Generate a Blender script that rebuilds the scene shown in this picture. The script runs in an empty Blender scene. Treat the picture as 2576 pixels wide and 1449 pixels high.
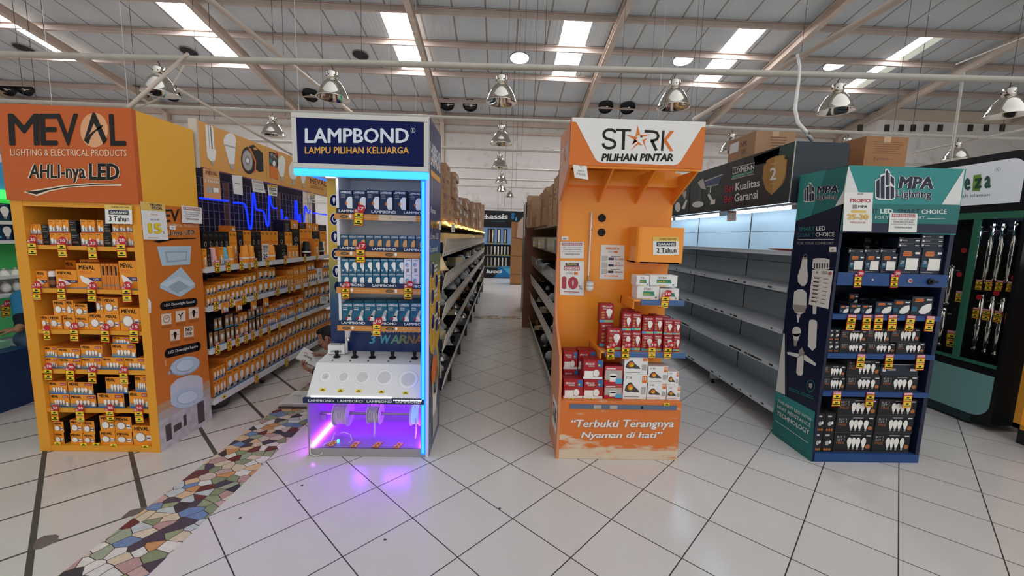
import bpy, math, random
import numpy as np
from mathutils import Vector, Matrix
random.seed(7)
SC = bpy.context.scene
COL = SC.collection
# ---------------------------------------------------------------- camera
EYE = Vector((0, 0, 1.59))
FPX = 1027.87
YAW, PITCH, ROLL = math.radians(1.8), math.radians(7.135), math.radians(-1.639)
_F = Vector((math.sin(YAW)*math.cos(PITCH), math.cos(YAW)*math.cos(PITCH), -math.sin(PITCH)))
_r = Vector((math.cos(YAW), -math.sin(YAW), 0)); _d = _F.cross(_r)
_R = _r*math.cos(ROLL)+_d*math.sin(ROLL)
_D = _d*math.cos(ROLL)-_r*math.sin(ROLL)
cam = bpy.data.cameras.new('camera'); cam_o = bpy.data.objects.new('camera', cam); COL.objects.link(cam_o)
cam_o.matrix_world = Matrix(((_R.x, -_D.x, -_F.x, EYE.x), (_R.y, -_D.y, -_F.y, EYE.y), (_R.z, -_D.z, -_F.z, EYE.z), (0, 0, 0, 1)))
cam.sensor_fit = 'HORIZONTAL'; cam.sensor_width = 36; cam.lens = 36*FPX/2576
cam.clip_start = .05; cam.clip_end = 200
SC.camera = cam_o
# ---------------------------------------------------------------- light and exposure
W = bpy.data.worlds.new('sky'); SC.world = W; W.use_nodes = True
bg = W.node_tree.nodes['Background']; bg.inputs[0].default_value = (.94, .975, 1, 1)
# overcast daylight, brighter on the open side to the right of the viewer
_n, _l = W.node_tree.nodes, W.node_tree.links; _tc = _n.new('ShaderNodeTexCoord'); _sx = _n.new('ShaderNodeSeparateXYZ'); _l.new(_tc.outputs['Generated'], _sx.inputs[0])
_ma = _n.new('ShaderNodeMath'); _ma.operation = 'MULTIPLY_ADD'; _ma.inputs[1].default_value = .5; _ma.inputs[2].default_value = .93; _l.new(_sx.outputs[0], _ma.inputs[0]); _l.new(_ma.outputs[0], bg.inputs[1])
SC.view_settings.view_transform = 'Standard'; SC.view_settings.look = 'None'; SC.view_settings.gamma = 1
SC.view_settings.use_curve_mapping = False
SC.view_settings.exposure = 0.0
SC.cycles.max_bounces = 6; SC.cycles.diffuse_bounces = 4; SC.cycles.glossy_bounces = 3; SC.cycles.transmission_bounces = 4
SC.cycles.transparent_max_bounces = 8; SC.cycles.caustics_reflective = False; SC.cycles.caustics_refractive = False
SC.cycles.sample_clamp_indirect = 4.0
SC.cycles.use_denoising = True
def area_light(name, loc, rot, sx, sy, power, color=(1, 1, 1)):
    l = bpy.data.lights.new(name, 'AREA'); l.shape = 'RECTANGLE'; l.size = sx; l.size_y = sy; l.energy = power; l.color = color
    o = bpy.data.objects.new(name, l); COL.objects.link(o); o.location = loc; o.rotation_euler = rot
    return o
LIGHTS = True
# daylight through the open shop front behind the viewer, and through the roof lights overhead
#area_light('shopfront_daylight', (3.0, -7.5, 2.6), (math.radians(78), 0, 0), 14, 4.0, 420, (1, .97, .94))
#area_light('rooflight_daylight', (1.0, -1.0, 8.2), (0, 0, 0), 10, 5, 330, (.97, .99, 1))
for k, x in enumerate((-9.9, -3.4, 2.25, 7.6, 13.4)):
    pass #('rooflight_daylight', (x, 14.6, 7.72), (math.radians(-11), 0, 0), .8, 3.3, 190, (.95, .98, 1))

# ---------------------------------------------------------------- pixel rays (photo frame 2576 x 1449) to points on real planes
def ray(px, py): return _F+_R*((px-1288)/FPX)+_D*((py-724.5)/FPX)
def onY(px, py, Y): d = ray(px, py); return EYE+d*(Y/d.y)
def onX(px, py, X): d = ray(px, py); return EYE+d*(X/d.x)
def onZ(px, py, Z): d = ray(px, py); return EYE+d*((Z-EYE.z)/d.z)
def crop(x0, y0, s): return lambda x, y: (x0+x/s, y0+y/s)
c0 = crop(0, 0, 1)
c1 = crop(0, 240, 3.15); c2 = crop(0, 660, 2.898); c3 = crop(480, 280, 3.813); c4 = crop(500, 620, 3.45)
c5 = crop(700, 260, 3.293); c6 = crop(700, 680, 3.0186); c7 = crop(1070, 280, 3.623); c8 = crop(1070, 640, 3.623)
d1 = crop(1370, 280, 3.293); d2 = crop(1370, 700, 3.0186); d3 = crop(1670, 300, 3.6229); d4 = crop(1670, 600, 3.221)
d5 = crop(1920, 400, 3.813); d6 = crop(1920, 740, 3.2926); d7 = crop(2230, 300, 3.15); d8 = crop(2230, 700, 3.15)
e4 = crop(1100, 400, 7.246); e5 = crop(1100, 540, 6.585); e6 = crop(1310, 620, 3.81); er = crop(1300, 440, 7.24)

# ---------------------------------------------------------------- materials
def lin(h):
    h = h.lstrip('#'); out = []
    for i in (0, 2, 4):
        c = int(h[i:i+2], 16)/255
        out.append(c/12.92 if c <= .04045 else ((c+.055)/1.055)**2.4)
    return (*out, 1)
MATS = {}
def M(name, hexc='808080', rough=.5, metal=0, emit=0, noise=0, nscale=6, spec=.3, trans=0, alpha=1):
    if name in MATS: return MATS[name]
    m = bpy.data.materials.new(name); m.use_nodes = True; nt = m.node_tree; b = nt.nodes['Principled BSDF']
    c = lin(hexc)
    b.inputs['Base Color'].default_value = c; b.inputs['Roughness'].default_value = rough; b.inputs['Metallic'].default_value = metal
    b.inputs['Specular IOR Level'].default_value = spec
    if trans: b.inputs['Transmission Weight'].default_value = trans
    if alpha < 1: b.inputs['Alpha'].default_value = alpha
    if emit:
        b.inputs['Emission Color'].default_value = c; b.inputs['Emission Strength'].default_value = emit
    if noise:
        tc = nt.nodes.new('ShaderNodeTexCoord'); n = nt.nodes.new('ShaderNodeTexNoise'); n.inputs['Scale'].default_value = nscale
        n.inputs['Detail'].default_value = 5
        r = nt.nodes.new('ShaderNodeMapRange'); r.inputs[1].default_value = .3; r.inputs[2].default_value = .7
        r.inputs[3].default_value = 1-noise; r.inputs[4].default_value = 1+noise*.5
        mx = nt.nodes.new('ShaderNodeVectorMath'); mx.operation = 'SCALE'; mx.inputs[0].default_value = c[:3]
        nt.links.new(tc.outputs['Object'], n.inputs['Vector']); nt.links.new(n.outputs['Fac'], r.inputs[0])
        nt.links.new(r.outputs[0], mx.inputs['Scale']); nt.links.new(mx.outputs[0], b.inputs['Base Color'])
    MATS[name] = m; return m

# ---------------------------------------------------------------- text as mesh polygons
_TC = {}
def text_polys(s, bold=0., shear=0., space=1., res=2):
    k = (s, bold, shear, space)
    if k in _TC: return _TC[k]
    cu = bpy.data.curves.new('lettering', 'FONT'); cu.body = s; cu.shear = shear; cu.resolution_u = res
    cu.space_character = space; cu.fill_mode = 'BOTH'
    ob = bpy.data.objects.new('lettering', cu); me = ob.to_mesh()
    v = np.array([p.co[:2] for p in me.vertices]) if len(me.vertices) else np.zeros((1, 2))
    f = [tuple(p.vertices) for p in me.polygons]
    ob.to_mesh_clear(); bpy.data.objects.remove(ob); bpy.data.curves.remove(cu)
    if bold:                                      # heavier strokes: the same outlines laid down a little to each side
        g = bold*.95; n0 = len(v); vs = []; fs = []
        for i, (dx, dy) in enumerate(((-g, 0), (g, 0), (0, g*.6), (0, -g*.6))): vs.append(v+np.array([dx, dy])); fs += [tuple(a+i*n0 for a in q) for q in f]
        v = np.concatenate(vs); f = fs
    mn, mx = v.min(0), v.max(0); v = (v-mn)/np.maximum(mx-mn, 1e-6)
    n1 = len(v)//4 if bold else max(1, len(v)); v = np.column_stack([v, (np.arange(len(v))//n1)*.14])   # each outline a hair above the last
    _TC[k] = (v.tolist(), f); return _TC[k]

# ---------------------------------------------------------------- planes
class Fr:                                         # a real plane: origin, right, up, outward normal
    def __init__(s, o, r, u=(0, 0, 1), n=None):
        s.o, s.r, s.u = Vector(o), Vector(r).normalized(), Vector(u).normalized()
        s.n = Vector(n).normalized() if n else s.r.cross(s.u)
    def p(s, x, z, off=0): return s.o+s.r*x+s.u*z+s.n*off
    def px(s, a):
        d = ray(*a); return EYE+d*((s.o-EYE).dot(s.n)/d.dot(s.n))
def FY(Y): return Fr((0, Y, 0), (1, 0, 0))       # faces the viewer
def FXp(X): return Fr((X, 0, 0), (0, 1, 0))      # faces +X
def FXm(X): return Fr((X, 0, 0), (0, -1, 0))     # faces -X

# ---------------------------------------------------------------- mesh builder
class MB:
    def __init__(s): s.v = []; s.f = []; s.m = []; s.mats = []
    def mi(s, m):
        if m not in s.mats: s.mats.append(m)
        return s.mats.index(m)
    def add(s, vs, fs, m):
        b = len(s.v); s.v += [tuple(p) for p in vs]; k = s.mi(m)
        for f in fs: s.f.append(tuple(b+i for i in f)); s.m.append(k)
        return s
    def hexa(s, p, m): return s.add(p, [(0, 3, 2, 1), (4, 5, 6, 7), (0, 1, 5, 4), (1, 2, 6, 5), (2, 3, 7, 6), (3, 0, 4, 7)], m)
    def box(s, x0, x1, y0, y1, z0, z1, m):
        x0, x1 = min(x0, x1), max(x0, x1); y0, y1 = min(y0, y1), max(y0, y1); z0, z1 = min(z0, z1), max(z0, z1)
        return s.hexa([(x0, y0, z0), (x1, y0, z0), (x1, y1, z0), (x0, y1, z0), (x0, y0, z1), (x1, y0, z1), (x1, y1, z1), (x0, y1, z1)], m)
    def poly(s, pts, m): return s.add(pts, [tuple(range(len(pts)))], m)
    def prism(s, pts, vec, m):
        n = len(pts); a = [Vector(p) for p in pts]; b = [p+Vector(vec) for p in a]
        return s.add(a+b, [tuple(range(n))[::-1], tuple(range(n, 2*n))]+[(i, (i+1) % n, n+(i+1) % n, n+i) for i in range(n)], m)
    def tube(s, path, r, m, n=8, closed=False):
        P = [Vector(p) for p in path]; N = len(P); vs = []; fs = []; ref = None
        rr = r if isinstance(r, (list, tuple)) else [r]*N
        for i in range(N):
            t = (P[min(i+1, N-1)]-P[max(i-1, 0)]) if not closed else (P[(i+1) % N]-P[i-1])
            t = t.normalized() if t.length > 1e-9 else Vector((0, 0, 1))
            if ref is None: ref = t.orthogonal().normalized()
            a = ref-t*ref.dot(t)
            a = a.normalized() if a.length > 1e-6 else t.orthogonal().normalized()
            ref = a; b = t.cross(a)
            for k in range(n):
                w = 2*math.pi*k/n; vs.append(P[i]+(a*math.cos(w)+b*math.sin(w))*rr[i])
        L = N if closed else N-1
        for i in range(L):
            j = (i+1) % N
            for k in range(n): fs.append((i*n+k, i*n+(k+1) % n, j*n+(k+1) % n, j*n+k))
        if not closed: fs += [tuple(range(n))[::-1], tuple(range((N-1)*n, N*n))]
        return s.add(vs, fs, m)
    def lathe(s, prof, c, m, axis=(0, 0, 1), n=20, cap=True):   # prof: (radius, height along axis)
        ax = Vector(axis).normalized(); a = ax.orthogonal().normalized(); b = ax.cross(a); c = Vector(c); vs = []; fs = []
        for (r, h) in prof:
            for k in range(n):
                w = 2*math.pi*k/n; vs.append(c+ax*h+(a*math.cos(w)+b*math.sin(w))*r)
        for i in range(len(prof)-1):
            for k in range(n): fs.append((i*n+k, i*n+(k+1) % n, (i+1)*n+(k+1) % n, (i+1)*n+k))
        if cap: fs += [tuple(range(n))[::-1], tuple(range((len(prof)-1)*n, len(prof)*n))]
        return s.add(vs, fs, m)
    def deco(s, bl, br, tr, tl, out=None): return Deco(s, bl, br, tr, tl, out)
    def dpx(s, fr, bl, br, tr, tl): return Deco(s, fr.px(bl), fr.px(br), fr.px(tr), fr.px(tl), fr.n)
    def drc(s, fr, cf, x0, y0, x1, y1): return s.dpx(fr, cf(x0, y1), cf(x1, y1), cf(x1, y0), cf(x0, y0))
    def build(s, name, parent=None, smooth=False, bevel=0, loc=None, local=False):
        me = bpy.data.meshes.new(name); o = bpy.data.objects.new(name, me)
        off = Vector((0, 0, 0))
        if not local:
            if parent is not None: off = wloc(parent)
            elif loc is not None: off = Vector(loc)
        me.from_pydata([tuple(Vector(p)-off) for p in s.v] if off.length else s.v, [], s.f)
        for m in s.mats: me.materials.append(m)
        me.polygons.foreach_set('material_index', s.m)
        if smooth: me.polygons.foreach_set('use_smooth', [True]*len(s.f))
        me.update(); COL.objects.link(o)
        if parent is not None: o.parent = parent
        if loc is not None: o.location = loc
        if bevel:
            b = o.modifiers.new('bevel', 'BEVEL'); b.width = bevel; b.segments = 2; b.limit_method = 'ANGLE'
        return o
def wloc(o):
    v = Vector(o.location)
    while o.parent is not None: o = o.parent; v += o.location
    return v
STEP = .0009
class Deco:                                       # prints on one face, in unit coordinates of that face
    def __init__(s, mb, bl, br, tr, tl, out=None):
        s.mb = mb; s.c = [Vector(p) for p in (bl, br, tr, tl)]
        s.n = Vector(out).normalized() if out else (s.c[1]-s.c[0]).cross(s.c[3]-s.c[0]).normalized()
        s.step = STEP
    def at(s, u, v, l=1):
        a, b, c, d = s.c
        return a*(1-u)*(1-v)+b*u*(1-v)+c*u*v+d*(1-u)*v+s.n*(s.step*l)
    def poly(s, uv, m, l=1): s.mb.poly([s.at(u, v, l) for u, v in uv], m); return s
    def rect(s, u0, v0, u1, v1, m, l=1): return s.poly([(u0, v0), (u1, v0), (u1, v1), (u0, v1)], m, l)
    def ell(s, u, v, ru, rv, m, l=1, n=18): return s.poly([(u+ru*math.cos(2*math.pi*k/n), v+rv*math.sin(2*math.pi*k/n)) for k in range(n)], m, l)
    def ring(s, u, v, ru, rv, t, m, l=1, n=24):
        pts = []; fs = []
        for k in range(n):
            w = 2*math.pi*k/n; c, q = math.cos(w), math.sin(w)
            pts += [s.at(u+ru*c, v+rv*q, l), s.at(u+ru*(1-t)*c, v+rv*(1-t)*q, l)]
        for k in range(n):
            j = (k+1) % n; fs.append((2*k, 2*j, 2*j+1, 2*k+1))
        s.mb.add(pts, fs, m); return s
    def text(s, t, u0, v0, u1, v1, m, l=1, bold=0., shear=0., space=1., res=2):
        v, f = text_polys(t, bold, shear, space, res)
        s.mb.add([s.at(u0+(u1-u0)*a, v0+(v1-v0)*b, l+c) for a, b, c in v], f, m); return s
    def outlined(s, t, u0, v0, u1, v1, m, mo, l=1, bold=0., shear=0., ob=.04):
        v, f = text_polys(t, bold+ob, shear); g = ob*.9
        h = (v1-v0)*g; w = h*.55
        s.mb.add([s.at(u0-w+(u1-u0+2*w)*a, v0-h*.6+(v1-v0+1.2*h)*b, l+c) for a, b, c in v], f, mo)
        return s.text(t, u0, v0, u1, v1, m, l+1, bold, shear)
    def bars(s, u0, v0, u1, v1, n, m, l=1, fill=.5, seed=0):   # lines of print too small to read in the photo
        rnd = random.Random(seed+n)
        for k in range(n):
            t = v1-(v1-v0)*k/n; h = (v1-v0)/n*fill; w = (u1-u0)*(.65+.35*rnd.random()); c = (u0+u1)/2
            s.rect(c-w/2, t-h, c+w/2, t, m, l)
        return s
    def bulb(s, u, v, w, h, m, mc, l=1):          # outline of a lamp bulb standing on its cap; centre u, base v
        pts = []
        for k in range(13):
            a = math.radians(-35+250*k/12); pts.append((u+w/2*math.cos(a), v+h*.68+h*.32*math.sin(a)))
        pts += [(u-w*.22, v+h*.2), (u+w*.22, v+h*.2)]
        s.poly(pts, m, l); return s.rect(u-w*.17, v, u+w*.17, v+h*.21, mc, l)

# ---------------------------------------------------------------- objects
def put(o, label, cat, group=None, kind=None):
    if label: o['label'] = label
    if cat: o['category'] = cat
    if group: o['group'] = group
    if kind: o['kind'] = kind
    return o
def thing(name, label, cat, loc=(0, 0, 0), group=None):
    o = bpy.data.objects.new(name, None); COL.objects.link(o); o.location = loc; o.empty_display_size = .1
    return put(o, label, cat, group)
def struct(o): o['kind'] = 'structure'; return o
def clone(o, loc, scale=None, rot=None, parent=None):
    c = o.copy(); COL.objects.link(c); c.location = loc
    if scale: c.scale = scale
    if rot: c.rotation_euler = rot
    c.parent = parent
    for ch in o.children:
        d = ch.copy(); COL.objects.link(d); d.parent = c
        for g in ch.children:
            e = g.copy(); COL.objects.link(e); e.parent = d
    return c
ORD = 'first second third fourth fifth sixth seventh eighth ninth tenth eleventh twelfth thirteenth fourteenth fifteenth sixteenth seventeenth eighteenth nineteenth twentieth'.split()
TENS = {2: 'twenty', 3: 'thirty', 4: 'forty', 5: 'fifty', 6: 'sixty', 7: 'seventy', 8: 'eighty', 9: 'ninety'}
def nth(i):
    if i < 20: return ORD[i]
    t, u = divmod(i+1, 10)
    if u == 0: return TENS[t][:-1]+'ieth'
    return TENS[t]+'-'+ORD[u-1]
# ================================================================ SETTING
def nodes(m): return m.node_tree.nodes, m.node_tree.links
def mth(N, L, op, a, b=None, c=None):
    n = N.new('ShaderNodeMath'); n.operation = op
    for i, x in enumerate((a, b, c)):
        if x is None: continue
        if isinstance(x, (int, float)): n.inputs[i].default_value = x
        else: L.new(x, n.inputs[i])
    return n.outputs[0]
def floor_material():
    m = bpy.data.materials.new('floor_tiles'); m.use_nodes = True; N, L = nodes(m); b = N['Principled BSDF']
    g = N.new('ShaderNodeNewGeometry'); sp = N.new('ShaderNodeSeparateXYZ'); L.new(g.outputs['Position'], sp.inputs[0])
    X, Y = sp.outputs[0], sp.outputs[1]
    s = mth(N, L, 'ADD', X, Y); d = mth(N, L, 'SUBTRACT', Y, X)
    def line(t, o, per, w):                          # 1 on a joint
        q = mth(N, L, 'FRACT', mth(N, L, 'DIVIDE', mth(N, L, 'SUBTRACT', t, o-per/2), per))
        return mth(N, L, 'LESS_THAN', mth(N, L, 'ABSOLUTE', mth(N, L, 'SUBTRACT', q, .5)), w/per/2)
    mx = lambda a, c: mth(N, L, 'MAXIMUM', a, c)
    right = mx(line(s, 1.118, .5658, .0085), line(d, 3.1635, .5658, .0085))
    left = mx(line(s, .22, .588, .036), line(d, 4.74, .59, .02))
    far = mx(line(s, 1.118, .5658, .004), line(d, 3.1635, .5658, .004))
    isl = mth(N, L, 'LESS_THAN', X, -1.95); isf = mth(N, L, 'GREATER_THAN', Y, 8.1)
    def mixv(f, a, c): return mth(N, L, 'ADD', mth(N, L, 'MULTIPLY', a, mth(N, L, 'SUBTRACT', 1, f)), mth(N, L, 'MULTIPLY', c, f))
    j = mixv(isf, mixv(isl, right, left), mth(N, L, 'MULTIPLY', far, .4))
    def cell(t, o, per): return mth(N, L, 'FLOOR', mth(N, L, 'DIVIDE', mth(N, L, 'SUBTRACT', t, o), per))
    cx = N.new('ShaderNodeCombineXYZ'); L.new(cell(s, 1.118, .5658), cx.inputs[0]); L.new(cell(d, 3.1635, .5658), cx.inputs[1])
    wn = N.new('ShaderNodeTexWhiteNoise'); wn.noise_dimensions = '2D'; L.new(cx.outputs[0], wn.inputs['Vector'])
    nz = N.new('ShaderNodeTexNoise'); nz.inputs['Scale'].default_value = 9; nz.inputs['Detail'].default_value = 8; nz.inputs['Roughness'].default_value = .65
    L.new(g.outputs['Position'], nz.inputs['Vector'])
    n2 = N.new('ShaderNodeTexNoise'); n2.inputs['Scale'].default_value = 1.3; n2.inputs['Detail'].default_value = 3; L.new(g.outputs['Position'], n2.inputs['Vector'])
    br = mth(N, L, 'ADD', mth(N, L, 'ADD', mth(N, L, 'MULTIPLY', wn.outputs[0], .04), mth(N, L, 'MULTIPLY', nz.outputs[0], .07)), mth(N, L, 'ADD', mth(N, L, 'MULTIPLY', n2.outputs[0], .1), .86))
    ca = N.new('ShaderNodeMix'); ca.data_type = 'RGBA'; ca.inputs[6].default_value = lin('D6CFCA'); ca.inputs[7].default_value = lin('CFC3BC'); L.new(isl, ca.inputs[0])
    sc = N.new('ShaderNodeVectorMath'); sc.operation = 'SCALE'; L.new(ca.outputs[2], sc.inputs[0]); L.new(br, sc.inputs['Scale'])
    gc = N.new('ShaderNodeMix'); gc.data_type = 'RGBA'; gc.inputs[6].default_value = lin('33302E'); gc.inputs[7].default_value = lin('4A423D'); L.new(isl, gc.inputs[0])
    cm = N.new('ShaderNodeMix'); cm.data_type = 'RGBA'; L.new(j, cm.inputs[0]); L.new(sc.outputs[0], cm.inputs[6]); L.new(gc.outputs[2], cm.inputs[7])
    L.new(cm.outputs[2], b.inputs['Base Color'])
    L.new(mth(N, L, 'ADD', mth(N, L, 'MULTIPLY', j, .4), mth(N, L, 'ADD', .13, mth(N, L, 'MULTIPLY', nz.outputs[0], .14))), b.inputs['Roughness'])
    b.inputs['Specular IOR Level'].default_value = .45
    return m
def mosaic_material():
    m = bpy.data.materials.new('mosaic_pieces'); m.use_nodes = True; N, L = nodes(m); b = N['Principled BSDF']
    g = N.new('ShaderNodeNewGeometry'); mp = N.new('ShaderNodeMapping'); mp.inputs['Scale'].default_value = (13.5, 15.5, 0); mp.inputs['Rotation'].default_value = (0, 0, .5)
    L.new(g.outputs['Position'], mp.inputs[0])
    def vor(f):
        v = N.new('ShaderNodeTexVoronoi'); v.voronoi_dimensions = '2D'; v.feature = f; v.inputs['Scale'].default_value = 1; v.inputs['Randomness'].default_value = .85
        L.new(mp.outputs[0], v.inputs['Vector']); return v
    v1 = vor('F1'); v2 = vor('DISTANCE_TO_EDGE')
    sp = N.new('ShaderNodeSeparateColor'); L.new(v1.outputs['Color'], sp.inputs[0])
    cr = N.new('ShaderNodeValToRGB'); cr.color_ramp.interpolation = 'CONSTANT'
    pal = ['6A2E30', 'D2BFA4', '939B78', '3C3740', 'D9B48A', 'DAD4CE', 'B8928E', 'D8C4AC', 'C9905F', '9DA48C', 'CDB6A8', 'E0D6CC', '6E86AC', 'D6B08A', '87906F', 'C4A29C', '4A4050', 'BFC3C2']
    el = cr.color_ramp.elements
    for i, h in enumerate(pal):
        e = el[i] if i < 2 else el.new(i/len(pal))
        e.position = i/len(pal); e.color = lin(h)
    L.new(sp.outputs[0], cr.inputs[0])
    nz = N.new('ShaderNodeTexNoise'); nz.inputs['Scale'].default_value = 45; nz.inputs['Detail'].default_value = 4; L.new(g.outputs['Position'], nz.inputs['Vector'])
    sc = N.new('ShaderNodeVectorMath'); sc.operation = 'SCALE'; L.new(cr.outputs[0], sc.inputs[0]); L.new(mth(N, L, 'ADD', .72, mth(N, L, 'MULTIPLY', nz.outputs[0], .5)), sc.inputs['Scale'])
    e = mth(N, L, 'LESS_THAN', v2.outputs['Distance'], .028)
    cm = N.new('ShaderNodeMix'); cm.data_type = 'RGBA'; L.new(e, cm.inputs[0]); L.new(sc.outputs[0], cm.inputs[6]); cm.inputs[7].default_value = lin('3A3532')
    L.new(cm.outputs[2], b.inputs['Base Color']); b.inputs['Roughness'].default_value = .35
    return m
def roof_material():
    m = bpy.data.materials.new('roof_sheeting'); m.use_nodes = True; N, L = nodes(m); b = N['Principled BSDF']
    g = N.new('ShaderNodeNewGeometry'); sp = N.new('ShaderNodeSeparateXYZ'); L.new(g.outputs['Position'], sp.inputs[0])
    q = mth(N, L, 'FRACT', mth(N, L, 'DIVIDE', mth(N, L, 'ADD', sp.outputs[0], 40.3), .98))
    seam = mth(N, L, 'LESS_THAN', mth(N, L, 'ABSOLUTE', mth(N, L, 'SUBTRACT', q, .5)), .028)
    nz = N.new('ShaderNodeTexNoise'); nz.inputs['Scale'].default_value = 1.1; nz.inputs['Detail'].default_value = 6; L.new(g.outputs['Position'], nz.inputs['Vector'])
    cm = N.new('ShaderNodeMix'); cm.data_type = 'RGBA'; L.new(nz.outputs[0], cm.inputs[0]); cm.inputs[6].default_value = lin('B0B8BC'); cm.inputs[7].default_value = lin('CDD2D3')
    c2 = N.new('ShaderNodeMix'); c2.data_type = 'RGBA'; L.new(seam, c2.inputs[0]); L.new(cm.outputs[2], c2.inputs[6]); c2.inputs[7].default_value = lin('8B8480')
    L.new(c2.outputs[2], b.inputs['Base Color']); b.inputs['Roughness'].default_value = .45; b.inputs['Metallic'].default_value = 0
    w = mth(N, L, 'SINE', mth(N, L, 'MULTIPLY', sp.outputs[0], 48))
    bp = N.new('ShaderNodeBump'); bp.inputs['Strength'].default_value = .12; bp.inputs['Distance'].default_value = .02; L.new(w, bp.inputs['Height']); L.new(bp.outputs[0], b.inputs['Normal'])
    return m
def wall_material():
    m = bpy.data.materials.new('white_plaster'); m.use_nodes = True; N, L = nodes(m); b = N['Principled BSDF']
    g = N.new('ShaderNodeNewGeometry')
    nz = N.new('ShaderNodeTexNoise'); nz.inputs['Scale'].default_value = 2.2; nz.inputs['Detail'].default_value = 9; nz.inputs['Roughness'].default_value = .6; L.new(g.outputs['Position'], nz.inputs['Vector'])
    cr = N.new('ShaderNodeValToRGB'); cr.color_ramp.elements[0].position = .27; cr.color_ramp.elements[0].color = lin('C4BBB3'); cr.color_ramp.elements[1].position = .45; cr.color_ramp.elements[1].color = lin('DFD8D2')
    L.new(nz.outputs[0], cr.inputs[0]); L.new(cr.outputs[0], b.inputs['Base Color']); b.inputs['Roughness'].default_value = .8
    return m
FLOOR_M = floor_material(); MOS = mosaic_material(); ROOF = roof_material(); WALL = wall_material()
STEEL = M('painted_steel', 'C6B5A6', .5, noise=.12, nscale=2)
PURL = M('purlin_steel', 'C0AEA3', .55, noise=.12, nscale=3)
PIPE = M('grey_pipe', 'C2BBAF', .4, noise=.1)
CHROME = M('chrome', 'D9D2C8', .1, 1)
BLACK = M('black', '131214', .45)
WHITE = M('white', 'E6E3DE', .5)
DARKWIRE = M('dark_wire', '3A3533', .6)
PALEWIRE = M('pale_wire', 'D8D2CA', .5)
SKYLT = M('skylight_sheet', 'F4F8FF', .5, emit=27)

f = MB(); f.box(-24, 24, -9, 19.6, -.2, 0, FLOOR_M)
cem = M('cement_patch', '6F6259', .8, noise=.15)
kf = crop(0, 1000, 3.22)
for pts in ([(265, 1200), (300, 1150), (360, 1118), (450, 1108), (480, 1120), (470, 1145), (500, 1150), (420, 1185), (330, 1225), (270, 1235)], [(980, 975), (1050, 915), (1110, 900), (1200, 885), (1190, 900), (1080, 960)]):
    f.poly([onZ(*kf(*p), .0008) for p in pts], cem)
dirt = M('dirt_speck', '4A423D', .8)
for a, b_ in [(760, 1221), (968, 1357), (753, 1258), (604, 1303), (1257, 1279)]:
    q = onZ(a, b_, .0008); f.poly([q+Vector((.011*math.cos(t)*random.uniform(.6, 1.3), .008*math.sin(t), 0)) for t in (0, .9, 1.9, 2.8, 3.7, 4.6, 5.5)], dirt)
struct(f.build('floor'))
t = MB(); t.box(-1.975, -1.58, .6, 7.82, -.01, .0012, MOS); t.box(-2.2, 2.2, 7.8, 8.1, -.01, .0012, MOS); struct(t.build('trim_1'))
SLOPE = .19
def roofz(y): return 6.99+SLOPE*(19.5-y)
# roof sheets with real openings for the roof lights
ROOF0 = 5.0
SKX = [(-16.05, -15.2), (-10.35, -9.45), (-3.78, -2.9), (1.78, 2.64), (7.2, 8.05), (13.0, 13.75)]
SK0, SK1 = 13.02, 16.3
m = MB()
def roofstrip(x0, x1, y0, y1):
    m.hexa([(x0, y0, roofz(y0)), (x1, y0, roofz(y0)), (x1, y1, roofz(y1)), (x0, y1, roofz(y1)), (x0, y0, roofz(y0)+.04), (x1, y0, roofz(y0)+.04), (x1, y1, roofz(y1)+.04), (x0, y1, roofz(y1)+.04)], ROOF)
roofstrip(-24, 24, ROOF0, SK0); roofstrip(-24, 24, SK1, 19.7)
e = -24
for a, b_ in SKX: roofstrip(e, a, SK0, SK1); e = b_
roofstrip(e, 24, SK0, SK1)
struct(m.build('ceiling'))
for i, (a, b_) in enumerate(SKX):
    m = MB()
    if i < 5: m.hexa([(a, SK0, roofz(SK0)+.02), (b_, SK0, roofz(SK0)+.02), (b_, SK1, roofz(SK1)+.02), (a, SK1, roofz(SK1)+.02), (a, SK0, roofz(SK0)+.05), (b_, SK0, roofz(SK0)+.05), (b_, SK1, roofz(SK1)+.05), (a, SK1, roofz(SK1)+.05)], SKYLT)
    else:
        c = a+.42
        for p, q, mm in ((a, c, SKYLT), (c, c+.03, STEEL), (c+.03, b_, M('old_skylight', 'C9CDBF', .5, emit=.55))):
            m.hexa([(p, SK0, roofz(SK0)+.02), (q, SK0, roofz(SK0)+.02), (q, SK1, roofz(SK1)+.02), (p, SK1, roofz(SK1)+.02), (p, SK0, roofz(SK0)+.05), (q, SK0, roofz(SK0)+.05), (q, SK1, roofz(SK1)+.05), (p, SK1, roofz(SK1)+.05)], mm)
    struct(m.build('window_%d' % (i+1)))
tn = 2
for y in (6.8, 8.4, 10.0, 11.5, 13.02, 14.48, 16.15, 18.0, 19.3):   # purlins, a lipped channel each
    m = MB(); z = roofz(y)
    m.box(-24, 24, y-.008, y+.008, z-.19, z-.005, PURL); m.box(-24, 24, y-.07, y+.008, z-.2, z-.185, PURL); m.box(-24, 24, y-.07, y+.008, z-.02, z-.008, PURL); m.box(-24, 24, y-.074, y-.064, z-.2, z-.165, PURL)
    struct(m.build('trim_%d' % tn)); tn += 1
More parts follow.
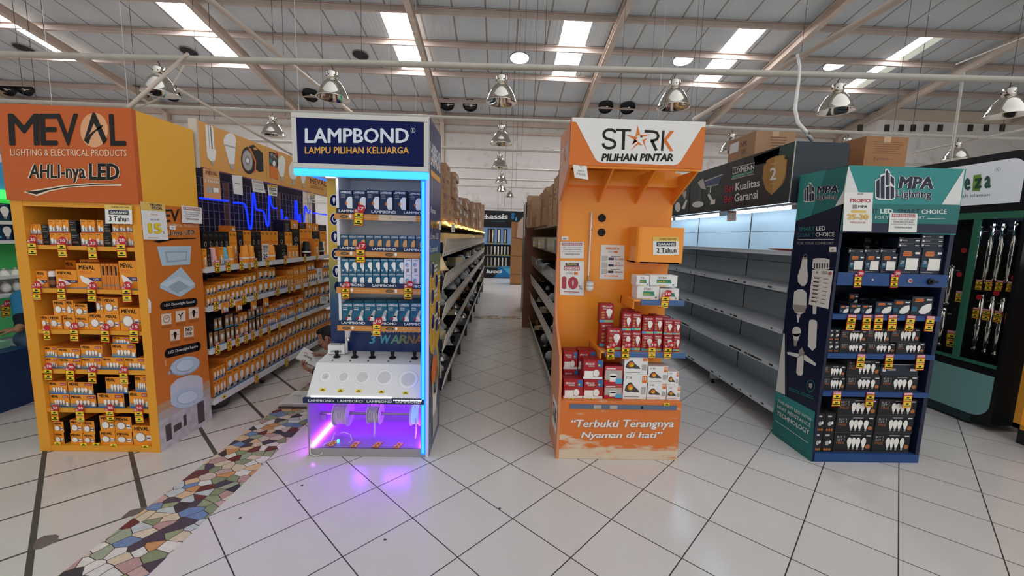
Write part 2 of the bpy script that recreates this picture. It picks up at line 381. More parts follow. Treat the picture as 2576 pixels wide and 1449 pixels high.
for x in (-20.9, -14.9, -8.95, -2.75, 3.35, 9.1, 15.6, 21.5):    # rafters, I section, with the column they land on
    m = MB()
    def beam(x0, x1, t0, t1):
        y0, y1 = ROOF0, 19.3
        m.hexa([(x0, y0, roofz(y0)-t1), (x1, y0, roofz(y0)-t1), (x1, y1, roofz(y1)-t1), (x0, y1, roofz(y1)-t1), (x0, y0, roofz(y0)-t0), (x1, y0, roofz(y0)-t0), (x1, y1, roofz(y1)-t0), (x0, y1, roofz(y1)-t0)], STEEL)
    beam(x-.09, x+.09, .2, .215); beam(x-.01, x+.01, .215, .44); beam(x-.09, x+.09, .44, .46)
    m.box(x-.09, x+.09, 19.2, 19.46, 0, roofz(19.3)-.3, STEEL)
    struct(m.build('trim_%d' % tn)); tn += 1
m = MB(); m.box(-24, 24, 19.5, 19.7, 0, 7.1, WALL)
for z in (2.9, 4.2, 5.5): m.box(-24, 24, 19.47, 19.5, z, z+.012, WALL)
struct(m.build('wall_back'))
m = MB(); m.box(15.75, 24, 17.5, 17.65, 0, 6.95, WALL); m.box(15.75, 15.9, 17.65, 19.5, 0, 7.3, WALL)
beige = M('beige_band', 'C9B8A4', .6); m.box(15.75, 24, 17.4, 17.5, 6.92, 7.36, beige)
hole = M('vent_hole', '3B3833', .8)
for px in (2163, 2230, 2266, 2296, 2330, 2364, 2440, 2480, 2520): q = onY(px, 322, 17.49); m.box(q.x-.09, q.x+.09, 17.44, 17.5, q.z-.13, q.z+.13, hole)
struct(m.build('wall_recess'))
struct(MB().box(-24.2, -24, -9, 19.6, 0, 11.5, WALL).build('wall_left')); struct(MB().box(24, 24.2, -9, 19.6, 0, 11.5, WALL).build('wall_right'))
m = MB(); m.box(-24, 24, 19.3, 19.48, roofz(19.5)-.42, roofz(19.5)-.12, STEEL); m.box(-24, 24, 19.36, 19.48, roofz(19.5)-.75, roofz(19.5)-.7, STEEL); struct(m.build('trim_%d' % tn)); tn += 1

# lamp pipes across the hall
LZ = 3.8
ROWS = []
for i, (ya, yb) in enumerate([((0, 136), (2576, 201)), ((1100, 298), (2576, 346)), ((1110, 375), (1420, 378)), ((1140, 423), (1405, 427)), ((1160, 451), (1400, 453)), ((1160, 468), (1390, 473))]):
    a, b_ = onZ(*ya, LZ), onZ(*yb, LZ)
    y = (a.y+b_.y)/2 if i else None
    if i == 0: A, B = a+(a-b_)*.15, b_+(b_-a)*.15
    else: A, B = Vector((-13, y, LZ)), Vector((13, y, LZ))
    ROWS.append((A, B))
    o = MB().tube([A, B], .04 if i == 0 else .032, PIPE, 12).build('lamp_pipe', loc=tuple((A+B)/2), smooth=True)
    put(o, ['grey pipe carrying the nearest row of chrome pendant lamps', 'grey pipe carrying the second row of pendants, above the stands', 'pale pipe across the white back wall, third row of pendants', 'pale pipe across the back wall, fourth row of pendants', 'pale pipe low on the back wall, fifth row', 'lowest pale pipe seen across the back wall'][i], 'pipe', 'pipes the pendant lamps hang from')
def make_lamp():
    r = thing('pendant_lamp', 'x', 'lamp')
    m = MB(); m.tube([(0, 0, 0), (.012, 0, -.02), (.012, 0, -.045), (0, 0, -.06)], .006, DARKWIRE, 6); m.tube([(0, 0, .03), (0, 0, -.005)], .004, DARKWIRE, 6); m.build('hook', r, local=True)
    m = MB(); m.lathe([(.02, -.055), (.062, -.06), (.068, -.075), (.068, -.16), (.062, -.165)], (0, 0, 0), CHROME, n=24)
    for k in range(6): a = k*math.pi/3; m.box(.069*math.cos(a)-.005, .069*math.cos(a)+.005, .069*math.sin(a)-.005, .069*math.sin(a)+.005, -.125, -.112, BLACK)
    m.build('lamp_housing', r, smooth=True, local=True)
    m = MB(); prof = [(.06, -.165), (.09, -.185), (.125, -.225), (.155, -.28), (.18, -.335), (.2, -.39), (.213, -.4), (.21, -.405), (.197, -.394), (.176, -.34), (.15, -.283), (.12, -.23), (.085, -.192), (.05, -.175)]
    m.lathe(prof, (0, 0, 0), CHROME, n=32, cap=False); m.build('reflector', r, smooth=True, local=True)
    return r
lamp0 = make_lamp()
def on_row(i, px):                                   # the point of pipe i under the photo column px
    A, B = ROWS[i]; lo, hi = 0., 1.
    for _ in range(40):
        t = (lo+hi)/2; q = A+(B-A)*t-EYE; x = 1288+FPX*q.dot(_R)/q.dot(_F)
        lo, hi = (t, hi) if x < px else (lo, t)
    return A+(B-A)*t
LAMPS = [(0, 397, 'chrome pendant lamp behind the slanting bar, upper left'), (0, 835, 'chrome pendant lamp above the navy stand on the nearest pipe'), (0, 1263, 'chrome pendant lamp on the nearest pipe over the open aisle'),
         (0, 1700, 'chrome pendant lamp on the nearest pipe over the orange and white header'), (0, 2112, 'chrome pendant lamp on the nearest pipe beside the white cable'), (0, 2545, 'chrome pendant lamp at the right edge of the photo'),
         (1, 685, 'pendant lamp left of the navy header, above the orange banner'), (1, 1262, 'pendant lamp second in the line above the open aisle'), (1, 1843, 'pendant lamp above the dark green banner and carton'),
         (1, 2135, 'pendant lamp half hidden behind the carton at right'), (1, 2412, 'pendant lamp above the rounded black and white header'),
         (2, 1258, 'pendant lamp third in the line above the open aisle'), (3, 1262, 'pendant lamp fourth in the line above the open aisle'), (4, 1262, 'small far pendant lamp fifth above the aisle'), (5, 1283, 'farthest pendant lamp low above the aisle end')]
for i, (row, px, lb) in enumerate(LAMPS):
    q = on_row(row, px)+Vector((0, 0, -.05))
    o = lamp0 if i == 0 else clone(lamp0, q, rot=(0, 0, random.uniform(0, 6)))
    o.location = q; put(o, lb, 'lamp', 'chrome pendant lamps')
# roof ventilators
rn = Vector((0, SLOPE, 1)).normalized()
def on_roof(px, py):
    d = ray(px, py); p0 = Vector((0, 19.5, 6.99)); return EYE+d*((p0-EYE).dot(rn)/d.dot(rn))
VENT_L = M('vent_daylight', 'FBFBFF', .5, emit=6); VENT_D = M('vent_throat', '2A2A2C', .7); VENT_C = M('vent_collar', '8F8C88', .4, .6)
VENTS = [(60, 120, 0, 'far upper left, first of the upper row'), (475, 128, 0, 'beside the crossed bars'), (907, 137, 0, 'above the navy stand'), (1307, 145, 1, 'letting in daylight over the aisle'), (1718, 150, 1, 'letting in daylight above the orange stand'), (2100, 162, 1, 'letting in daylight at upper right'),
         (17, 218, 0, 'at the left edge, lower row'), (62, 218, 0, 'second from left edge, lower row'), (355, 225, 0, 'behind the leftmost pendant'), (432, 232, 0, 'right behind the leftmost pendant'), (783, 233, 0, 'left of the navy header'), (1125, 256, 0, 'left one of the pair over the aisle'), (1183, 258, 0, 'right one of the pair over the aisle'), (1523, 263, 0, 'left one of the pair over the orange header'), (1578, 265, 0, 'right one of the pair over the orange header')]
for px, py, lit, lb in VENTS:
    q = on_roof(px, py)-rn*.01; r = .34 if lit else (.27 if py < 200 else .3)
    o = thing('roof_vent', ('bright round roof vent ' if lit else 'dark round roof vent ')+lb, 'vent', q, 'round vents in the roof')
    m = MB(); ax = rn if py < 200 else Vector((0, .6, .8)); h_ = 0 if py < 200 else -.16
    m.lathe([(r*.96, -.02+h_), (r*1.03, -.02+h_), (r*1.03, .005), (r*.96, .005), (r*.96, -.02+h_)], (0, 0, 0), VENT_C if py < 200 else VENT_D, ax, 28, cap=False); m.build('collar', o, smooth=True, local=True)
    m = MB(); m.lathe([(r*.96, -.004+h_*.6), (r*.96, .003+h_*.6)], (0, 0, 0), VENT_L if lit else VENT_D, ax, 28); m.build('throat', o, local=True)
    if not lit and py > 200:
        m = MB(); w_ = Vector((0, -.6, -.8))*.15; m.tube([Vector((-r*.9, 0, 0))+w_, Vector((r*.9, 0, 0))+w_], .022, CHROME, 8); m.lathe([(.06, .12), (.07, .18)], (r*.15, 0, 0), CHROME, (0, -.6, -.8), 12); m.build('spindle', o, smooth=True, local=True)
# slanting braces, poles and cables
def bar(name, label, cat, a, b_, r, m, group=None, mid=None):
    P = [Vector(a)]+([Vector(q) for q in mid] if mid else [])+[Vector(b_)]
    o = MB().tube(P, r, m, 10).build(name, loc=tuple(P[0]), smooth=True); return put(o, label, cat, group)
bar('brace_pipe', 'long slanting steel pipe left of the navy header', 'pipe', onY(515, -10, 7.5), onY(905, 300, 13.5), .05, STEEL)
bar('brace_pipe', 'long slanting steel pipe meeting the lamp pipe at right', 'pipe', onY(2285, -15, 5.4), onY(1745, 300, 11.5), .05, STEEL)
bar('brace_rod', 'thick slanting rod crossing in front of the leftmost pendant', 'rod', onY(472, 136, 5.75), onY(322, 272, 4.7), .022, STEEL)
bar('brace_rod', 'thin bent rod behind the leftmost pendant', 'rod', onY(462, 165, 6.4), onY(345, 272, 6.2), .012, STEEL, mid=[onY(430, 225, 6.3), onY(398, 250, 6.2)])
bar('brace_rod', 'thin rod slanting down to the long orange banner', 'rod', onY(445, 222, 7), onY(745, 395, 8.5), .022, STEEL)
bar('hanging_pole', 'upright grey pole beside the lamp over the rounded header', 'pole', onY(2424, 182, 6.8), onY(2392, 400, 6.8)+(onY(2392, 400, 6.8)-onY(2424, 182, 6.8))*2.258, .02, PIPE)
bar('brace_rod', 'slanting rod running to the right edge behind the carton', 'rod', onY(2600, 320, 7.5), onY(2290, 386, 9), .022, PIPE)
bar('brace_rod', 'white slanting rod under the roof at upper right', 'rod', onY(2590, 88, 10), onY(2405, 162, 11.5), .016, WHITE)
bar('power_cable', 'white cable hanging down to the dark green banner', 'cable', onY(2006, 138, 5.6), onY(2042, 352, 3.5), .016, WHITE, mid=[onY(2012, 165, 5.3), onY(2010, 200, 4.9), onY(2003, 250, 4.3), onY(2000, 275, 4), onY(2008, 310, 3.7), onY(2030, 335, 3.4)])
WIRES = [(685, -5, 110, 9, 1), (712, -5, 292, 10, 1), (747, -5, 282, 8, 0), (811, 20, 290, 10, 1), (909, -5, 290, 9, 1), (985, 100, 285, 11, 1), (1046, 170, 285, 12, 0), (1276, -5, 520, 12, 1), (1304, 10, 470, 13, 1), (1318, -5, 395, 12, 1), (1348, -5, 310, 9.5, 1), (1371, 40, 172, 8, 1), (1565, 40, 300, 11, 1), (1640, -5, 300, 11, 1), (1760, -5, 290, 10, 1), (1660, 170, 300, 11, 0), (1741, 170, 290, 11, 1), (107, 0, 90, 8, 1), (122, 90, 265, 8, 0), (335, 0, 265, 9, 1), (313, 15, 290, 9, 0), (54, 110, 270, 9, 1), (84, 110, 270, 9, 1), (498, 150, 320, 9, 1), (535, 150, 300, 9, 1), (2020, 60, 130, 8, 1), (2300, 260, 330, 9, 1), (2270, 0, 330, 11, 1), (2534, 180, 330, 9, 1), (1252, 480, 620, 14.2, 1), (1286, 480, 560, 14.4, 1)]
for px, a, b_, Y, dk in WIRES:
    A, B = onY(px, a, Y), onY(px, b_, Y); A.x = B.x = (A.x+B.x)/2; A.z = roofz(Y)
    o = MB().tube([A, (A+B)/2+Vector((random.uniform(-.02, .02), 0, 0)), B], .0045, DARKWIRE if dk else PALEWIRE, 5).build('hanging_wire', loc=tuple(B))
    put(o, 'thin dark wire hanging straight down from the roof' if dk else 'thin pale wire hanging straight down from the roof', 'wire', 'dark wires hanging from the roof' if dk else 'pale wires hanging from the roof')
# ================================================================ GOODS: one printed pack of each kind, in unit size (front at y=0)
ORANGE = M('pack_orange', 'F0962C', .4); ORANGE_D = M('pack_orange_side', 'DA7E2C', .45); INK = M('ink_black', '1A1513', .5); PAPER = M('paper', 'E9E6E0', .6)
LAMPW = M('printed_lamp_white', 'F0EBE2', .5); GREYP = M('print_grey', '8E8A88', .5); PURPLE = M('print_purple', '4A3A66', .5); REDP = M('print_red', 'B3262E', .45)
BLACKP = M('pack_black', '1B1818', .4); NAVYP = M('pack_navy', '1C2D4D', .4); TEALP = M('pack_teal', '23607A', .4); WHITEP = M('pack_white', 'E8E6E3', .45)
YEL = M('label_yellow', 'E6C81E', .5); CYANP = M('print_cyan', '4FA7CF', .5); GREENP = M('print_green', '2F8A6E', .5); ORTXT = M('print_orange', 'E0762A', .5)
CARD = M('cardboard', 'B08A6B', .75, noise=.08, nscale=4); CARD2 = M('cardboard_dark', '9A765C', .75, noise=.08, nscale=4); TAPE = M('parcel_tape', 'C7A683', .3)
PINKP = M('pack_pink', 'E7A9A6', .45); BLUEP = M('pack_sky', '69B7D6', .45); SILV = M('print_silver', 'B9B4AC', .35, .3)
_KM = {}
def pack(kind):
    if kind in _KM: return _KM[kind]
    m = MB()
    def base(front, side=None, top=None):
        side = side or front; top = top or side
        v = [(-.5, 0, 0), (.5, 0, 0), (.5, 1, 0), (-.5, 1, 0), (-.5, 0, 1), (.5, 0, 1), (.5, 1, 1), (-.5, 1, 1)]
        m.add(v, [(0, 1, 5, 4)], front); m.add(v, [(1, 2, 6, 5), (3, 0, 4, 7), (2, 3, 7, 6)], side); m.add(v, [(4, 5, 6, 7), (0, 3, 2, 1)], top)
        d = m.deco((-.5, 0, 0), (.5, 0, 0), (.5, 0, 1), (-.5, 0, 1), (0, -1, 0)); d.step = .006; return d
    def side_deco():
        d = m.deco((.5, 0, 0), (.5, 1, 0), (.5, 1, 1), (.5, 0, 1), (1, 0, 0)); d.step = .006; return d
    if kind == 'mv_bulb':
        d = base(ORANGE, ORANGE_D); d.text('MEVAL', .12, .84, .66, .93, INK); d.rect(.12, .74, .5, .78, ORTXT); d.rect(0, 0, 1, .42, GREYP); d.ell(.34, .42, .2, .17, LAMPW, 2); d.rect(.25, .14, .43, .3, LAMPW, 2); d.rect(.62, .16, .88, .44, PAPER, 2); d.rect(0, 0, 1, .07, REDP, 2)
    elif kind == 'mv_black':
        d = base(BLACKP); d.rect(.12, .82, .8, .86, GREYP); d.rect(.12, .66, .6, .7, GREYP); d.rect(.12, .2, .86, .36, M('print_dim', '6A5A48', .5)); d.rect(.14, .46, .6, .49, GREYP)
    elif kind == 'mv_panel':
        d = base(ORANGE, ORANGE_D); d.text('MEVAL', .1, .76, .78, .92, INK, bold=.03); d.bars(.1, .56, .6, .7, 2, ORTXT); d.rect(.45, .3, 1, .45, PURPLE); d.text('18W', .7, .33, .92, .42, PAPER, 2)
        d.poly([(.12, .5), (.2, .52), (.5, .4), (.72, .26), (.66, .2), (.45, .16), (.2, .28)], LAMPW, 3); d.rect(0, 0, 1, .05, GREYP)
    elif kind == 'mv_spine':
        d = base(ORANGE_D, ORANGE_D); d.rect(.3, .55, .7, .9, INK); d.rect(.2, .1, .8, .2, GREYP)
    elif kind in ('mv_round', 'mv_roundk'):
        d = base(ORANGE, BLACKP if kind == 'mv_roundk' else ORANGE_D); d.text('MEVAL', .1, .74, .84, .93, INK, bold=.03); d.rect(.1, .66, .55, .69, ORTXT); d.rect(0, .34, 1, .4, GREYP); d.ell(.4, .4, .26, .25, GREYP, 2); d.ell(.4, .41, .23, .22, LAMPW, 3); d.rect(.72, .22, .92, .5, PAPER, 2); d.rect(.74, .34, .9, .4, PURPLE, 3)
    elif kind in ('mv_multi', 'mv_multik'):
        d = base(ORANGE, BLACKP if kind == 'mv_multik' else ORANGE_D); d.text('MEVAL', .06, .72, .44, .92, INK, bold=.03); d.rect(.66, .7, .96, .9, REDP); d.text('GRATIS', .69, .74, .93, .85, PAPER, 2); d.rect(0, 0, 1, .1, M('print_blue', '2E6FA8', .5)); d.rect(0, .1, 1, .3, GREYP)
        for k in range(4): d.bulb(.3+.14*k, .12, .12, .46, LAMPW, SILV, 3)
        d.rect(.86, .1, .97, .42, PAPER, 4)
    elif kind == 'mv_row':                              # single small bulb pack for the long shelving
        d = base(ORANGE, ORANGE_D); d.text('MEVAL', .15, .8, .85, .92, INK); d.rect(.2, .7, .6, .74, ORTXT); d.rect(0, .1, 1, .3, SILV); d.bulb(.5, .12, .62, .58, LAMPW, SILV, 2); d.rect(.55, .12, .95, .26, INK, 3); d.rect(0, 0, 1, .08, M('print_blue', '2E6FA8', .5))
    elif kind == 'mv_blister':
        d = base(BLACKP); d.rect(.1, .1, .9, .92, M('print_tan', 'B98A5A', .5)); d.text('MEVAL', .2, .76, .8, .86, INK, 2); d.bulb(.5, .22, .5, .46, LAMPW, SILV, 2); d.rect(0, 0, 1, .08, CYANP, 2)
    elif kind == 'mv_tallk':
        d = base(BLACKP); d.text('MEVAL', .2, .86, .8, .93, M('print_dim', '6A5A48', .5))
        for v in (.2, .42, .64): d.ell(.5, v, .22, .08, GREYP); d.ell(.5, v, .12, .05, INK, 2)
    elif kind == 'mv_emerg':
        d = base(ORANGE, ORANGE_D); d.text('MEVAL', .12, .86, .7, .94, INK); d.rect(.3, .1, .7, .5, GREYP); d.ell(.5, .5, .16, .06, LAMPW, 2); d.rect(.4, .16, .6, .44, LAMPW, 2); d.rect(.15, .6, .85, .66, ORTXT)
    elif kind == 'lb_navy':
        d = base(NAVYP); d.text('LAMPBOND', .06, .87, .94, .96, WHITEP, bold=.03); d.bars(.08, .68, .5, .84, 3, GREYP); d.poly([(.5, .5), (.56, .66), (.68, .74), (.84, .76), (1, .74), (1, .2), (.9, .06), (.8, .06), (.74, .24), (.6, .34)], LAMPW); d.ell(.5, .5, .09, .06, ORTXT, 2); d.rect(.08, .06, .4, .2, GREYP, 2)
    elif kind == 'lb_small':
        d = base(M('pack_slate', '34536B', .4)); d.text('LAMPBOND', .06, .84, .94, .95, WHITEP); d.poly([(.45, .5), (.55, .68), (.8, .76), (1, .74), (1, .12), (.85, .1), (.7, .25), (.5, .36)], M('print_amber', 'E2A566', .5)); d.rect(.08, .1, .36, .26, WHITEP)
    elif kind == 'lb_teal':
        d = base(TEALP); d.text('LAMPBOND', .06, .86, .94, .95, WHITEP); d.poly([(.4, .56), (.55, .74), (.85, .78), (1, .72), (1, .28), (.9, .08), (.74, .08), (.66, .3), (.46, .42)], LAMPW); d.text('9W', .08, .1, .36, .24, WHITEP, bold=.03); d.rect(.72, .06, .92, .2, SILV, 2)
    elif kind == 'lb_red':
        d = base(TEALP); d.text('LAMPBOND', .06, .87, .94, .96, WHITEP, bold=.02); d.bars(.08, .68, .5, .82, 2, WHITEP); d.ell(.66, .28, .24, .22, LAMPW); d.poly([(.5, .44), (.84, .44), (1, .72), (.8, .72)], SILV); d.ell(.42, .38, .11, .07, REDP, 2); d.rect(.08, .08, .34, .22, WHITEP)
    elif kind == 'lb_white':
        d = base(WHITEP); d.text('LAMPBOND', .3, .84, .9, .92, GREYP); d.ell(.4, .56, .24, .14, CYANP); d.ell(.46, .52, .16, .1, PINKP, 2); d.rect(.3, .06, .7, .3, GREYP)
    elif kind == 'st_green':
        d = base(WHITEP); d.text('ST RK', .3, .7, .62, .88, INK); d.text('A', .43, .7, .5, .88, ORTXT); d.rect(.25, .3, .8, .62, GREENP); d.text('GRATIS 1', .28, .36, .62, .52, YEL, 2, bold=.03); d.bulb(.86, .1, .2, .66, LAMPW, GREENP, 2); d.rect(0, 0, .25, .12, SILV); d.rect(.25, .04, .6, .1, YEL, 2)
    elif kind == 'pl_bulb':
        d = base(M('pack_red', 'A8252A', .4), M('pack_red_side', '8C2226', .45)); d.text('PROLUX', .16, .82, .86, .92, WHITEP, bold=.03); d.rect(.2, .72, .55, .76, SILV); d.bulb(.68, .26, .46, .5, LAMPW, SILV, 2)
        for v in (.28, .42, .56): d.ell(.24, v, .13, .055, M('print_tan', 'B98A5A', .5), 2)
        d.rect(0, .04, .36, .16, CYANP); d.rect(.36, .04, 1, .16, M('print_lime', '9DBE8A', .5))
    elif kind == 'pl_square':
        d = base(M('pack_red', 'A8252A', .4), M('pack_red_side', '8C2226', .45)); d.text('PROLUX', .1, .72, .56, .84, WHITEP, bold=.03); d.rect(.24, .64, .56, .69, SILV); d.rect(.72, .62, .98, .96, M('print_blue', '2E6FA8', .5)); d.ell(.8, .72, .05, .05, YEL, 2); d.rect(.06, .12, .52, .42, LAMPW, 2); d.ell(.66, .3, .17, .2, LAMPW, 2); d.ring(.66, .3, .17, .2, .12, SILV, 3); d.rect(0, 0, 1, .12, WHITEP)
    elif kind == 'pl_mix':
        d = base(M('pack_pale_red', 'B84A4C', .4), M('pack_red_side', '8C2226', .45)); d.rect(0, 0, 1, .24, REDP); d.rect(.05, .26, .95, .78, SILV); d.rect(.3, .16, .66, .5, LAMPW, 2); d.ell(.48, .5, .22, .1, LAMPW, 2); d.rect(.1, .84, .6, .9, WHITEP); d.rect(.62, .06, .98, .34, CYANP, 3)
    elif kind == 'st_lamp':
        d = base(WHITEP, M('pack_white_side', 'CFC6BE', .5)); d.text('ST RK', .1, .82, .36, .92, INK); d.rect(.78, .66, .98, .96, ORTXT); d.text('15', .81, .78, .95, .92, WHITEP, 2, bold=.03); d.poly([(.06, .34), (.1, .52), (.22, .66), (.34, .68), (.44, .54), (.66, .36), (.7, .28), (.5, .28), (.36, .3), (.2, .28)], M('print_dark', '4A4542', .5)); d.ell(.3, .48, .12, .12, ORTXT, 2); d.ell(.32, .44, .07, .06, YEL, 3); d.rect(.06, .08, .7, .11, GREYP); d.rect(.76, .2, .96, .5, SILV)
    elif kind == 'mp_square':
        d = base(M('pack_ink', '1B2230', .4)); d.bars(.1, .66, .62, .86, 3, ORTXT, fill=.7); d.rect(.72, .76, .92, .84, WHITEP); d.rect(.34, .14, .9, .6, LAMPW, 2); d.rect(.06, .26, .3, .52, M('pack_teal', '23607A'), 1); d.text('12W', .09, .38, .27, .49, WHITEP, 2); d.rect(.06, .04, .6, .07, GREYP)
    elif kind == 'mp_end':
        d = base(M('pack_ink', '1B2230', .4)); d.rect(.05, .35, .14, .7, WHITEP); d.rect(.17, .42, .4, .62, GREYP); d.rect(.78, .42, .95, .62, WHITEP); d.rect(0, .94, 1, 1, GREYP)
    elif kind == 'mp_dark':
        d = base(M('pack_coal', '15161B', .4)); d.rect(.3, .25, .72, .68, GREYP); d.rect(.1, .84, .8, .9, M('print_dimgrey', '4A4A4E', .5))
    elif kind == 'mp_oval':
        d = base(M('pack_ink', '1B2230', .4)); d.bars(.08, .7, .6, .9, 3, ORTXT, fill=.7); d.rect(.68, .8, .92, .88, WHITEP); d.poly([(.36, .2), (.5, .48), (.72, .62), (.92, .66), (.96, .4), (.88, .2), (.7, .08), (.46, .08)], LAMPW, 2); d.rect(.04, .2, .28, .46, M('pack_teal', '23607A'), 1)
    elif kind == 'mp_multi':
        d = base(M('pack_coal', '15161B', .4), M('pack_grey_edge', '3A3735', .5)); d.text('BUY 3', .06, .74, .27, .86, SILV); d.text('GET 1', .06, .58, .27, .7, SILV); d.text('FREE', .06, .42, .27, .54, M('print_copper', 'B06A3A', .5)); d.rect(.42, .86, .7, .92, GREYP); d.rect(.84, .84, .96, .9, WHITEP); d.rect(0, 0, 1, .05, M('pack_grey_edge', '3A3735', .5))
        for k in range(3): d.bulb(.4+.112*k, .14, .125, .64, LAMPW, SILV, 2+k)
        d.bulb(.775, .14, .125, .64, LAMPW, SILV, 5); d.ell(.91, .3, .06, .12, M('print_copper', 'B06A3A', .5))
    elif kind == 'mp_small':
        d = base(M('pack_coal', '15161B', .4), M('pack_grey_edge', '3A3735', .5)); d.rect(.2, .8, .6, .9, SILV); d.ell(.45, .45, .2, .12, SILV); d.ell(.7, .5, .12, .09, WHITEP, 2)
        for k in range(3): d.ell(.25+.25*k, .12, .11, .07, M('print_copper', 'B06A3A', .5))
    elif kind == 'blue_bulb':
        d = base(M('pack_deepblue', '1A3550', .4)); d.rect(.06, .9, .8, .94, GREYP); d.bars(.1, .62, .4, .8, 2, WHITEP); d.bulb(.76, .08, .44, .74, LAMPW, SILV, 2); d.rect(.2, .12, .46, .26, CYANP)
    elif kind in ('carton', 'carton2', 'carton_lab'):
        c = CARD if kind != 'carton2' else CARD2; d = base(c, CARD2 if kind != 'carton2' else CARD, TAPE if kind == 'carton' else c)
        d.rect(.1, .1, .6, .13, CARD2); d.rect(.1, .18, .4, .21, CARD2)
        if kind == 'carton_lab': d.rect(.2, .3, .8, .75, WHITEP); d.bars(.26, .36, .74, .68, 3, GREYP, 2, .3)
        else: d.bars(.15, .45, .7, .75, 3, M('carton_print', '7A5A48', .7), 1, .35)
    m0 = m
    me = bpy.data.meshes.new('pack'); me.from_pydata(m.v, [], m.f)
    for q in m.mats: me.materials.append(q)
    me.polygons.foreach_set('material_index', m.m); me.update()
    _KM[kind] = me; return me
def goods(name, kind, loc, size, label, cat, group, rz=0.):
    o = bpy.data.objects.new(name, pack(kind)); COL.objects.link(o)
    o.location = loc; o.scale = size; o.rotation_euler = (0, 0, rz)
    return put(o, label, cat, group)
def stock(plane, cf, rects, zs, depth, where, group, what, cat='box', name='bulb_box', gap=.0015, xlim=None):
    """rects (x0, ytop, x1, ybottom, kind) read off the photo, lower packs first; each pack rests on the shelf zs or on the packs under it"""
    kind_axis, P = plane                              # ('Y', y) faces the viewer, ('X+', x), ('X-', x)
    fr = FY(P) if kind_axis == 'Y' else (FXp(P) if kind_axis == 'X+' else FXm(P))
    done = []; res = []
    for rec in rects:
        x0, y0, x1, y1, k = rec[:5]; dy = rec[5] if len(rec) > 5 else 0.; lab = rec[6] if len(rec) > 6 else None
        f2 = fr if not dy else (FY(P+dy) if kind_axis == 'Y' else (FXp(P-dy) if kind_axis == 'X+' else FXm(P+dy)))
        A = f2.px(cf(x0, y1)); B = f2.px(cf(x1, y1)); T = f2.px(cf((x0+x1)/2, y0)); Bm = f2.px(cf((x0+x1)/2, y1))
        a, b_ = (A.x, B.x) if kind_axis == 'Y' else (A.y, B.y)
        a, b_ = min(a, b_), max(a, b_)
        if xlim: a = max(a, xlim[0]); b_ = min(b_, xlim[1])
        h = max(.02, T.z-Bm.z)
        z = zs
        for (qa, qb, qz0, qz1, qd) in done:
            ov = min(b_, qb)-max(a, qa)
            if abs(qd-dy) < .04 and ov > .25*min(b_-a, qb-qa) and Bm.z > qz0+.4*(qz1-qz0): z = max(z, qz1)
        for i, (qa, qb, qz0, qz1, qd) in enumerate(done):   # neighbours in one row do not run into each other
            if abs(qd-dy) < .04 and min(z+h, qz1)-max(z, qz0) > .01:
                if qa < a < qb: a = qb
                elif qa < b_ < qb and a < qa: b_ = qa
        w = b_-a-gap
        if w < .012: continue
        h = max(.02, T.z-z)
        done.append((a, b_, z, z+h, dy)); c = (a+b_)/2
        dd = min(depth, max(.05, depth-dy)); r = random.uniform(-.02, .02)*0
        if kind_axis == 'Y': loc, rz = (c, P+dy, z), 0
        elif kind_axis == 'X+': loc, rz = (P-dy, c, z), math.pi/2
        else: loc, rz = (P+dy, c, z), -math.pi/2
        res.append((goods(name, k, loc, (w, dd, h-.0008), lab, cat, group, rz), a if kind_axis != 'X-' else -a, z, k))
    base = [e for e in res if not e[0].get('label')]
    rows = {}                                         # label each by its tier and its place along it
    for e in sorted(base, key=lambda e: e[2]):
        for r in rows:
            if abs(r-e[2]) < .035: rows[r].append(e); break
        else: rows[e[2]] = [e]
    rk = sorted(rows)
    for ri, r in enumerate(rk):
        row = sorted(rows[r], key=lambda e: e[1]); tier = ' from left' if len(rk) == 1 else (' in bottom tier' if ri == 0 else (' in top tier' if ri == len(rk)-1 else ' in %s tier' % nth(ri)))
        for i, e in enumerate(row):
            e[0]['label'] = '%s, %s%s, %s' % (what(e[3]), nth(i), tier, where)
    return res

# ---------------------------------------------------------------- price tags
_TAG = {}
TAGR = M('tag_red', 'C2272D', .45); TAGY = M('tag_yellow', 'F0D22A', .45); TAGW = M('tag_white', 'F0D9D6', .5)
def tag_mesh(kind):
    if kind in _TAG: return _TAG[kind]
    m = MB()
    if kind == 'small':
        m.box(-.02, .02, 0, .0012, 0, .022, TAGY); d = m.deco((-.02, 0, 0), (.02, 0, 0), (.02, 0, .022), (-.02, 0, .022), (0, -1, 0)); d.poly([(.2, .45), (.5, .85), (.8, .45)], INK); d.rect(.1, .15, .9, .3, INK)
    elif kind.startswith('n'):
        m.lathe([(.0245, 0), (.0245, .0014)], (0, 0, 0), TAGR, (0, -1, 0), 20); d = m.deco((-.0245, -.0014, -.0245), (.0245, -.0014, -.0245), (.0245, -.0014, .0245), (-.0245, -.0014, .0245), (0, -1, 0))
        if kind != 'n': d.text(kind[1:], .16, .3, .84, .7, WHITEP, bold=.03)
    else:
        m.box(-.028, .028, 0, .0012, 0, .1, TAGR); d = m.deco((-.028, 0, 0), (.028, 0, 0), (.028, 0, .1), (-.028, 0, .1), (0, -1, 0))
        d.rect(.08, .84, .92, .97, TAGW); d.text('PROMO', .14, .87, .86, .94, TAGR, 2)
        d.rect(.06, .44, .94, .78, TAGY); d.rect(.06, .04, .94, .38, TAGY)
        for v in (.44, .04): d.rect(.35, v+.17, .65, v+.27, INK, 2); d.rect(.12, v+.06, .88, v+.12, INK, 2)
    me = bpy.data.meshes.new('tag'); me.from_pydata(m.v, [], m.f)
    for q in m.mats: me.materials.append(q)
    me.polygons.foreach_set('material_index', m.m); me.update(); _TAG[kind] = me; return me
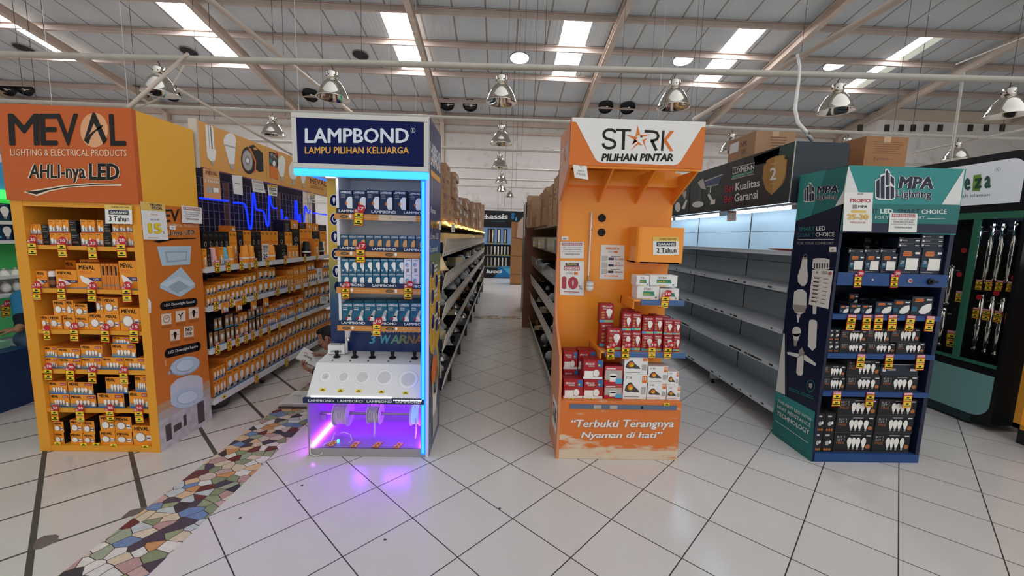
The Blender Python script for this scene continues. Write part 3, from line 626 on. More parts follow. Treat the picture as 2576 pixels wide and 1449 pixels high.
def price_tag(loc, label, group, num=None, rz=0., tilt=0., lean=0., s=1., kind='tag'):
    o = bpy.data.objects.new('price_tag', tag_mesh(kind)); COL.objects.link(o); o.location = loc; o.scale = (s, s, s); o.rotation_euler = (lean, tilt, rz)
    put(o, label, 'price tag', group)
    if num is not None:
        b = bpy.data.objects.new('discount_badge', tag_mesh('n'+num)); COL.objects.link(b); b.parent = o; b.location = (.014, -.003, .104)
    return o
def tags(fr, cf, items, where, group, num=None, rz=0., s=1., kind='tag', lean=0.):
    """items (x centre, y top, y bottom[, number]) left to right as read off the photo"""
    for i, it in enumerate(items):
        q = fr.px(cf(it[0], it[2])); t = fr.px(cf(it[0], it[1])); n = it[3] if len(it) > 3 else num
        sc = s if s else max(.4, (t.z-q.z)/(.1 if n is None else .128))
        price_tag(q, '%s price tag, from left %s, %s' % ('small yellow' if kind == 'small' else ('red and yellow' if n is None else ('red and yellow %s percent' % n if n else 'red round-topped')), nth(i), where), group, n, rz, random.uniform(-.06, .06), lean, sc, kind)
def sheet(name, fr, px4, draw, label, cat='sign', group=None, off=.002, thick=.0012, mat=None):
    """a printed sheet on a real plane; px4 = bl, br, tr, tl in the photo"""
    P = [fr.px(a)+fr.n*off for a in px4]; m = MB(); m.prism([p-fr.n*thick for p in P], fr.n*thick, mat or PAPER); d = m.deco(*P, fr.n); draw(d)
    c = sum(P, Vector())/4
    o = m.build(name, loc=tuple(c)); return put(o, label, cat, group)
def rc(cf, x0, y0, x1, y1): return [cf(x0, y1), cf(x1, y1), cf(x1, y0), cf(x0, y0)]
def draw_garansi(n):
    def f(d): d.rect(0, .76, 1, 1, M('sheet_gold', 'E3BE62', .5)); d.text('SUPER GROSIR', .25, .84, .9, .92, INK, 2); d.rect(.14, .48, .88, .72, M('sheet_slate', '3A3F4C', .5)); d.text('GARANSI', .18, .53, .84, .67, WHITEP, 2, bold=.03); d.text('%d Tahun' % n, .14, .12, .9, .4, INK, 1, bold=.02)
    return f
def draw_perhatian(d):
    d.rect(.08, .78, .92, .94, M('sheet_redband', 'B96A6C', .5)); d.text('PERHATIAN', .12, .81, .88, .91, WHITEP, 2, bold=.03); d.text('LAMPU YANG SUDAH DIBELI', .08, .62, .92, .69, GREYP); d.text('TIDAK BISA DITUKAR', .14, .5, .86, .57, INK); d.text('HANYA BISA KLAIM GARANSI', .08, .38, .92, .45, GREYP); d.text('TERIMAKASIH', .18, .2, .82, .3, INK)
# ================================================================ ORANGE BULB STAND, front left
MO = M('stand_orange', 'E39A2E', .35); MORUST = M('header_rust', 'C25C26', .45); MOSIDE = M('side_print_orange', 'D0732B', .4); MOYEL = M('stand_yellow', 'EFAF3A', .35); MOIN = M('stand_inside', 'C9842C', .5)
PEACH = M('logo_peach', 'DDA377', .5); CREAM = M('logo_cream', 'EBD3B6', .5); PALEB = M('print_pale_blue', 'B9CBD2', .4); PALEB2 = M('print_grey_blue', '9FB0B8', .4)
x0, x1, y0, y1, H = -3.2, -2.372, 2.8, 3.32, 2.33
st = thing('bulb_stand', 'tall orange display stand of bulb boxes with rust header, front left', 'display stand', (-2.79, 3.06, 0))
MB().box(x0, x0+.075, y0, y1, 0, 1.74, MO).build('side_panel', st, bevel=.003)
SZ = [1.448, 1.158, .875, .595, .315, .04]
m = MB(); m.box(x1-.06, x1, y0, y1, 0, 1.74, MO)
fs = FXp(x1+.0004)
def P1(pts, cf, mm, l=1): m.poly([fs.px(cf(*p))+fs.n*(STEP*l) for p in pts], mm)
q = lambda z: [(y0, z), (y1, z)]
# printed side panel: orange field, city strip at the foot
d = m.deco((x1, y0, 0), (x1, y1, 0), (x1, y1, 1.74), (x1, y0, 1.74), (1, 0, 0))
d.rect(0, .13, 1, 1, MOSIDE); d.rect(0, .165, 1, .2, M('print_haze2', 'BE9166', .5), 2); d.rect(0, .13, 1, .165, M('print_haze1', 'B0A595', .5), 2); d.rect(0, 0, 1, .13, M('print_city', 'BDB9B4', .5, noise=.25, nscale=14), 2)
for a, b_, c, e in [(.1, .03, .2, .1), (.24, .05, .38, .08), (.42, .05, .48, .1), (.7, .02, .84, .12)]: d.rect(a, b_, c, e, M('print_dark', '4A4542', .5), 3)
dl = m.dpx(fs, c1(1290, 1005), c1(1425, 1000), c1(1425, 900), c1(1290, 905)); dl.text('EV', .05, 0, .95, 1, INK, 3, bold=.02)
dl = m.dpx(fs, c1(1312, 1040), c1(1565, 1045), c1(1565, 1022), c1(1312, 1018)); dl.text('ELECTRICAL PRODUCTS', 0, 0, 1, 1, CREAM, 3)
dl = m.dpx(fs, c1(1315, 1125), c1(1540, 1112), c1(1540, 1062), c1(1315, 1070)); dl.outlined('LI-nya LED', 0, .05, 1, .95, INK, CREAM, 3, bold=.02)
P1([(1210, 1155), (1350, 1132), (1548, 1128), (1548, 1136), (1380, 1142), (1255, 1168)], c1, INK, 3)
P1([(1240, 1197), (1513, 1192), (1503, 1340), (1280, 1352)], c1, PALEB, 3); P1([(1303, 1235), (1482, 1232), (1475, 1310), (1318, 1325)], c1, PALEB2, 4); P1([(1318, 1248), (1470, 1245), (1464, 1300), (1330, 1313)], c1, PALEB, 5)
P1([(1317, 33), (1418, 155), (1420, 180), (1310, 253), (1165, 190), (1163, 160)], c2, PALEB, 3); P1([(1163, 160), (1300, 100), (1418, 155), (1308, 225)], c2, M('print_pale_blue2', 'CBDADF', .4), 4); P1([(1220, 178), (1300, 132), (1380, 180), (1290, 222)], c2, PALEB2, 5)
for txt, ya, yb, yc, yd, xa, xb in [('LED Downlight Round', 352, 318, 255, 290, 1165, 1437), ('LED Downlight Square', 702, 640, 575, 635, 1197, 1462)]:
    dl = m.dpx(fs, c2(xa, ya), c2(xb, yb), c2(xb, yc), c2(xa, yd)); dl.rect(.08, 0, .92, 1, INK, 3); dl.ell(.09, .5, .09, .5, INK, 3); dl.ell(.91, .5, .09, .5, INK, 3); dl.text(txt, .1, .33, .9, .72, WHITEP, 4, bold=.01)
for k, (cx, cy) in enumerate([(1212, 412), (1316, 390), (1411, 368), (1275, 528), (1375, 503)]):
    dl = m.dpx(fs, c2(cx-37, cy+46), c2(cx+35, cy+36), c2(cx+33, cy-42), c2(cx-39, cy-34)); dl.rect(0, 0, 1, 1, CREAM, 3)
    if k == 0: dl.ring(.5, .5, .34, .34, .12, INK, 4); dl.poly([(.48, .5), (.52, .5), (.7, .66), (.66, .68)], INK, 4); dl.poly([(.5, .5), (.4, .66), (.37, .64), (.47, .47)], INK, 4)
    elif k == 1: dl.poly([(.5, .12), (.54, .5), (.84, .8), (.6, .78), (.5, .56), (.4, .68), (.18, .72), (.44, .5)], INK, 4)
    elif k in (2, 3): dl.bulb(.5, .12, .34, .68, INK, INK, 4); dl.rect(.14, .5, .28, .55, INK, 4); dl.rect(.72, .5, .86, .55, INK, 4)
    else: dl.text('NO', .18, .54, .82, .88, INK, 4, bold=.04); dl.text('UV/IR', .2, .16, .8, .44, INK, 4, bold=.02)
    dl.bars(0, -.4, 1, -.14, 2, M('print_brown', '9A5A2A', .5), 3, .4)
ell = lambda cx, cy, rx, ry, rot, n=26: [(cx+rx*math.cos(t)*math.cos(rot)-ry*math.sin(t)*math.sin(rot), cy+rx*math.cos(t)*math.sin(rot)+ry*math.sin(t)*math.cos(rot)) for t in [2*math.pi*k/n for k in range(n)]]
P1(ell(1345, 755, 112, 66, -.3), c2, PALEB2, 3); P1(ell(1345, 750, 108, 60, -.3), c2, PALEB, 4); P1(ell(1345, 752, 70, 42, -.3), c2, PALEB2, 5); P1(ell(1345, 750, 66, 38, -.3), c2, M('print_pale_blue2', 'CBDADF', .4), 6)
P1([(1222, 800), (1245, 785), (1250, 800), (1225, 826)], c2, PALEB2, 3); P1([(1440, 715), (1465, 725), (1440, 740)], c2, PALEB2, 3)
P1([(1238, 940), (1240, 900), (1290, 850), (1380, 820), (1440, 822), (1474, 845), (1480, 930), (1470, 960), (1245, 1040)], c2, M('print_pale_grey', 'C9CCCD', .4), 3); P1(ell(1360, 985, 124, 70, -.28), c2, PALEB, 4); P1(ell(1362, 985, 80, 46, -.28), c2, PALEB2, 5); P1(ell(1362, 984, 76, 42, -.28), c2, M('print_pale_blue2', 'CBDADF', .4), 6)
P1([(1075, 255), (1098, 290), (1098, 370), (1082, 372)], c2, PAPER, 3); P1([(1195, 720), (1208, 715), (1210, 755), (1200, 755)], c2, PEACH, 3)
m.build('side_panel', st)
MB().box(x0+.075, x1-.06, y1-.02, y1, 0, 2.2, MOIN).build('back_panel', st)
MB().box(x0, x1, y0+.02, y1, 2.31, H, MOYEL).build('top_panel', st)
MB().box(x1-.02, x1, y0+.02, y1, 1.74, 2.31, MOYEL).build('upper_side', st); MB().box(x0, x0+.02, y0+.02, y1, 1.74, 2.31, MOYEL).build('upper_side', st)
m = MB(); m.box(x0-.004, x1+.002, y0-.012, y0+.02, 1.735, H+.002, MORUST)
fh = FY(y0-.0125); hd = m.drc(fh, c1, 0, 93, 1031, 93); hd = m.dpx(fh, c1(88, 858), c1(1098, 862), c1(1031, 95), c1(2, 93))
def htext(t, x0_, y0_, x1_, y1_, mm, l=1, **k): m.drc(fh, c1, x0_, y0_, x1_, y1_).text(t, 0, 0, 1, 1, mm, l, **k)
def rot_rect(xa, ya, xb, yb, sk): return (c1(xa+sk, yb), c1(xb+sk, yb), c1(xb, ya), c1(xa, ya))
m.poly([fh.px(c1(*p))+fh.n*STEP for p in ell(747, 275, 110, 138, 0)], PEACH)
for t, a, b_, u, v in [('M', 63, 318, 145, 397), ('E', 312, 460, 145, 397), ('V', 440, 628, 145, 398), ('L', 862, 1002, 148, 400)]:
    m.dpx(fh, c1(a+14, v), c1(b_, v), c1(b_-8, u), c1(a, u)).text(t, 0, 0, 1, 1, INK, 2, bold=.018)
for pts in ([(735, 136), (755, 138), (850, 352), (822, 390), (765, 255), (745, 222), (712, 300), (668, 355)], [(668, 358), (700, 318), (745, 280), (800, 245), (806, 236), (820, 240), (812, 250), (760, 285), (725, 325), (700, 388)]):
    m.poly([fh.px(c1(*p))+fh.n*STEP*2 for p in pts], INK)
m.dpx(fh, c1(88, 478), c1(1006, 482), c1(1004, 430), c1(85, 425)).text('LIGHTING & ELECTRICAL PRODUCTS', 0, 0, 1, 1, CREAM, 2)
m.dpx(fh, c1(230, 692), c1(685, 692), c1(672, 545), c1(240, 545)).outlined('AHLI-nya', 0, 0, 1, 1, INK, CREAM, 2, bold=.025, ob=.05)
m.dpx(fh, c1(706, 668), c1(950, 672), c1(948, 540), c1(706, 538)).outlined('LED', 0, 0, 1, 1, INK, CREAM, 2, bold=.045, ob=.05)
m.poly([fh.px(c1(*p))+fh.n*STEP*2 for p in [(188, 765), (300, 745), (500, 712), (720, 694), (965, 702), (968, 718), (740, 718), (540, 732), (400, 760), (295, 800)]], CREAM)
m.poly([fh.px(c1(*p))+fh.n*STEP*3 for p in [(205, 764), (300, 756), (510, 720), (720, 703), (955, 709), (740, 711), (530, 724), (385, 752), (290, 785)]], INK)
m.build('header_panel', st)
for i, z in enumerate(SZ):
    m = MB()
    if i < 5: m.box(x0+.075, x1-.06, y0+.004, y1-.02, z-.028, z, MO)
    else: m.box(x0+.075, x1-.06, y0+.004, y1-.02, 0, z, MO)
    m.build('shelf' if i < 5 else 'plinth', st, bevel=.002)
MB().box(x0+.075, x1-.06, y0+.004, y0+.024, 1.7, 1.74, MO).build('header_rail', st)
clr = M('clear_lip', 'FFFFFF', .05, trans=1)
WHAT = {'mv_bulb': 'small orange round-bulb box', 'mv_black': 'small black bulb box', 'mv_panel': 'orange slanting-lamp box', 'mv_spine': 'thin orange spine-out box', 'mv_round': 'orange round-lamp box', 'mv_roundk': 'black-sided orange round-lamp box', 'mv_multi': 'wide orange four-bulb box', 'mv_multik': 'wide black-sided four-bulb box'}
wf = lambda k: WHAT[k]
PY = ('Y', y0+.03)
g = lambda *a: a
S1 = [(205, 1100, 250, 1190, 'mv_bulb'), (252, 1105, 296, 1190, 'mv_bulb'), (298, 1105, 345, 1190, 'mv_bulb'), (346, 1100, 400, 1190, 'mv_black'), (402, 1090, 460, 1190, 'mv_bulb'), (461, 1090, 516, 1190, 'mv_bulb'), (517, 1090, 570, 1190, 'mv_bulb'), (572, 1095, 635, 1190, 'mv_black'), (645, 1090, 705, 1190, 'mv_bulb'), (706, 1090, 760, 1190, 'mv_bulb'), (762, 1090, 824, 1190, 'mv_bulb'), (826, 1100, 888, 1190, 'mv_black'), (890, 1085, 950, 1190, 'mv_bulb'), (951, 1085, 1012, 1190, 'mv_bulb'), (1014, 1085, 1066, 1190, 'mv_bulb'),
      (215, 1020, 262, 1098, 'mv_bulb'), (264, 1020, 298, 1098, 'mv_bulb'), (300, 1020, 331, 1098, 'mv_bulb'), (333, 1022, 388, 1098, 'mv_black'), (390, 985, 444, 1085, 'mv_bulb'), (446, 985, 498, 1085, 'mv_bulb'), (500, 985, 550, 1085, 'mv_bulb'), (555, 990, 610, 1085, 'mv_black'), (645, 985, 700, 1085, 'mv_bulb'), (702, 987, 757, 1085, 'mv_bulb'), (775, 988, 825, 1085, 'mv_bulb'), (828, 1000, 886, 1095, 'mv_black'), (892, 1012, 946, 1085, 'mv_bulb'), (948, 1012, 1000, 1085, 'mv_bulb'), (1002, 1012, 1056, 1085, 'mv_bulb')]
GM = 'boxes on the orange bulb stand'
stock(PY, c1, S1, SZ[0]+.001, .16, 'top shelf of orange stand', GM, wf, xlim=(x0+.078, x1-.063))
S2 = [(215, 60, 352, 185, 'mv_panel'), (416, 55, 570, 187, 'mv_panel'), (572, 8, 745, 190, 'mv_panel'), (748, 10, 782, 190, 'mv_spine'), (784, 10, 810, 190, 'mv_spine'), (812, 10, 838, 190, 'mv_spine'), (840, 12, 872, 190, 'mv_spine'), (880, -10, 1010, 195, 'mv_panel'), (255, -12, 372, 62, 'mv_panel', .09), (450, -16, 572, 58, 'mv_panel', .09)]
r = stock(PY, c2, S2[:8], SZ[1]+.001, .18, 'second shelf of orange stand', GM, wf, xlim=(x0+.078, x1-.063))
stock(('Y', y0+.22), c2, [(255, -12, 372, 185, 'mv_panel'), (450, -16, 572, 185, 'mv_panel'), (600, -20, 740, 185, 'mv_panel'), (760, 0, 880, 185, 'mv_panel')], SZ[1]+.001, .15, 'back row, second orange-stand shelf', GM, wf, xlim=(x0+.078, x1-.063))
b = FY(y0+.05).px(c2(384, 185)); jar = thing('spray_bottle', 'small dark bottle with white cap between orange boxes, second shelf', 'bottle', (b.x, y0+.06, SZ[1]+.001))
m = MB(); m.lathe([(.021, 0), (.022, .004), (.022, .068), (.018, .074)], (0, 0, 0), M('bottle_brown', '3A2622', .3), n=18); m.lathe([(.0223, .02), (.0223, .05)], (0, 0, 0), M('bottle_label', '8A5A46', .5), n=18, cap=False); m.build('bottle_body', jar, smooth=True, local=True)
m = MB(); m.lathe([(.023, .074), (.024, .078), (.022, .106), (.014, .112)], (0, 0, 0), WHITEP, n=18); m.build('bottle_cap', jar, smooth=True, local=True)
S3 = [(277, 385, 364, 482, 'mv_round'), (366, 387, 455, 482, 'mv_round'), (467, 394, 556, 485, 'mv_round'), (560, 396, 652, 490, 'mv_round'), (654, 370, 768, 490, 'mv_round'), (770, 375, 878, 493, 'mv_round'), (882, 330, 1032, 497, 'mv_round'), (395, 278, 488, 387, 'mv_round'), (490, 275, 545, 392, 'mv_round'), (547, 300, 645, 393, 'mv_roundk'), (705, 250, 756, 372, 'mv_round'), (758, 258, 866, 374, 'mv_round')]
stock(PY, c2, S3, SZ[2]+.001, .2, 'third shelf of orange stand', GM, wf, xlim=(x0+.078, x1-.063))
S4 = [(325, 692, 430, 772, 'mv_multi'), (432, 700, 596, 776, 'mv_multi'), (600, 695, 743, 778, 'mv_multi'), (746, 692, 908, 783, 'mv_multi'), (911, 695, 1068, 788, 'mv_multi'), (315, 612, 424, 694, 'mv_multi'), (426, 625, 588, 700, 'mv_multi'), (595, 602, 752, 695, 'mv_multi'), (818, 595, 995, 690, 'mv_multik'), (822, 542, 952, 592, 'mv_multi')]
stock(PY, c2, S4, SZ[3]+.001, .22, 'fourth shelf of orange stand', GM, wf, xlim=(x0+.078, x1-.063))
S5 = [(345, 960, 512, 1054, 'mv_multi'), (518, 965, 706, 1058, 'mv_multik'), (718, 955, 912, 1062, 'mv_multik'), (948, 942, 1090, 1066, 'mv_multi'), (330, 868, 494, 962, 'mv_multi'), (502, 872, 686, 966, 'mv_multik'), (776, 836, 960, 945, 'mv_multik'), (990, 826, 1088, 944, 'mv_multi')]
stock(PY, c2, S5, SZ[4]+.001, .24, 'fifth shelf of orange stand', GM, wf, xlim=(x0+.078, x1-.063))
S6 = [(385, 1240, 474, 1328, 'mv_roundk'), (520, 1244, 609, 1330, 'mv_round'), (611, 1250, 698, 1332, 'mv_roundk'), (736, 1230, 846, 1335, 'mv_round'), (848, 1236, 970, 1338, 'mv_roundk'), (976, 1190, 1120, 1342, 'mv_round'), (382, 1160, 470, 1242, 'mv_roundk'), (518, 1148, 606, 1246, 'mv_round'), (608, 1156, 695, 1252, 'mv_roundk'), (734, 1118, 840, 1232, 'mv_round'), (842, 1124, 966, 1238, 'mv_roundk')]
stock(PY, c2, S6, SZ[5]+.001, .26, 'lowest shelf of orange stand', GM, wf, xlim=(x0+.078, x1-.063))
ft = FY(y0-.004); GT = 'price tags on the orange bulb stand'
tags(ft, c1, [(260, 1110, 1270), (500, 1120, 1283), (738, 1140, 1300), (970, 1115, 1285)], 'top shelf of orange stand', GT, '20', s=None)
tags(ft, c2, [(272, 136, 275), (452, 136, 276), (672, 142, 288), (930, 140, 290)], 'second shelf of orange stand', GT, '15', s=None)
tags(ft, c2, [(347, 455, 566, ''), (543, 437, 576), (767, 444, 584), (978, 440, 588)], 'third shelf of orange stand', GT, '15', s=None)
tags(ft, c2, [(355, 730, 860), (515, 735, 872), (675, 750, 884), (908, 756, 892)], 'fourth shelf of orange stand', GT, '30', s=None)
tags(ft, c2, [(405, 1036, 1158), (590, 1036, 1168), (810, 1034, 1164), (1020, 1036, 1170)], 'fifth shelf of orange stand', GT, '30', s=None)
tags(FY(y0+.002), c2, [(420, 1302, 1332), (610, 1313, 1342), (700, 1313, 1340), (828, 1318, 1346), (1060, 1328, 1356)], 'lowest lip of orange stand', GT, kind='small', s=1.05)
sheet('guarantee_sign', FY(y0-.014), [c1(838, 1015), c1(1050, 1020), c1(1046, 872), c1(832, 865)], draw_garansi(3), 'white and gold three-year guarantee sign on the orange stand')
def dp(d):
    d.rect(0, .78, 1, 1, M('sheet_gold', 'E3BE62', .5)); d.text('PROMO', .36, .9, .86, .97, NAVYP, 2, bold=.03); d.text('SPECIAL', .4, .82, .88, .89, NAVYP, 2, bold=.03); d.text('MEVAL', .36, .66, .66, .7, ORTXT); d.text('DISCOUNT', .32, .52, .7, .56, INK); d.outlined('15', .2, .16, .76, .44, TAGY, M('sheet_goldline', 'B99A3A', .5), 1, bold=.04); d.text('%', .78, .16, .86, .24, INK); d.rect(.15, .04, .6, .055, GREYP)
sheet('discount_poster', fs, [c1(1125, 1140), c1(1322, 1145), c1(1290, 855), c1(1098, 840)], dp, 'white poster with a gold 15 on the stand side corner', off=.012)
sheet('notice_sign', fs, [c1(1430, 1010), c1(1592, 1018), c1(1585, 890), c1(1424, 870)], draw_perhatian, 'small white notice with red heading on the orange stand side', off=.012)
sheet('number_sticker', fs, [c1(1338, 1062), c1(1386, 1066), c1(1384, 1034), c1(1338, 1030)], lambda d: d.text('001', .3, .35, .7, .65, INK), 'tiny white number sticker below the poster, orange stand side', 'sticker', off=.006)
# ================================================================ NAVY STAND WITH NEON EDGE, centre left
NAVY = M('stand_navy', '101A4E', .35, spec=.1); LBW = M('stand_white', 'E4E1DD', .35); FRAME = M('aluminium_frame', 'CFCBC4', .35, .3); LBTXT = M('letter_pale', 'DCE3EA', .5); LBGOLD = M('letter_gold', 'E0A84A', .5)
NEON = M('neon_blue_strip', '1463FF', .4, emit=2.0); NEON_C = M('neon_cyan_strip', '38A8FF', .4, emit=1.5); MAG = M('led_magenta', 'C24CFF', .4, emit=60); LEDW = M('led_white', 'FFFFFF', .4, emit=5); DOWNL = M('downlight_lit', 'FFFFFF', .4, emit=9)
X0, X1, Yf = -1.335, -.478, 2.78
nv = thing('neon_stand', 'white and navy display stand with glowing blue neon edge and spooled light strips', 'display stand', (-.91, 3.0, 0))
def zpx(cf, x, y, Y): return onY(*cf(x, y), Y).z
# printed right side
m = MB(); m.box(X1-.022, X1, Yf, 3.28, 0, 2.345, LBW)
fs = FXp(X1)
d = m.deco((X1, Yf, 0), (X1, 3.28, 0), (X1, 3.28, 2.345), (X1, Yf, 2.345), (1, 0, 0))
d.rect(0, 0, 1, 1, M('side_navy', '2A3668', .3)); d.rect(.03, .36, 1, .56, M('side_gold', 'D7A93C', .35), 2); d.ell(.5, .37, .5, .07, M('side_gold'), 2); d.rect(.03, .56, 1, .62, M('side_olive', '6A7A5A', .35), 2); d.rect(.03, .62, 1, .66, M('side_blue', '3A6A9A', .35), 2)
d.ell(.55, .23, .35, .1, M('side_gold'), 3); d.ell(.5, .23, .26, .085, M('side_slate', '7A8AA8', .35), 4); d.poly([(.3, .06), (.6, .06), (.75, .25), (.3, .25)], LAMPW, 4); d.ell(.4, .25, .25, .045, ORTXT, 5); d.rect(.3, .03, .75, .1, SILV, 5)
d.text('LAMPBOND', .06, .875, .95, .92, LBTXT, 3, bold=.03); d.rect(.08, .845, .92, .862, LBGOLD, 3)
for k, t in enumerate(('Kenapa', 'Harus Pilih', 'Lampu LED', 'Lampbond?')): d.text(t, .08, .735-.038*k, (.5, .72, .78, .72)[k], .758-.038*k, LBGOLD if k == 1 else LBTXT, 3, bold=.01)
for u, v in ((.25, .57), (.6, .53), (.25, .49), (.65, .44), (.3, .41), (.65, .385)): d.ell(u, v, .13, .024, NAVY, 3); d.ring(u, v, .14, .026, .12, LBTXT, 4); d.bars(u+.16, v-.014, min(.98, u+.42), v+.014, 2, LBTXT, 4)
m.build('side_panel', nv)
# header box
zb = 1.992; zt = 2.335
m = MB(); fh = FY(2.745)
m.box(X0-.012, X1, 2.757, 3.28, zb, zt, LBW)
d = m.deco((X1, 2.757, zb), (X1, 3.28, zb), (X1, 3.28, zt), (X1, 2.757, zt), (1, 0, 0)); d.rect(.06, .05, 1, .97, NAVY); d.text('LAMPBOND', .1, .42, .95, .62, LBTXT, 2, bold=.03); d.rect(.1, .26, .9, .33, LBGOLD, 2)
m.build('header_box', nv)
m = MB(); t = .032
for a, b_, c, e in ((X0-.014, X1, zt-t, zt), (X0-.014, X1, zb, zb+t)): m.box(a, b_, 2.745, 2.765, c, e, FRAME)
for a, b_ in ((X0-.014, X0-.014+t), (X1-t, X1)): m.box(a, b_, 2.745, 2.765, zb+t, zt-t, FRAME)
m.build('header_frame', nv, bevel=.003)
m = MB(); m.box(X0+.018, X1-.032, 2.75, 2.757, zb+.03, zt-.03, NAVY)
fp = FY(2.7495)
m.drc(fp, c5, 220, 205, 1083, 330).text('LAMPBOND', 0, 0, 1, 1, LBTXT, 1, bold=.03)
m.drc(fp, c5, 220, 360, 1083, 418).text('LAMPU PILIHAN KELUARGA', 0, 0, 1, 1, LBGOLD, 1, bold=.03)
d = m.drc(fp, c5, 1098, 203, 1136, 245); d.ring(.5, .5, .5, .5, .16, LBTXT); d.text('R', .32, .25, .7, .75, LBTXT, 1, bold=.02)
m.build('header_sign', nv)
# neon under the header and down the right edge
m = MB(); m.box(X0-.012, X1-.004, 2.748, 2.79, zb-.046, zb-.002, NEON_C); m.box(X0-.012, X0+.004, 2.79, 3.24, zb-.022, zb-.002, NEON); m.build('neon_strip', nv, bevel=.006)
m = MB(); m.box(-.531, -.5, 2.762, 2.79, .03, zb-.046, NEON); m.box(-.524, -.508, 2.7605, 2.7615, .04, zb-.06, NEON_C); m.build('neon_strip', nv, bevel=.006)
m = MB(); m.box(X0, X1-.022, 2.79, 3.28, zb-.012, zb, LBW); m.build('canopy', nv)
q = onY(*c5(432, 640), 2.9); m = MB(); m.lathe([(.045, 0), (.045, -.012), (.036, -.018)], (q.x, 2.9, zb-.012), WHITE, n=24); m.lathe([(.036, -.016), (.03, -.022)], (q.x, 2.9, zb-.012), DOWNL, n=24); m.build('downlight', nv, smooth=False)
# back board, printed from yellow to navy
bm = bpy.data.materials.new('backboard_print'); bm.use_nodes = True; N, L = nodes(bm); b = N['Principled BSDF']
g_ = N.new('ShaderNodeNewGeometry'); sp = N.new('ShaderNodeSeparateXYZ'); L.new(g_.outputs['Position'], sp.inputs[0]); mr = N.new('ShaderNodeMapRange'); mr.inputs[1].default_value = .6; mr.inputs[2].default_value = 1.98; L.new(sp.outputs[2], mr.inputs[0])
cr = N.new('ShaderNodeValToRGB'); L.new(mr.outputs[0], cr.inputs[0]); E_ = cr.color_ramp.elements; E_[0].position = .18; E_[0].color = lin('182F63'); E_[1].position = .86; E_[1].color = lin('E8BE3A')
for p_, h_ in ((.34, '2A5578'), (.48, '7E8B45'), (.62, 'D2AC3A')): e = E_.new(p_); e.color = lin(h_)
L.new(cr.outputs[0], b.inputs['Base Color']); b.inputs['Roughness'].default_value = .35
m = MB(); m.box(-1.322, X1-.022, 3.2, 3.22, .62, zb-.012, bm); fb = FY(3.199)
for i, (x, y) in enumerate([(462, 805), (467, 958), (472, 1105), (478, 1248), (484, 1392)]):
    d = m.drc(fb, c5, x-36, y-50, x+36, y+50); d.ell(.5, .5, .5, .5, NAVY); d.ring(.5, .5, .52, .52, .1, WHITEP, 2); d.bulb(.5, .22, .34, .56, LBTXT, LBTXT, 2) if i % 2 == 0 else d.ring(.5, .5, .26, .26, .3, LBTXT, 2)
q = m.drc(fb, c6, 436, 86, 480, 160); q.ell(.3, .5, .5, .5, NAVY)
for i, (ch, hx) in enumerate(zip('3 WARNA', ['4FB7D8', '', '58B8C8', '6FA890', '8A9468', 'A08456', 'B0783E'])):
    if ch != ' ':
        xs = [690, 0, 775, 850, 912, 975, 1030][i]; xe = [740, 0, 855, 918, 980, 1040, 1098][i]; m.drc(fb, c6, xs, 490, xe, 557).text(ch, 0, 0, 1, 1, M('warna_%d' % i, hx, .5), 1, bold=.035, shear=.2)
m.drc(fb, c6, 705, 444, 1080, 474).text('BISA PUNYA LAMPU', 0, 0, 1, 1, LBTXT, 1, bold=.02, shear=.15)
m.build('back_panel', nv)
# shelf case
cx0, cx1, cy0, cy1 = -1.157, X1-.023, 2.95, 3.19
m = MB(); m.box(cx0, cx0+.018, cy0, cy1, .884, zb-.013, LBW); m.build('case_side', nv); MB().box(cx0, cx1, cy1, cy1+.008, .884, zb-.013, LBW).build('case_back', nv)
SZL = [1.70, 1.44, 1.178, .90]; WOOD = M('strip_orange', 'D08A45', .5)
for i, z in enumerate(SZL):
    m = MB(); m.box(cx0+.018, cx1, cy0, cy1, z-.02, z, LBW); m.box(cx0-.012, cx1, cy0-.006, cy0, z-.022, z+.018, WOOD); d = m.deco((cx0, cy0-.006, z-.022), (cx1, cy0-.006, z-.022), (cx1, cy0-.006, z+.018), (cx0, cy0-.006, z+.018), (0, -1, 0))
    for u in (.02, .5): d.ell(u+.06, .5, .045, .3, M('print_dark', '4A4542')); d.text('LED', u+.035, .36, u+.085, .64, LBGOLD, 2); d.text('LAMPU PILIHAN KELUARGA', u+.17, .36, u+.43, .64, M('strip_text', 'E8C08A', .5), 1); d.bulb(u+.13, .1, .03, .8, LAMPW, SILV)
    if i == 0: d.rect(.45, 0, .85, 1, M('strip_bare', 'D6BE9C', .5), 2)
    m.build('shelf', nv)
    m = MB(); za, zc = z+.02, z+.055; m.box(cx0+.002, cx1, cy0-.008, cy0-.004, za, zc, NAVYP); d = m.deco((cx0, cy0-.008, za), (cx1, cy0-.008, za), (cx1, cy0-.008, zc), (cx0, cy0-.008, zc), (0, -1, 0))
    for k in range(3): d.text('LAMPBOND', .03+.345*k, .24, .29+.345*k, .78, WHITEP, 1, bold=.025)
    m.build('shelf_lip', nv)
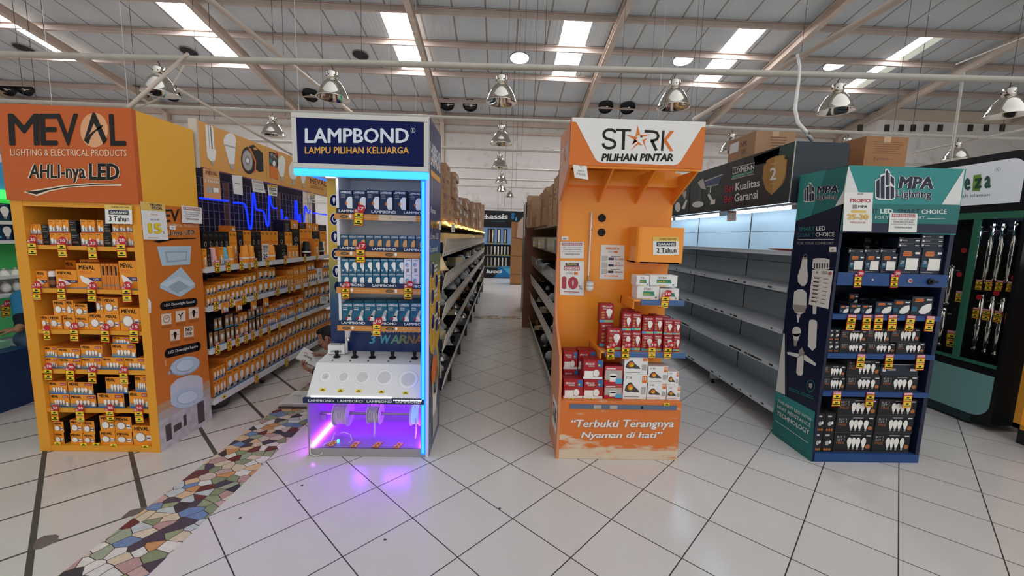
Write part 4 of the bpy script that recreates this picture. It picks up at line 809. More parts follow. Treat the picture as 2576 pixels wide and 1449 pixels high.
# console with sockets and downlights
m = MB(); prof = [(2.78, .44), (2.95, .632), (3.2, .655), (3.2, .42), (2.78, .42)]
m.prism([(X0+.005, y, z) for y, z in prof], (X1-.024-X0-.005, 0, 0), LBW); m.build('console', nv, bevel=.004)
sl = Vector((0, .17, .192)).normalized(); fsl = Fr((0, 2.78, .44), (1, 0, 0), sl)
GREYL = M('downlight_glass', 'CFCBC8', .25); RING = M('downlight_ring', 'EDEBE8', .3)
for i, (x, y, r, ri) in enumerate([(360, 808, 44, 24), (497, 810, 47, 32), (640, 812, 56, 41), (806, 815, 66, 47), (988, 830, 74, 51)]):
    c = fsl.px(c6(x, y)); R_ = (fsl.px(c6(x+r, y))-c).length; k = R_/r
    m = MB(); m.lathe([(R_, 0), (R_, .004), (R_*.9, .008), (ri*k*1.08, .008), (ri*k, .003)], c, RING, fsl.n, 28, cap=False); m.lathe([(ri*k*1.06, .004), (ri*k*.9, .0055)], c, GREYL, fsl.n, 28)
    if i == 0: m.lathe([(ri*k*.4, .004), (ri*k*.3, .012)], c, CHROME, fsl.n, 14)
    m.build('downlight', nv, smooth=False)
for i, (x, y) in enumerate([(445, 650), (580, 650), (715, 655), (868, 655), (1035, 662)]):
    q = onY(*c6(x, y), 3.06); q.z = .643
    m = MB(); m.lathe([(.026, 0), (.026, .007), (.02, .011), (.012, .013), (.012, .032), (.015, .034), (.015, .05), (.011, .05)], q, BLACK, n=18); m.build('lamp_socket', nv, smooth=False)
    m = MB(); p = onY(*c6(x-30, y+32), 3.0); m.box(p.x-.004, p.x+.004, 2.985, 3.0, .637, .6405, BLACK); m.build('switch_hole', nv)
m = MB(); m.box(X0-.01, X1-.03, 2.758, 2.78, .403, .439, NAVYP); d = m.deco((X0-.01, 2.758, .403), (X1-.03, 2.758, .403), (X1-.03, 2.758, .439), (X0-.01, 2.758, .439), (0, -1, 0))
for k in range(4): d.text('LAMPBOND', .045+.24*k, .28, .255+.24*k, .78, WHITEP, 1, bold=.025)
m.build('console_lip', nv)
m = MB()
for k in range(19): m.box(-.72+.0105*k, -.714+.0105*k, 2.7565, 2.76, .4305, .4365, LEDW)
m.box(-1.3, -.74, 2.7805, 2.784, .4405, .445, LEDW); m.build('led_strip', nv)
# open base with spools
BI = M('base_glow_tint', '8E84A0', .4)  # white interior, darkened and tinted so the violet LED glow reads deeper
m = MB(); m.box(X0+.008, X0+.02, 2.78, 3.24, .0, .42, BI); m.build('base_side', nv); MB().box(X0+.02, X1-.022, 3.22, 3.24, 0, .42, BI).build('base_back', nv)
m = MB(); m.box(X0+.02, X1-.022, 2.785, 3.22, .02, .06, BI); m.box(X0+.008, X1-.022, 2.778, 2.79, 0, .06, M('base_edge', 'A8A4A0', .35, .4)); m.build('base_plate', nv)
py_, pz = 2.97, onY(*c6(870, 1088), 2.97).z
m = MB(); m.tube([(X0+.03, py_, pz), (X1-.03, py_, pz)], .0125, M('pole_grey', '9A979C', .35, .5), 14); m.box(X0+.02, X0+.06, py_-.012, py_+.012, pz-.05, pz-.012, BI); m.build('spool_pole', nv, smooth=False)
SPW = M('spool_white', 'CDC6D4', .45); CABLE = M('strip_cable', 'D2CAD6', .4)
for i, (xa, xb, rr) in enumerate([(440, 545, 100), (690, 785, 84), (1012, 1084, 92)]):
    A = onY(*c6(xa, 1088), py_).x; B = onY(*c6(xb, 1088), py_).x; R_ = rr/3.0186/FPX*2.95
    m = MB(); ax = (1, 0, 0)
    for x in (A, B-.006): m.lathe([(.016, 0), (R_, 0), (R_, .006), (.016, .006)], (x, py_, pz), SPW, ax, 32, cap=False)
    m.lathe([(R_*.45, .006), (R_*.45, B-A-.006)], (A, py_, pz), M('spool_core', '8A5A3A', .6), ax, 24, cap=False); m.build('cable_spool', nv, smooth=False)
    m = MB(); n_ = int((B-A-.014)/.008)
    for k in range(n_): m.lathe([(R_*.6, 0), (R_*.86, .001), (R_*.86, .006), (R_*.6, .007)], (A+.008+.008*k, py_, pz), CABLE if i < 2 else M('led_cable', '9AB8E8', .3, emit=.5), ax, 28, cap=False)
    m.build('wound_strip', nv, smooth=False)
    if i: xx = (A+B)/2+.01; MB().tube([(xx, py_-R_*.8, pz), (xx+.003, py_-R_*.82, pz-.05), (xx+.002, py_-R_*.8, pz-.11), (xx-.006, py_-R_*.78, pz-.16)], .006, CABLE, 8).build('loose_end', nv, smooth=True)
fz = .061
m = MB(); a, b_ = onZ(*c6(248, 1342), fz), onZ(*c6(412, 1160), fz); m.box(a.x-.012, a.x+.018, a.y, b_.y, fz, fz+.012, MAG); m.build('led_bar', nv); MB().box(X1-.06, X1-.03, 2.8, 2.98, fz, fz+.012, MAG).build('led_bar', nv)
MB().box(X0+.03, X1-.03, 3.15, 3.16, .405, .412, M('led_violet', '8E1CFF', .4, emit=200)).build('led_bar', nv)
P = [onY(*c6(430, 1230), 2.9), onY(*c6(405, 1300), 2.87), onY(*c6(350, 1360), 2.82), onY(*c6(330, 1395), 2.772), onY(*c6(285, 1412), 2.768), onY(*c6(245, 1395), 2.768), onY(*c6(240, 1350), 2.768), onY(*c6(243, 1280), 2.772)]
P[2].z = max(P[2].z, .068)
MB().tube(P, .0035, PALEWIRE, 8).build('power_lead', nv, smooth=True)
P = [onY(*c6(x, y), 2.86) for x, y in [(400, 1310), (430, 1330), (520, 1325), (560, 1290), (545, 1245), (500, 1228), (470, 1235)]]
MB().tube(P, .003, PALEWIRE, 8).build('power_lead', nv, smooth=True)
q = onY(*c6(455, 1320), 2.86); MB().box(q.x-.006, q.x+.006, 2.855, 2.867, .061, .085, M('led_end', '40A0FF', .4, emit=4)).build('plug', nv)
# stock on its shelves
GN = 'boxes on the navy neon stand'; PL = ('Y', cy0+.006)
wl = {'lb_navy': 'navy half-bulb box', 'lb_small': 'small slate amber-bulb box', 'lb_teal': 'teal white-bulb box', 'lb_white': 'white colour-bulb box', 'lb_red': 'teal red-dot bulb box'}
wf = lambda k: wl[k]; xl = (cx0+.02, cx1-.002)
stock(PL, c5, [(505, 718, 616, 880, 'lb_navy'), (621, 720, 725, 880, 'lb_navy'), (731, 716, 838, 880, 'lb_navy'), (842, 722, 947, 880, 'lb_navy'), (953, 722, 1060, 880, 'lb_navy'), (1084, 730, 1182, 880, 'lb_navy')], SZL[0]+.001, .1, 'top shelf of navy stand', GN, wf, xlim=xl)
stock(PL, c5, [(514+69.5*k, 1086+k, 581+69.5*k, 1190, 'lb_small') for k in range(10)], SZL[1]+.001, .07, 'second shelf of navy stand', GN, wf, xlim=xl)
stock(PL, c5, [(522+65*k, 1405, 584+65*k, 1500, 'lb_teal' if k < 8 else 'lb_white') for k in range(10)]+[(522+65*k, 1286, 584+65*k, 1400, 'lb_teal' if k < 8 else 'lb_white') for k in range(10)], SZL[2]+.001, .07, 'third shelf of navy stand', GN, wf, xlim=xl)
for dy in (0, .065, .13):
    stock(('Y', cy0+.006+dy), c6, [(482+87*k, 248, 567+87*k, 388, 'lb_red') for k in range(7)] if not dy else [(482+87*k*(1-dy/3), 240-dy*180, 567+87*k*(1-dy/3)-4, 388-dy*280, 'lb_red') for k in range(7)], SZL[3]+.001, .06, ('front row, ' if dy == 0 else ('middle row, ' if dy < .1 else 'back row, '))+'fourth shelf of navy stand', GN, wf, xlim=xl)
m = MB(); q = onY(*c6(530, 460), 3.1)
pr = onY(*c6(532, 620), 3.1)
prj = thing('bulb_display', 'upside-down white display bulb hung under the navy stand shelves', 'lamp', (q.x, 3.1, .8795))
zt_ = .884; m.lathe([(.004, -.09), (.014, -.088), (.016, -.06), (.03, -.03), (.038, -.008), (.034, 0)], (0, 0, 0), WHITE, n=20); m.build('bulb_shell', prj, smooth=True, local=True)
m = MB(); m.lathe([(.013, -.118), (.014, -.115), (.014, -.088)], (0, 0, 0), CHROME, n=16); m.build('screw_cap', prj, smooth=True, local=True)
tb = MB(); tb.tube([(pr.x-.02, 3.12, .66), (pr.x-.02, 3.12, .884)], .01, WHITE, 10); tb.build('support_tube', nv, smooth=True)
b = onY(*c6(448, 640), 3.12); bx = MB(); w = .062; bx.box(b.x-w, b.x+w, 3.1, 3.16, .655, .725, WHITEP); d = bx.deco((b.x-w, 3.1, .655), (b.x+w, 3.1, .655), (b.x+w, 3.1, .725), (b.x-w, 3.1, .725), (0, -1, 0)); d.text('LAMPBOND', .16, .2, .84, .42, NAVYP, 1, bold=.03); d = bx.deco((b.x-w, 3.1, .725), (b.x+w, 3.1, .725), (b.x+w, 3.16, .725), (b.x-w, 3.16, .725), (0, 0, 1)); d.rect(.25, .4, .75, .7, BLACK); d.rect(.08, .4, .2, .6, BLACK)
put(bx.build('driver_box', loc=(b.x, 3.13, .655)), 'small white lettered box standing on the navy stand console', 'box')
GT = 'price tags on the navy neon stand'; fl_ = FY(cy0-.012)
tags(fl_, c5, [(664, 838, 1015)], 'top shelf of navy stand', GT, '17', s=None); tags(fl_, c5, [(683, 1148, 1320)], 'second shelf of navy stand', GT, '17', s=None)
tags(fl_, c6, [(512, 85, 216), (985, 80, 220)], 'third shelf of navy stand', GT, '10', s=None); tags(fl_, c6, [(745, 358, 500)], 'fourth shelf of navy stand', GT, '10', s=None)
for i, (x, y) in enumerate([(335, 918), (470, 925), (608, 928), (782, 934), (965, 942)]):
    q = fsl.px(c6(x, y))+fsl.n*.002; o = price_tag(q, 'small yellow price label, %s from left on the white console slope' % nth(i), GT, None, kind='small', s=.95); o.rotation_euler = (-math.atan2(.17, .192), 0, 0)
for i, (x, y) in enumerate([(385, 1335), (563, 1345), (728, 1348), (890, 1352)]):
    q = onZ(*c6(x, y), fz); q.z = fz+.0015; o = price_tag(q, 'red and yellow price tag lying flat in the glowing base, %s from left' % nth(i), GT, None, s=.85); o.rotation_euler = (-math.pi/2+.01, 0, random.uniform(-.1, .1)-.25)
# ================================================================ LONG SHELVING WITH ORANGE BANNER, left, facing right
XS = -2.36; YA, YB = 3.345, 6.3
SHW = M('shelf_white', 'D9D6D2', .4); BANNER = M('banner_orange', 'E0A050', .45); MESHW = M('mesh_wire', '9A94A0', .5); POST = M('shelf_post', '7A5A50', .5); BACKD = M('back_dark', '2A2430', .8)
ls = thing('wall_shelving', 'long white shelving of orange bulb packs under an orange picture banner, left', 'shelving', (-2.6, 4.8, 0))
LSZ = [1.262, .942, .585, .15]
for z in LSZ:
    d_ = .42
    m = MB(); m.box(XS-d_, XS-.004, YA, YB, z-.03, z, SHW); m.box(XS-.004, XS, YA, YB, z-.032, z+.016, SHW)
    for y in (4.33, 5.32): m.box(XS-.0035, XS+.0006, y-.002, y+.002, z-.03, z+.014, POST)
    m.build('shelf', ls)
for y in (YA+.02, 4.33, 5.32, YB-.02):
    MB().box(XS-.46, XS-.42, y-.02, y+.02, 0, 2.05, POST).build('post', ls)
for y in (4.2, 5.3, 6.2): m = MB(); m.box(XS-.3, XS-.08, y-.015, y+.015, .03, .118, POST); m.lathe([(.02, 0), (.02, .03)], (XS-.1, y, 0), BLACK, n=10); m.build('foot', ls)
m = MB()
for k in range(int((YB-YA)/.075)): y = YA+.075*k; m.box(XS-.418, XS-.414, y-.0015, y+.0015, .18, 2.05, MESHW)
for k in range(26): z = .18+.075*k; m.box(XS-.4185, XS-.4135, YA, YB, z-.0015, z+.0015, MESHW)
m.build('wire_mesh', ls)
MB().box(XS-.62, XS-.6, YA, YB, .1, 2.2, BACKD).build('back_panel', ls)
XB = XS+.0
fb = FXp(XB)
A = fb.px((500, 305)); B = fb.px((510, 422)); zb_, zt_ = 2.065, 2.415
ban = MB(); ban.box(XB-.06, XB-.001, YA+.01, YB, zb_, zt_, BANNER); ban.box(XB-.06, XB, YA-.004, YA+.012, zb_-.01, zt_+.01, M('banner_edge', 'C9BFB2', .5)); ban.box(XB-.001, XB, YA+.012, YB, zb_, zt_, BANNER)
def bp(pts, mm, l=1): ban.poly([fb.px(c3(*p))+fb.n*(STEP*l) for p in pts], mm)
el = lambda cx, cy, rx, ry, rot=0, n=22: [(cx+rx*math.cos(t)*math.cos(rot)-ry*math.sin(t)*math.sin(rot), cy+rx*math.cos(t)*math.sin(rot)+ry*math.sin(t)*math.cos(rot)) for t in [2*math.pi*k/n for k in range(n)]]
for a, b_, c, e in ((137, 125, 165, 355), (165, 135, 195, 360), (185, 140, 212, 362)): bp([(a, b_+8), (a+14, b_), (c-6, b_+6), (c, b_+20), (c+16, e), (a+14, e)], LAMPW, 1)
bp([(162, 140), (168, 140), (182, 355), (177, 355)], SILV, 2); bp([(188, 150), (194, 150), (208, 355), (203, 355)], SILV, 2)
bp([(146, 350), (236, 365), (242, 400), (232, 470), (215, 482), (188, 478), (158, 440)], LAMPW, 2); bp([(190, 475), (216, 480), (216, 515), (196, 510)], SILV, 3)
def bulbshape(cx, cy, rx, ry, bx, by, cap):
    bp(el(cx, cy, rx, ry, .1), LAMPW, 1); bp([(cx-rx*.94, cy+ry*.35), (cx+rx*.94, cy+ry*.45), (bx+rx*.42, by), (bx-rx*.42, by)], LAMPW, 2); bp([(bx-rx*.3, by), (bx+rx*.3, by), (bx+rx*.28, by+cap), (bx-rx*.2, by+cap*.85)], SILV, 3)
bulbshape(373, 285, 60, 76, 392, 505, 58); bulbshape(866, 505, 40, 80, 872, 625, 52); bulbshape(985, 560, 46, 90, 983, 650, 60); bulbshape(1080, 610, 26, 60, 1076, 690, 50)
bp([(322, 316), (432, 345), (432, 356), (322, 328)], SILV, 4)
for rx, ry, mm, l in ((70, 132, INK, 2), (56, 110, M('print_dark', '4A4542', .5), 3), (48, 98, SILV, 4), (24, 46, GREYP, 5), (14, 24, LAMPW, 6)): bp(el(552-(0 if rx > 60 else 12), 472, rx, ry, -.1), mm, l)
bp([(560, 335), (600, 320), (650, 365), (690, 400), (698, 575), (660, 585), (625, 560)], BLACK, 1); bp([(590, 350), (620, 345), (640, 370), (610, 372)], BANNER, 2); bp([(545, 345), (575, 360), (625, 480), (620, 590), (608, 596), (612, 480)], ORTXT, 3)
bp([(748, 385), (835, 410), (835, 660), (757, 628)], M('print_dark', '4A4542', .5), 1); bp([(752, 385), (832, 408), (832, 450), (754, 425)], INK, 2); bp([(754, 520), (832, 545), (834, 655), (760, 630)], ORTXT, 2); bp(el(796, 500, 14, 28), LAMPW, 3); bp([(756, 448), (775, 455), (775, 495), (757, 490)], GREENP, 3); bp(el(820, 410, 12, 16), REDP, 3)
ban.dpx(fb, c3(757, 435), c3(822, 455), c3(820, 418), c3(755, 395)).text('MEVAL', 0, 0, 1, 1, SILV, 3, bold=.02)
ban.dpx(fb, c3(1145, 690), c3(1300, 725), c3(1300, 660), c3(1140, 640)).text('MEVAL', 0, 0, 1, 1, M('print_brown2', '6A3A22', .5), 1, bold=.02); ban.dpx(fb, c3(1146, 735), c3(1275, 757), c3(1275, 728), c3(1146, 705)).text('LIGHTING & ELEC', 0, 0, 1, 1, M('print_brown2'), 1)
bp([(714, 340), (718, 341), (734, 668), (731, 668)], M('banner_joint', 'B98445', .5), 1)
for x, y in ((470, 562), (963, 697), (1286, 785)): bp(el(x, y, 9, 11), SILV, 2)
ban.build('banner', ls)
WHATL = {'mv_row': 'orange single-bulb box', 'mv_blister': 'black and tan blister pack', 'mv_tallk': 'tall black box', 'mv_emerg': 'orange lantern pack', 'mv_black': 'black box', 'mv_multi': 'wide orange bulb box', 'mv_spine': 'orange long box', 'mv_bulb': 'orange bulb box', 'lb_white': 'white box', 'mv_panel': 'orange lamp box', 'mv_round': 'orange round-lamp box', 'mv_yel': 'yellow box'}
GL = 'packs on the long left shelving'
wfl = lambda k: WHATL[k]
def grp(cf, xl, yt, yb, xr, n, kind, dx=0., rows=None):
    """n packs side by side on the shelf front between photo columns xl and xr; heights read at the left end"""
    f2 = FXp(XS-.05-dx); a = f2.px(cf(xl, yb)); b_ = a.copy(); lo = f2.px(cf(xr, yb)); t = f2.px(cf(xl, yt))
    return a.y, lo.y, a.z, t.z, n, kind, dx
def fill(groups, zs, depth, where, lower=None):
    done = []; res = []
    for (ya, yb, z0, z1, n, kind, dx) in groups:
        w = (yb-ya)/n
        for k in range(n):
            c = ya+w*(k+.5); z = zs
            for (p, q_, h, e) in done:
                if abs(e-dx) < .05 and min(p+q_/2, c+w/2)-max(p-q_/2, c-w/2) > .3*min(q_, w): z = max(z, h)
            h = z1-z
            if h < .03: h = .06
            done.append((c, w, z+h, dx)); res.append((c, w, z, h, kind, dx))
    rows = {}
    for r in sorted(res, key=lambda r: r[2]):
        for k in rows:
            if abs(k-r[2]) < .05: rows[k].append(r); break
        else: rows[r[2]] = [r]
    for ri, rk in enumerate(sorted(rows)):
        for i, (c, w, z, h, kind, dx) in enumerate(sorted(rows[rk])):
            tier = ['in bottom tier', 'in second tier', 'in third tier', 'in fourth tier', 'in fifth tier', 'in sixth tier'][min(ri, 5)]
            goods('bulb_pack', kind, (XS-.05-dx, c, z), (w*.97, min(depth, .34-dx), h-.001), '%s, %s %s, %s' % (WHATL[kind], nth(i), tier, where), 'box', GL, math.pi/2)
G = lambda *a, **k: grp(c4, *a, **k)
# second shelf
fill([G(68, 425, 500, 157, 3, 'mv_row'), G(160, 395, 478, 276, 3, 'mv_row'), G(280, 365, 448, 390, 3, 'mv_row'), G(392, 327, 415, 506, 3, 'mv_row'), G(513, 290, 398, 606, 2, 'mv_row'), G(610, 285, 378, 672, 2, 'mv_row'), G(675, 268, 360, 768, 4, 'mv_row'), G(768, 238, 328, 818, 2, 'mv_emerg'), G(828, 256, 326, 878, 3, 'mv_emerg'), G(880, 244, 312, 938, 3, 'mv_emerg'), G(942, 216, 300, 1028, 4, 'mv_row'), G(1032, 194, 272, 1074, 1, 'lb_white'), G(1078, 190, 260, 1135, 3, 'mv_row'),
      G(66, 343, 420, 150, 3, 'mv_row'), G(157, 312, 393, 270, 3, 'mv_row'), G(275, 278, 362, 386, 3, 'mv_row'), G(382, 240, 327, 500, 3, 'mv_row'), G(512, 190, 285, 602, 2, 'mv_row'), G(603, 185, 275, 665, 2, 'mv_row'), G(765, 205, 262, 816, 2, 'mv_emerg'), G(823, 176, 250, 866, 2, 'mv_emerg'), G(876, 164, 232, 932, 3, 'mv_emerg'), G(942, 136, 206, 1004, 2, 'mv_bulb'), G(1076, 120, 190, 1134, 3, 'mv_row')], LSZ[1]+.001, .2, 'second shelf of long shelving')
# third shelf
fill([G(90, 740, 860, 126, 1, 'mv_blister'), G(130, 732, 842, 176, 1, 'mv_blister'), G(178, 720, 825, 232, 1, 'mv_blister'), G(236, 702, 805, 312, 2, 'mv_blister'), G(315, 690, 780, 352, 1, 'mv_blister'), G(356, 672, 765, 432, 2, 'mv_row'), G(435, 630, 720, 494, 2, 'mv_blister'), G(498, 602, 695, 562, 2, 'mv_blister'), G(567, 600, 690, 684, 1, 'mv_multi'), G(688, 550, 640, 838, 2, 'mv_multi'), G(842, 500, 570, 906, 1, 'mv_multi'), G(912, 460, 545, 1046, 4, 'mv_row'), G(1052, 430, 498, 1136, 2, 'mv_row'),
      G(132, 622, 730, 206, 2, 'mv_blister'), G(226, 590, 700, 305, 2, 'mv_blister'), G(310, 590, 690, 348, 1, 'mv_blister'), G(352, 582, 670, 424, 2, 'mv_row'), G(425, 540, 625, 490, 2, 'mv_blister'), G(497, 520, 600, 556, 2, 'mv_blister'), G(567, 520, 598, 680, 1, 'mv_multi'), G(678, 475, 555, 824, 2, 'mv_multi'), G(840, 432, 500, 906, 1, 'mv_multi'), G(915, 350, 460, 1044, 4, 'mv_row'), G(1050, 320, 425, 1136, 2, 'mv_row')], LSZ[2]+.001, .2, 'third shelf of long shelving')
# lowest shelf
fill([G(130, 1170, 1275, 242, 4, 'mv_row'), G(246, 1082, 1205, 580, 7, 'mv_row'), G(583, 895, 1020, 770, 5, 'mv_row'), G(774, 790, 915, 940, 5, 'mv_row'), G(945, 730, 840, 1110, 6, 'mv_row'), G(1114, 650, 750, 1150, 1, 'mv_row'),
      G(128, 1060, 1165, 236, 4, 'mv_row'), G(243, 965, 1082, 578, 7, 'mv_row'), G(578, 775, 892, 768, 5, 'mv_row'), G(772, 680, 788, 940, 5, 'mv_row'), G(945, 600, 712, 1110, 6, 'mv_row'), G(1114, 560, 650, 1150, 1, 'mv_row')], LSZ[3]+.001, .26, 'lowest shelf of long shelving')
# top shelf: tall packs behind, torches and lanterns before them
G = lambda *a, **k: grp(c3, *a, **k)
fill([G(115, 1152, 1300, 370, 5, 'mv_tallk', dx=.12), G(372, 1152, 1290, 445, 2, 'mv_emerg', dx=.12), G(448, 1145, 1290, 505, 1, 'mv_tallk', dx=.12), G(508, 1140, 1285, 580, 2, 'mv_emerg', dx=.12), G(582, 1150, 1300, 676, 2, 'mv_tallk', dx=.12), G(678, 1145, 1280, 838, 4, 'mv_emerg', dx=.12), G(848, 1156, 1390, 905, 1, 'mv_tallk', dx=.12), G(908, 1155, 1290, 974, 2, 'mv_emerg', dx=.12), G(976, 1128, 1380, 1050, 1, 'mv_tallk', dx=.12), G(1053, 1125, 1380, 1170, 3, 'mv_emerg', dx=.12), G(1175, 1150, 1230, 1236, 1, 'mv_tallk', dx=.12), G(1240, 1146, 1230, 1304, 1, 'mv_emerg', dx=.12),
      G(392, 1098, 1150, 428, 1, 'mv_bulb', dx=.12), G(890, 1042, 1130, 958, 1, 'mv_tallk', dx=.12), G(962, 1040, 1128, 1030, 1, 'mv_emerg', dx=.12), G(1036, 1070, 1120, 1104, 1, 'mv_black', dx=.12), G(1108, 1068, 1130, 1164, 1, 'mv_emerg', dx=.12), G(1168, 1076, 1140, 1224, 1, 'mv_emerg', dx=.12), G(1228, 1086, 1140, 1300, 1, 'mv_black', dx=.12)], LSZ[0]+.001, .12, 'back row, top of long shelving')
fill([G(118, 1318, 1445, 158, 1, 'mv_emerg'), G(160, 1320, 1445, 196, 1, 'mv_tallk'), G(282, 1300, 1440, 320, 1, 'mv_bulb'), G(640, 1300, 1420, 678, 1, 'mv_tallk'), G(862, 1282, 1405, 926, 1, 'mv_tallk'), G(930, 1290, 1400, 1036, 3, 'mv_emerg'), G(1192, 1225, 1370, 1234, 1, 'mv_emerg')], LSZ[0]+.001, .08, 'front row, top of long shelving')
def torch(cf, x0_, yt, x1_, yb, body, label, handle):
    f2 = FXp(XS-.06); a, b_ = f2.px(cf(x0_, yb)), f2.px(cf(x1_, yb)); t = f2.px(cf(x0_, yt)); y = (a.y+b_.y)/2; r = min(.05, abs(b_.y-a.y)/2); h = t.z-LSZ[0]
    o = thing('torch_lamp', label, 'torch', (XS-.06-r, y, LSZ[0]+.001), 'hand torches on the top left shelf')
    m = MB(); m.lathe([(r*.9, 0), (r, .008), (r, h*.55), (r*.8, h*.6), (r*.8, h*.92), (r*.6, h)], (0, 0, 0), body, n=18); m.build('lamp_body', o, smooth=True, local=True)
    m = MB(); m.lathe([(r*1.02, h*.28), (r*1.02, h*.36)], (0, 0, 0), LAMPW, n=18, cap=False); m.build('lens_band', o, local=True)
    if handle: MB().tube([(0, r*.6, h*.15), (0, r*1.5, h*.2), (0, r*1.6, h*.5), (0, r*1.4, h*.85), (0, r*.5, h*.9)], r*.28, body, 8).build('handle', o, smooth=True, local=True)
torch(c3, 222, 1310, 270, 1440, PINKP, 'pale pink torch on the top shelf front', 0); torch(c3, 326, 1305, 378, 1430, BLUEP, 'sky blue torch on the top shelf front', 0)
torch(c3, 385, 1295, 425, 1440, ORANGE, 'orange handled lantern beside the sky blue torch', 1); torch(c3, 530, 1290, 580, 1425, ORANGE, 'orange handled lantern in the middle of the top shelf', 1); torch(c3, 595, 1290, 632, 1420, ORANGE, 'slim orange torch right of the orange lantern', 0)
torch(c3, 760, 1285, 850, 1410, ORANGE, 'big orange handled lamp right of the standing 25 card', 1); torch(c3, 1112, 1250, 1180, 1362, BLACK, 'black headlamp drum on the top shelf, left one', 1); torch(c3, 1238, 1250, 1308, 1358, BLACK, 'black headlamp drum on the top shelf, right one', 1)
def d25(d): d.rect(.1, .72, .9, .92, GREYP); d.text('25', .14, .1, .86, .4, M('sheet_slate', '3A3F4C'), 1, bold=.04); d.bars(.1, .48, .9, .66, 2, GREYP)
sheet('standing_card', FXp(XS-.012), rc(c3, 682, 1272, 744, 1432), d25, 'grey and white standing card with 25 on the top left shelf')
GS = 'notices hung under the orange banner'; fsg = FXp(XS+.004)
def dmv(d): d.text('MEVAL', .15, .8, .85, .94, M('print_brown2'), 1, bold=.02); d.text('GARANSI RESMI', .12, .66, .88, .73, WHITEP); d.text('2 TAHUN', .06, .54, .94, .63, WHITEP, 1, bold=.04); d.ell(.3, .28, .18, .12, SILV); d.rect(.5, .2, .9, .4, GREYP); d.rect(.53, .22, .87, .38, LAMPW, 2)
sheet('orange_poster', fsg, [c3(125, 828), c3(290, 845), c3(270, 568), c3(115, 545)], dmv, 'orange and white two-year guarantee poster hanging under the banner', group=GS, mat=M('poster_orange', 'D79A63', .5))
sheet('notice_sign', fsg, [c3(412, 790), c3(498, 805), c3(490, 620), c3(393, 610)], lambda d: (d.bars(.1, .5, .9, .6, 1, GREYP)), 'blank white paper hanging second under the banner', group=GS)
sheet('notice_sign', fsg, [c3(595, 770), c3(716, 785), c3(690, 672), c3(583, 650)], draw_perhatian, 'white printed notice hanging third under the banner', group=GS)
sheet('guarantee_sign', fsg, [c3(745, 805), c3(826, 817), c3(828, 712), c3(732, 700)], draw_garansi(3), 'white guarantee card hanging fourth under the banner', group=GS)
sheet('guarantee_sign', fsg, [c3(1132, 872), c3(1195, 882), c3(1192, 798), c3(1128, 786)], draw_garansi(2), 'small guarantee card at the far end of the banner', group=GS)
sheet('price_card', FXp(XS-.02), rc(c4, 1052, 428, 1116, 496), lambda d: d.bars(.1, .3, .9, .9, 4, GREYP), 'white card on the third shelf near the navy stand')
# blue neon wave on the mesh
NB = M('neon_blue_tube', '0A22FF', .4, emit=2.6); fn = FXp(XS-.36)
for i, (pts, lb) in enumerate([([(85, 832), (200, 845), (355, 860)], 'straight blue neon tube at the left of the wire mesh'), ([(410, 876), (490, 882), (520, 905), (540, 980), (555, 1090), (570, 1128), (585, 1080), (592, 900), (595, 800), (605, 792), (615, 850), (628, 940), (690, 955), (715, 1020), (728, 1085), (742, 1098), (750, 1040), (748, 880), (750, 820), (760, 820), (775, 900), (790, 928), (822, 930)], 'large waving blue neon tube on the wire mesh'),
                               ([(870, 940), (876, 1000), (880, 1110)], 'short upright blue neon tube on the mesh'), ([(906, 1040), (912, 1018), (922, 1020), (926, 1040)], 'tiny blue neon arch on the mesh'), ([(1000, 1040), (1000, 890), (1005, 864), (1014, 870), (1020, 960), (1026, 1060)], 'tall blue neon arch on the mesh'), ([(1036, 1060), (1040, 1005), (1048, 1000), (1054, 1065)], 'small blue neon arch beside the tall one'), ([(1085, 1065), (1094, 930), (1102, 910), (1114, 950), (1128, 975), (1142, 965), (1138, 948)], 'hooked blue neon tube on the mesh'), ([(1172, 976), (1302, 994)], 'straight blue neon tube at the right of the mesh')]):
    P = [fn.px(c3(*p)) for p in pts]
    if len(P) > 3:
        Q = []
        for a, b_, c, e in zip([P[0]]+P[:-2], P[:-1], P[1:], P[2:]+[P[-1]]):
            for t in (0, .25, .5, .75): Q.append(.5*((2*b_)+(c-a)*t+(2*a-5*b_+4*c-e)*t*t+(3*b_-a-3*c+e)*t**3))
        P = Q+[P[-1]]
    put(MB().tube(P, .0095, NB, 8).build('neon_tube', loc=tuple(P[0]), smooth=True), lb, 'neon light', 'blue neon tubes on the wire mesh')
# shelf-edge tags
GLT = 'price tags on the long left shelving'; fl = FXp(XS+.004)
def ltags(items, where, kind='tag'): tags(fl, c4, items, where, GLT, rz=math.pi/2, s=None if kind == 'tag' else 1.1, kind=kind)
ltags([(165, 118, 228), (262, 115, 220), (375, 108, 208), (445, 135, 200), (500, 100, 192), (600, 92, 178), (755, 78, 156), (925, 66, 136), (1030, 58, 122)], 'top shelf of long shelving')
ltags([(155, 455, 562), (288, 430, 530), (397, 405, 503), (502, 385, 470), (686, 345, 430), (790, 325, 402), (830, 318, 395), (902, 312, 378), (958, 308, 360), (1030, 292, 340)], 'second shelf of long shelving')
ltags([(168, 832, 940), (270, 798, 902), (340, 770, 868), (412, 745, 840), (474, 722, 815), (540, 698, 786), (612, 684, 762), (704, 660, 732), (845, 600, 668)], 'third shelf of long shelving')
ltags([(505, 1098, 1185), (766, 955, 1042)], 'lowest shelf of long shelving'); ltags([(222, 1286, 1314)], 'near end of lowest shelf of long shelving', 'small')
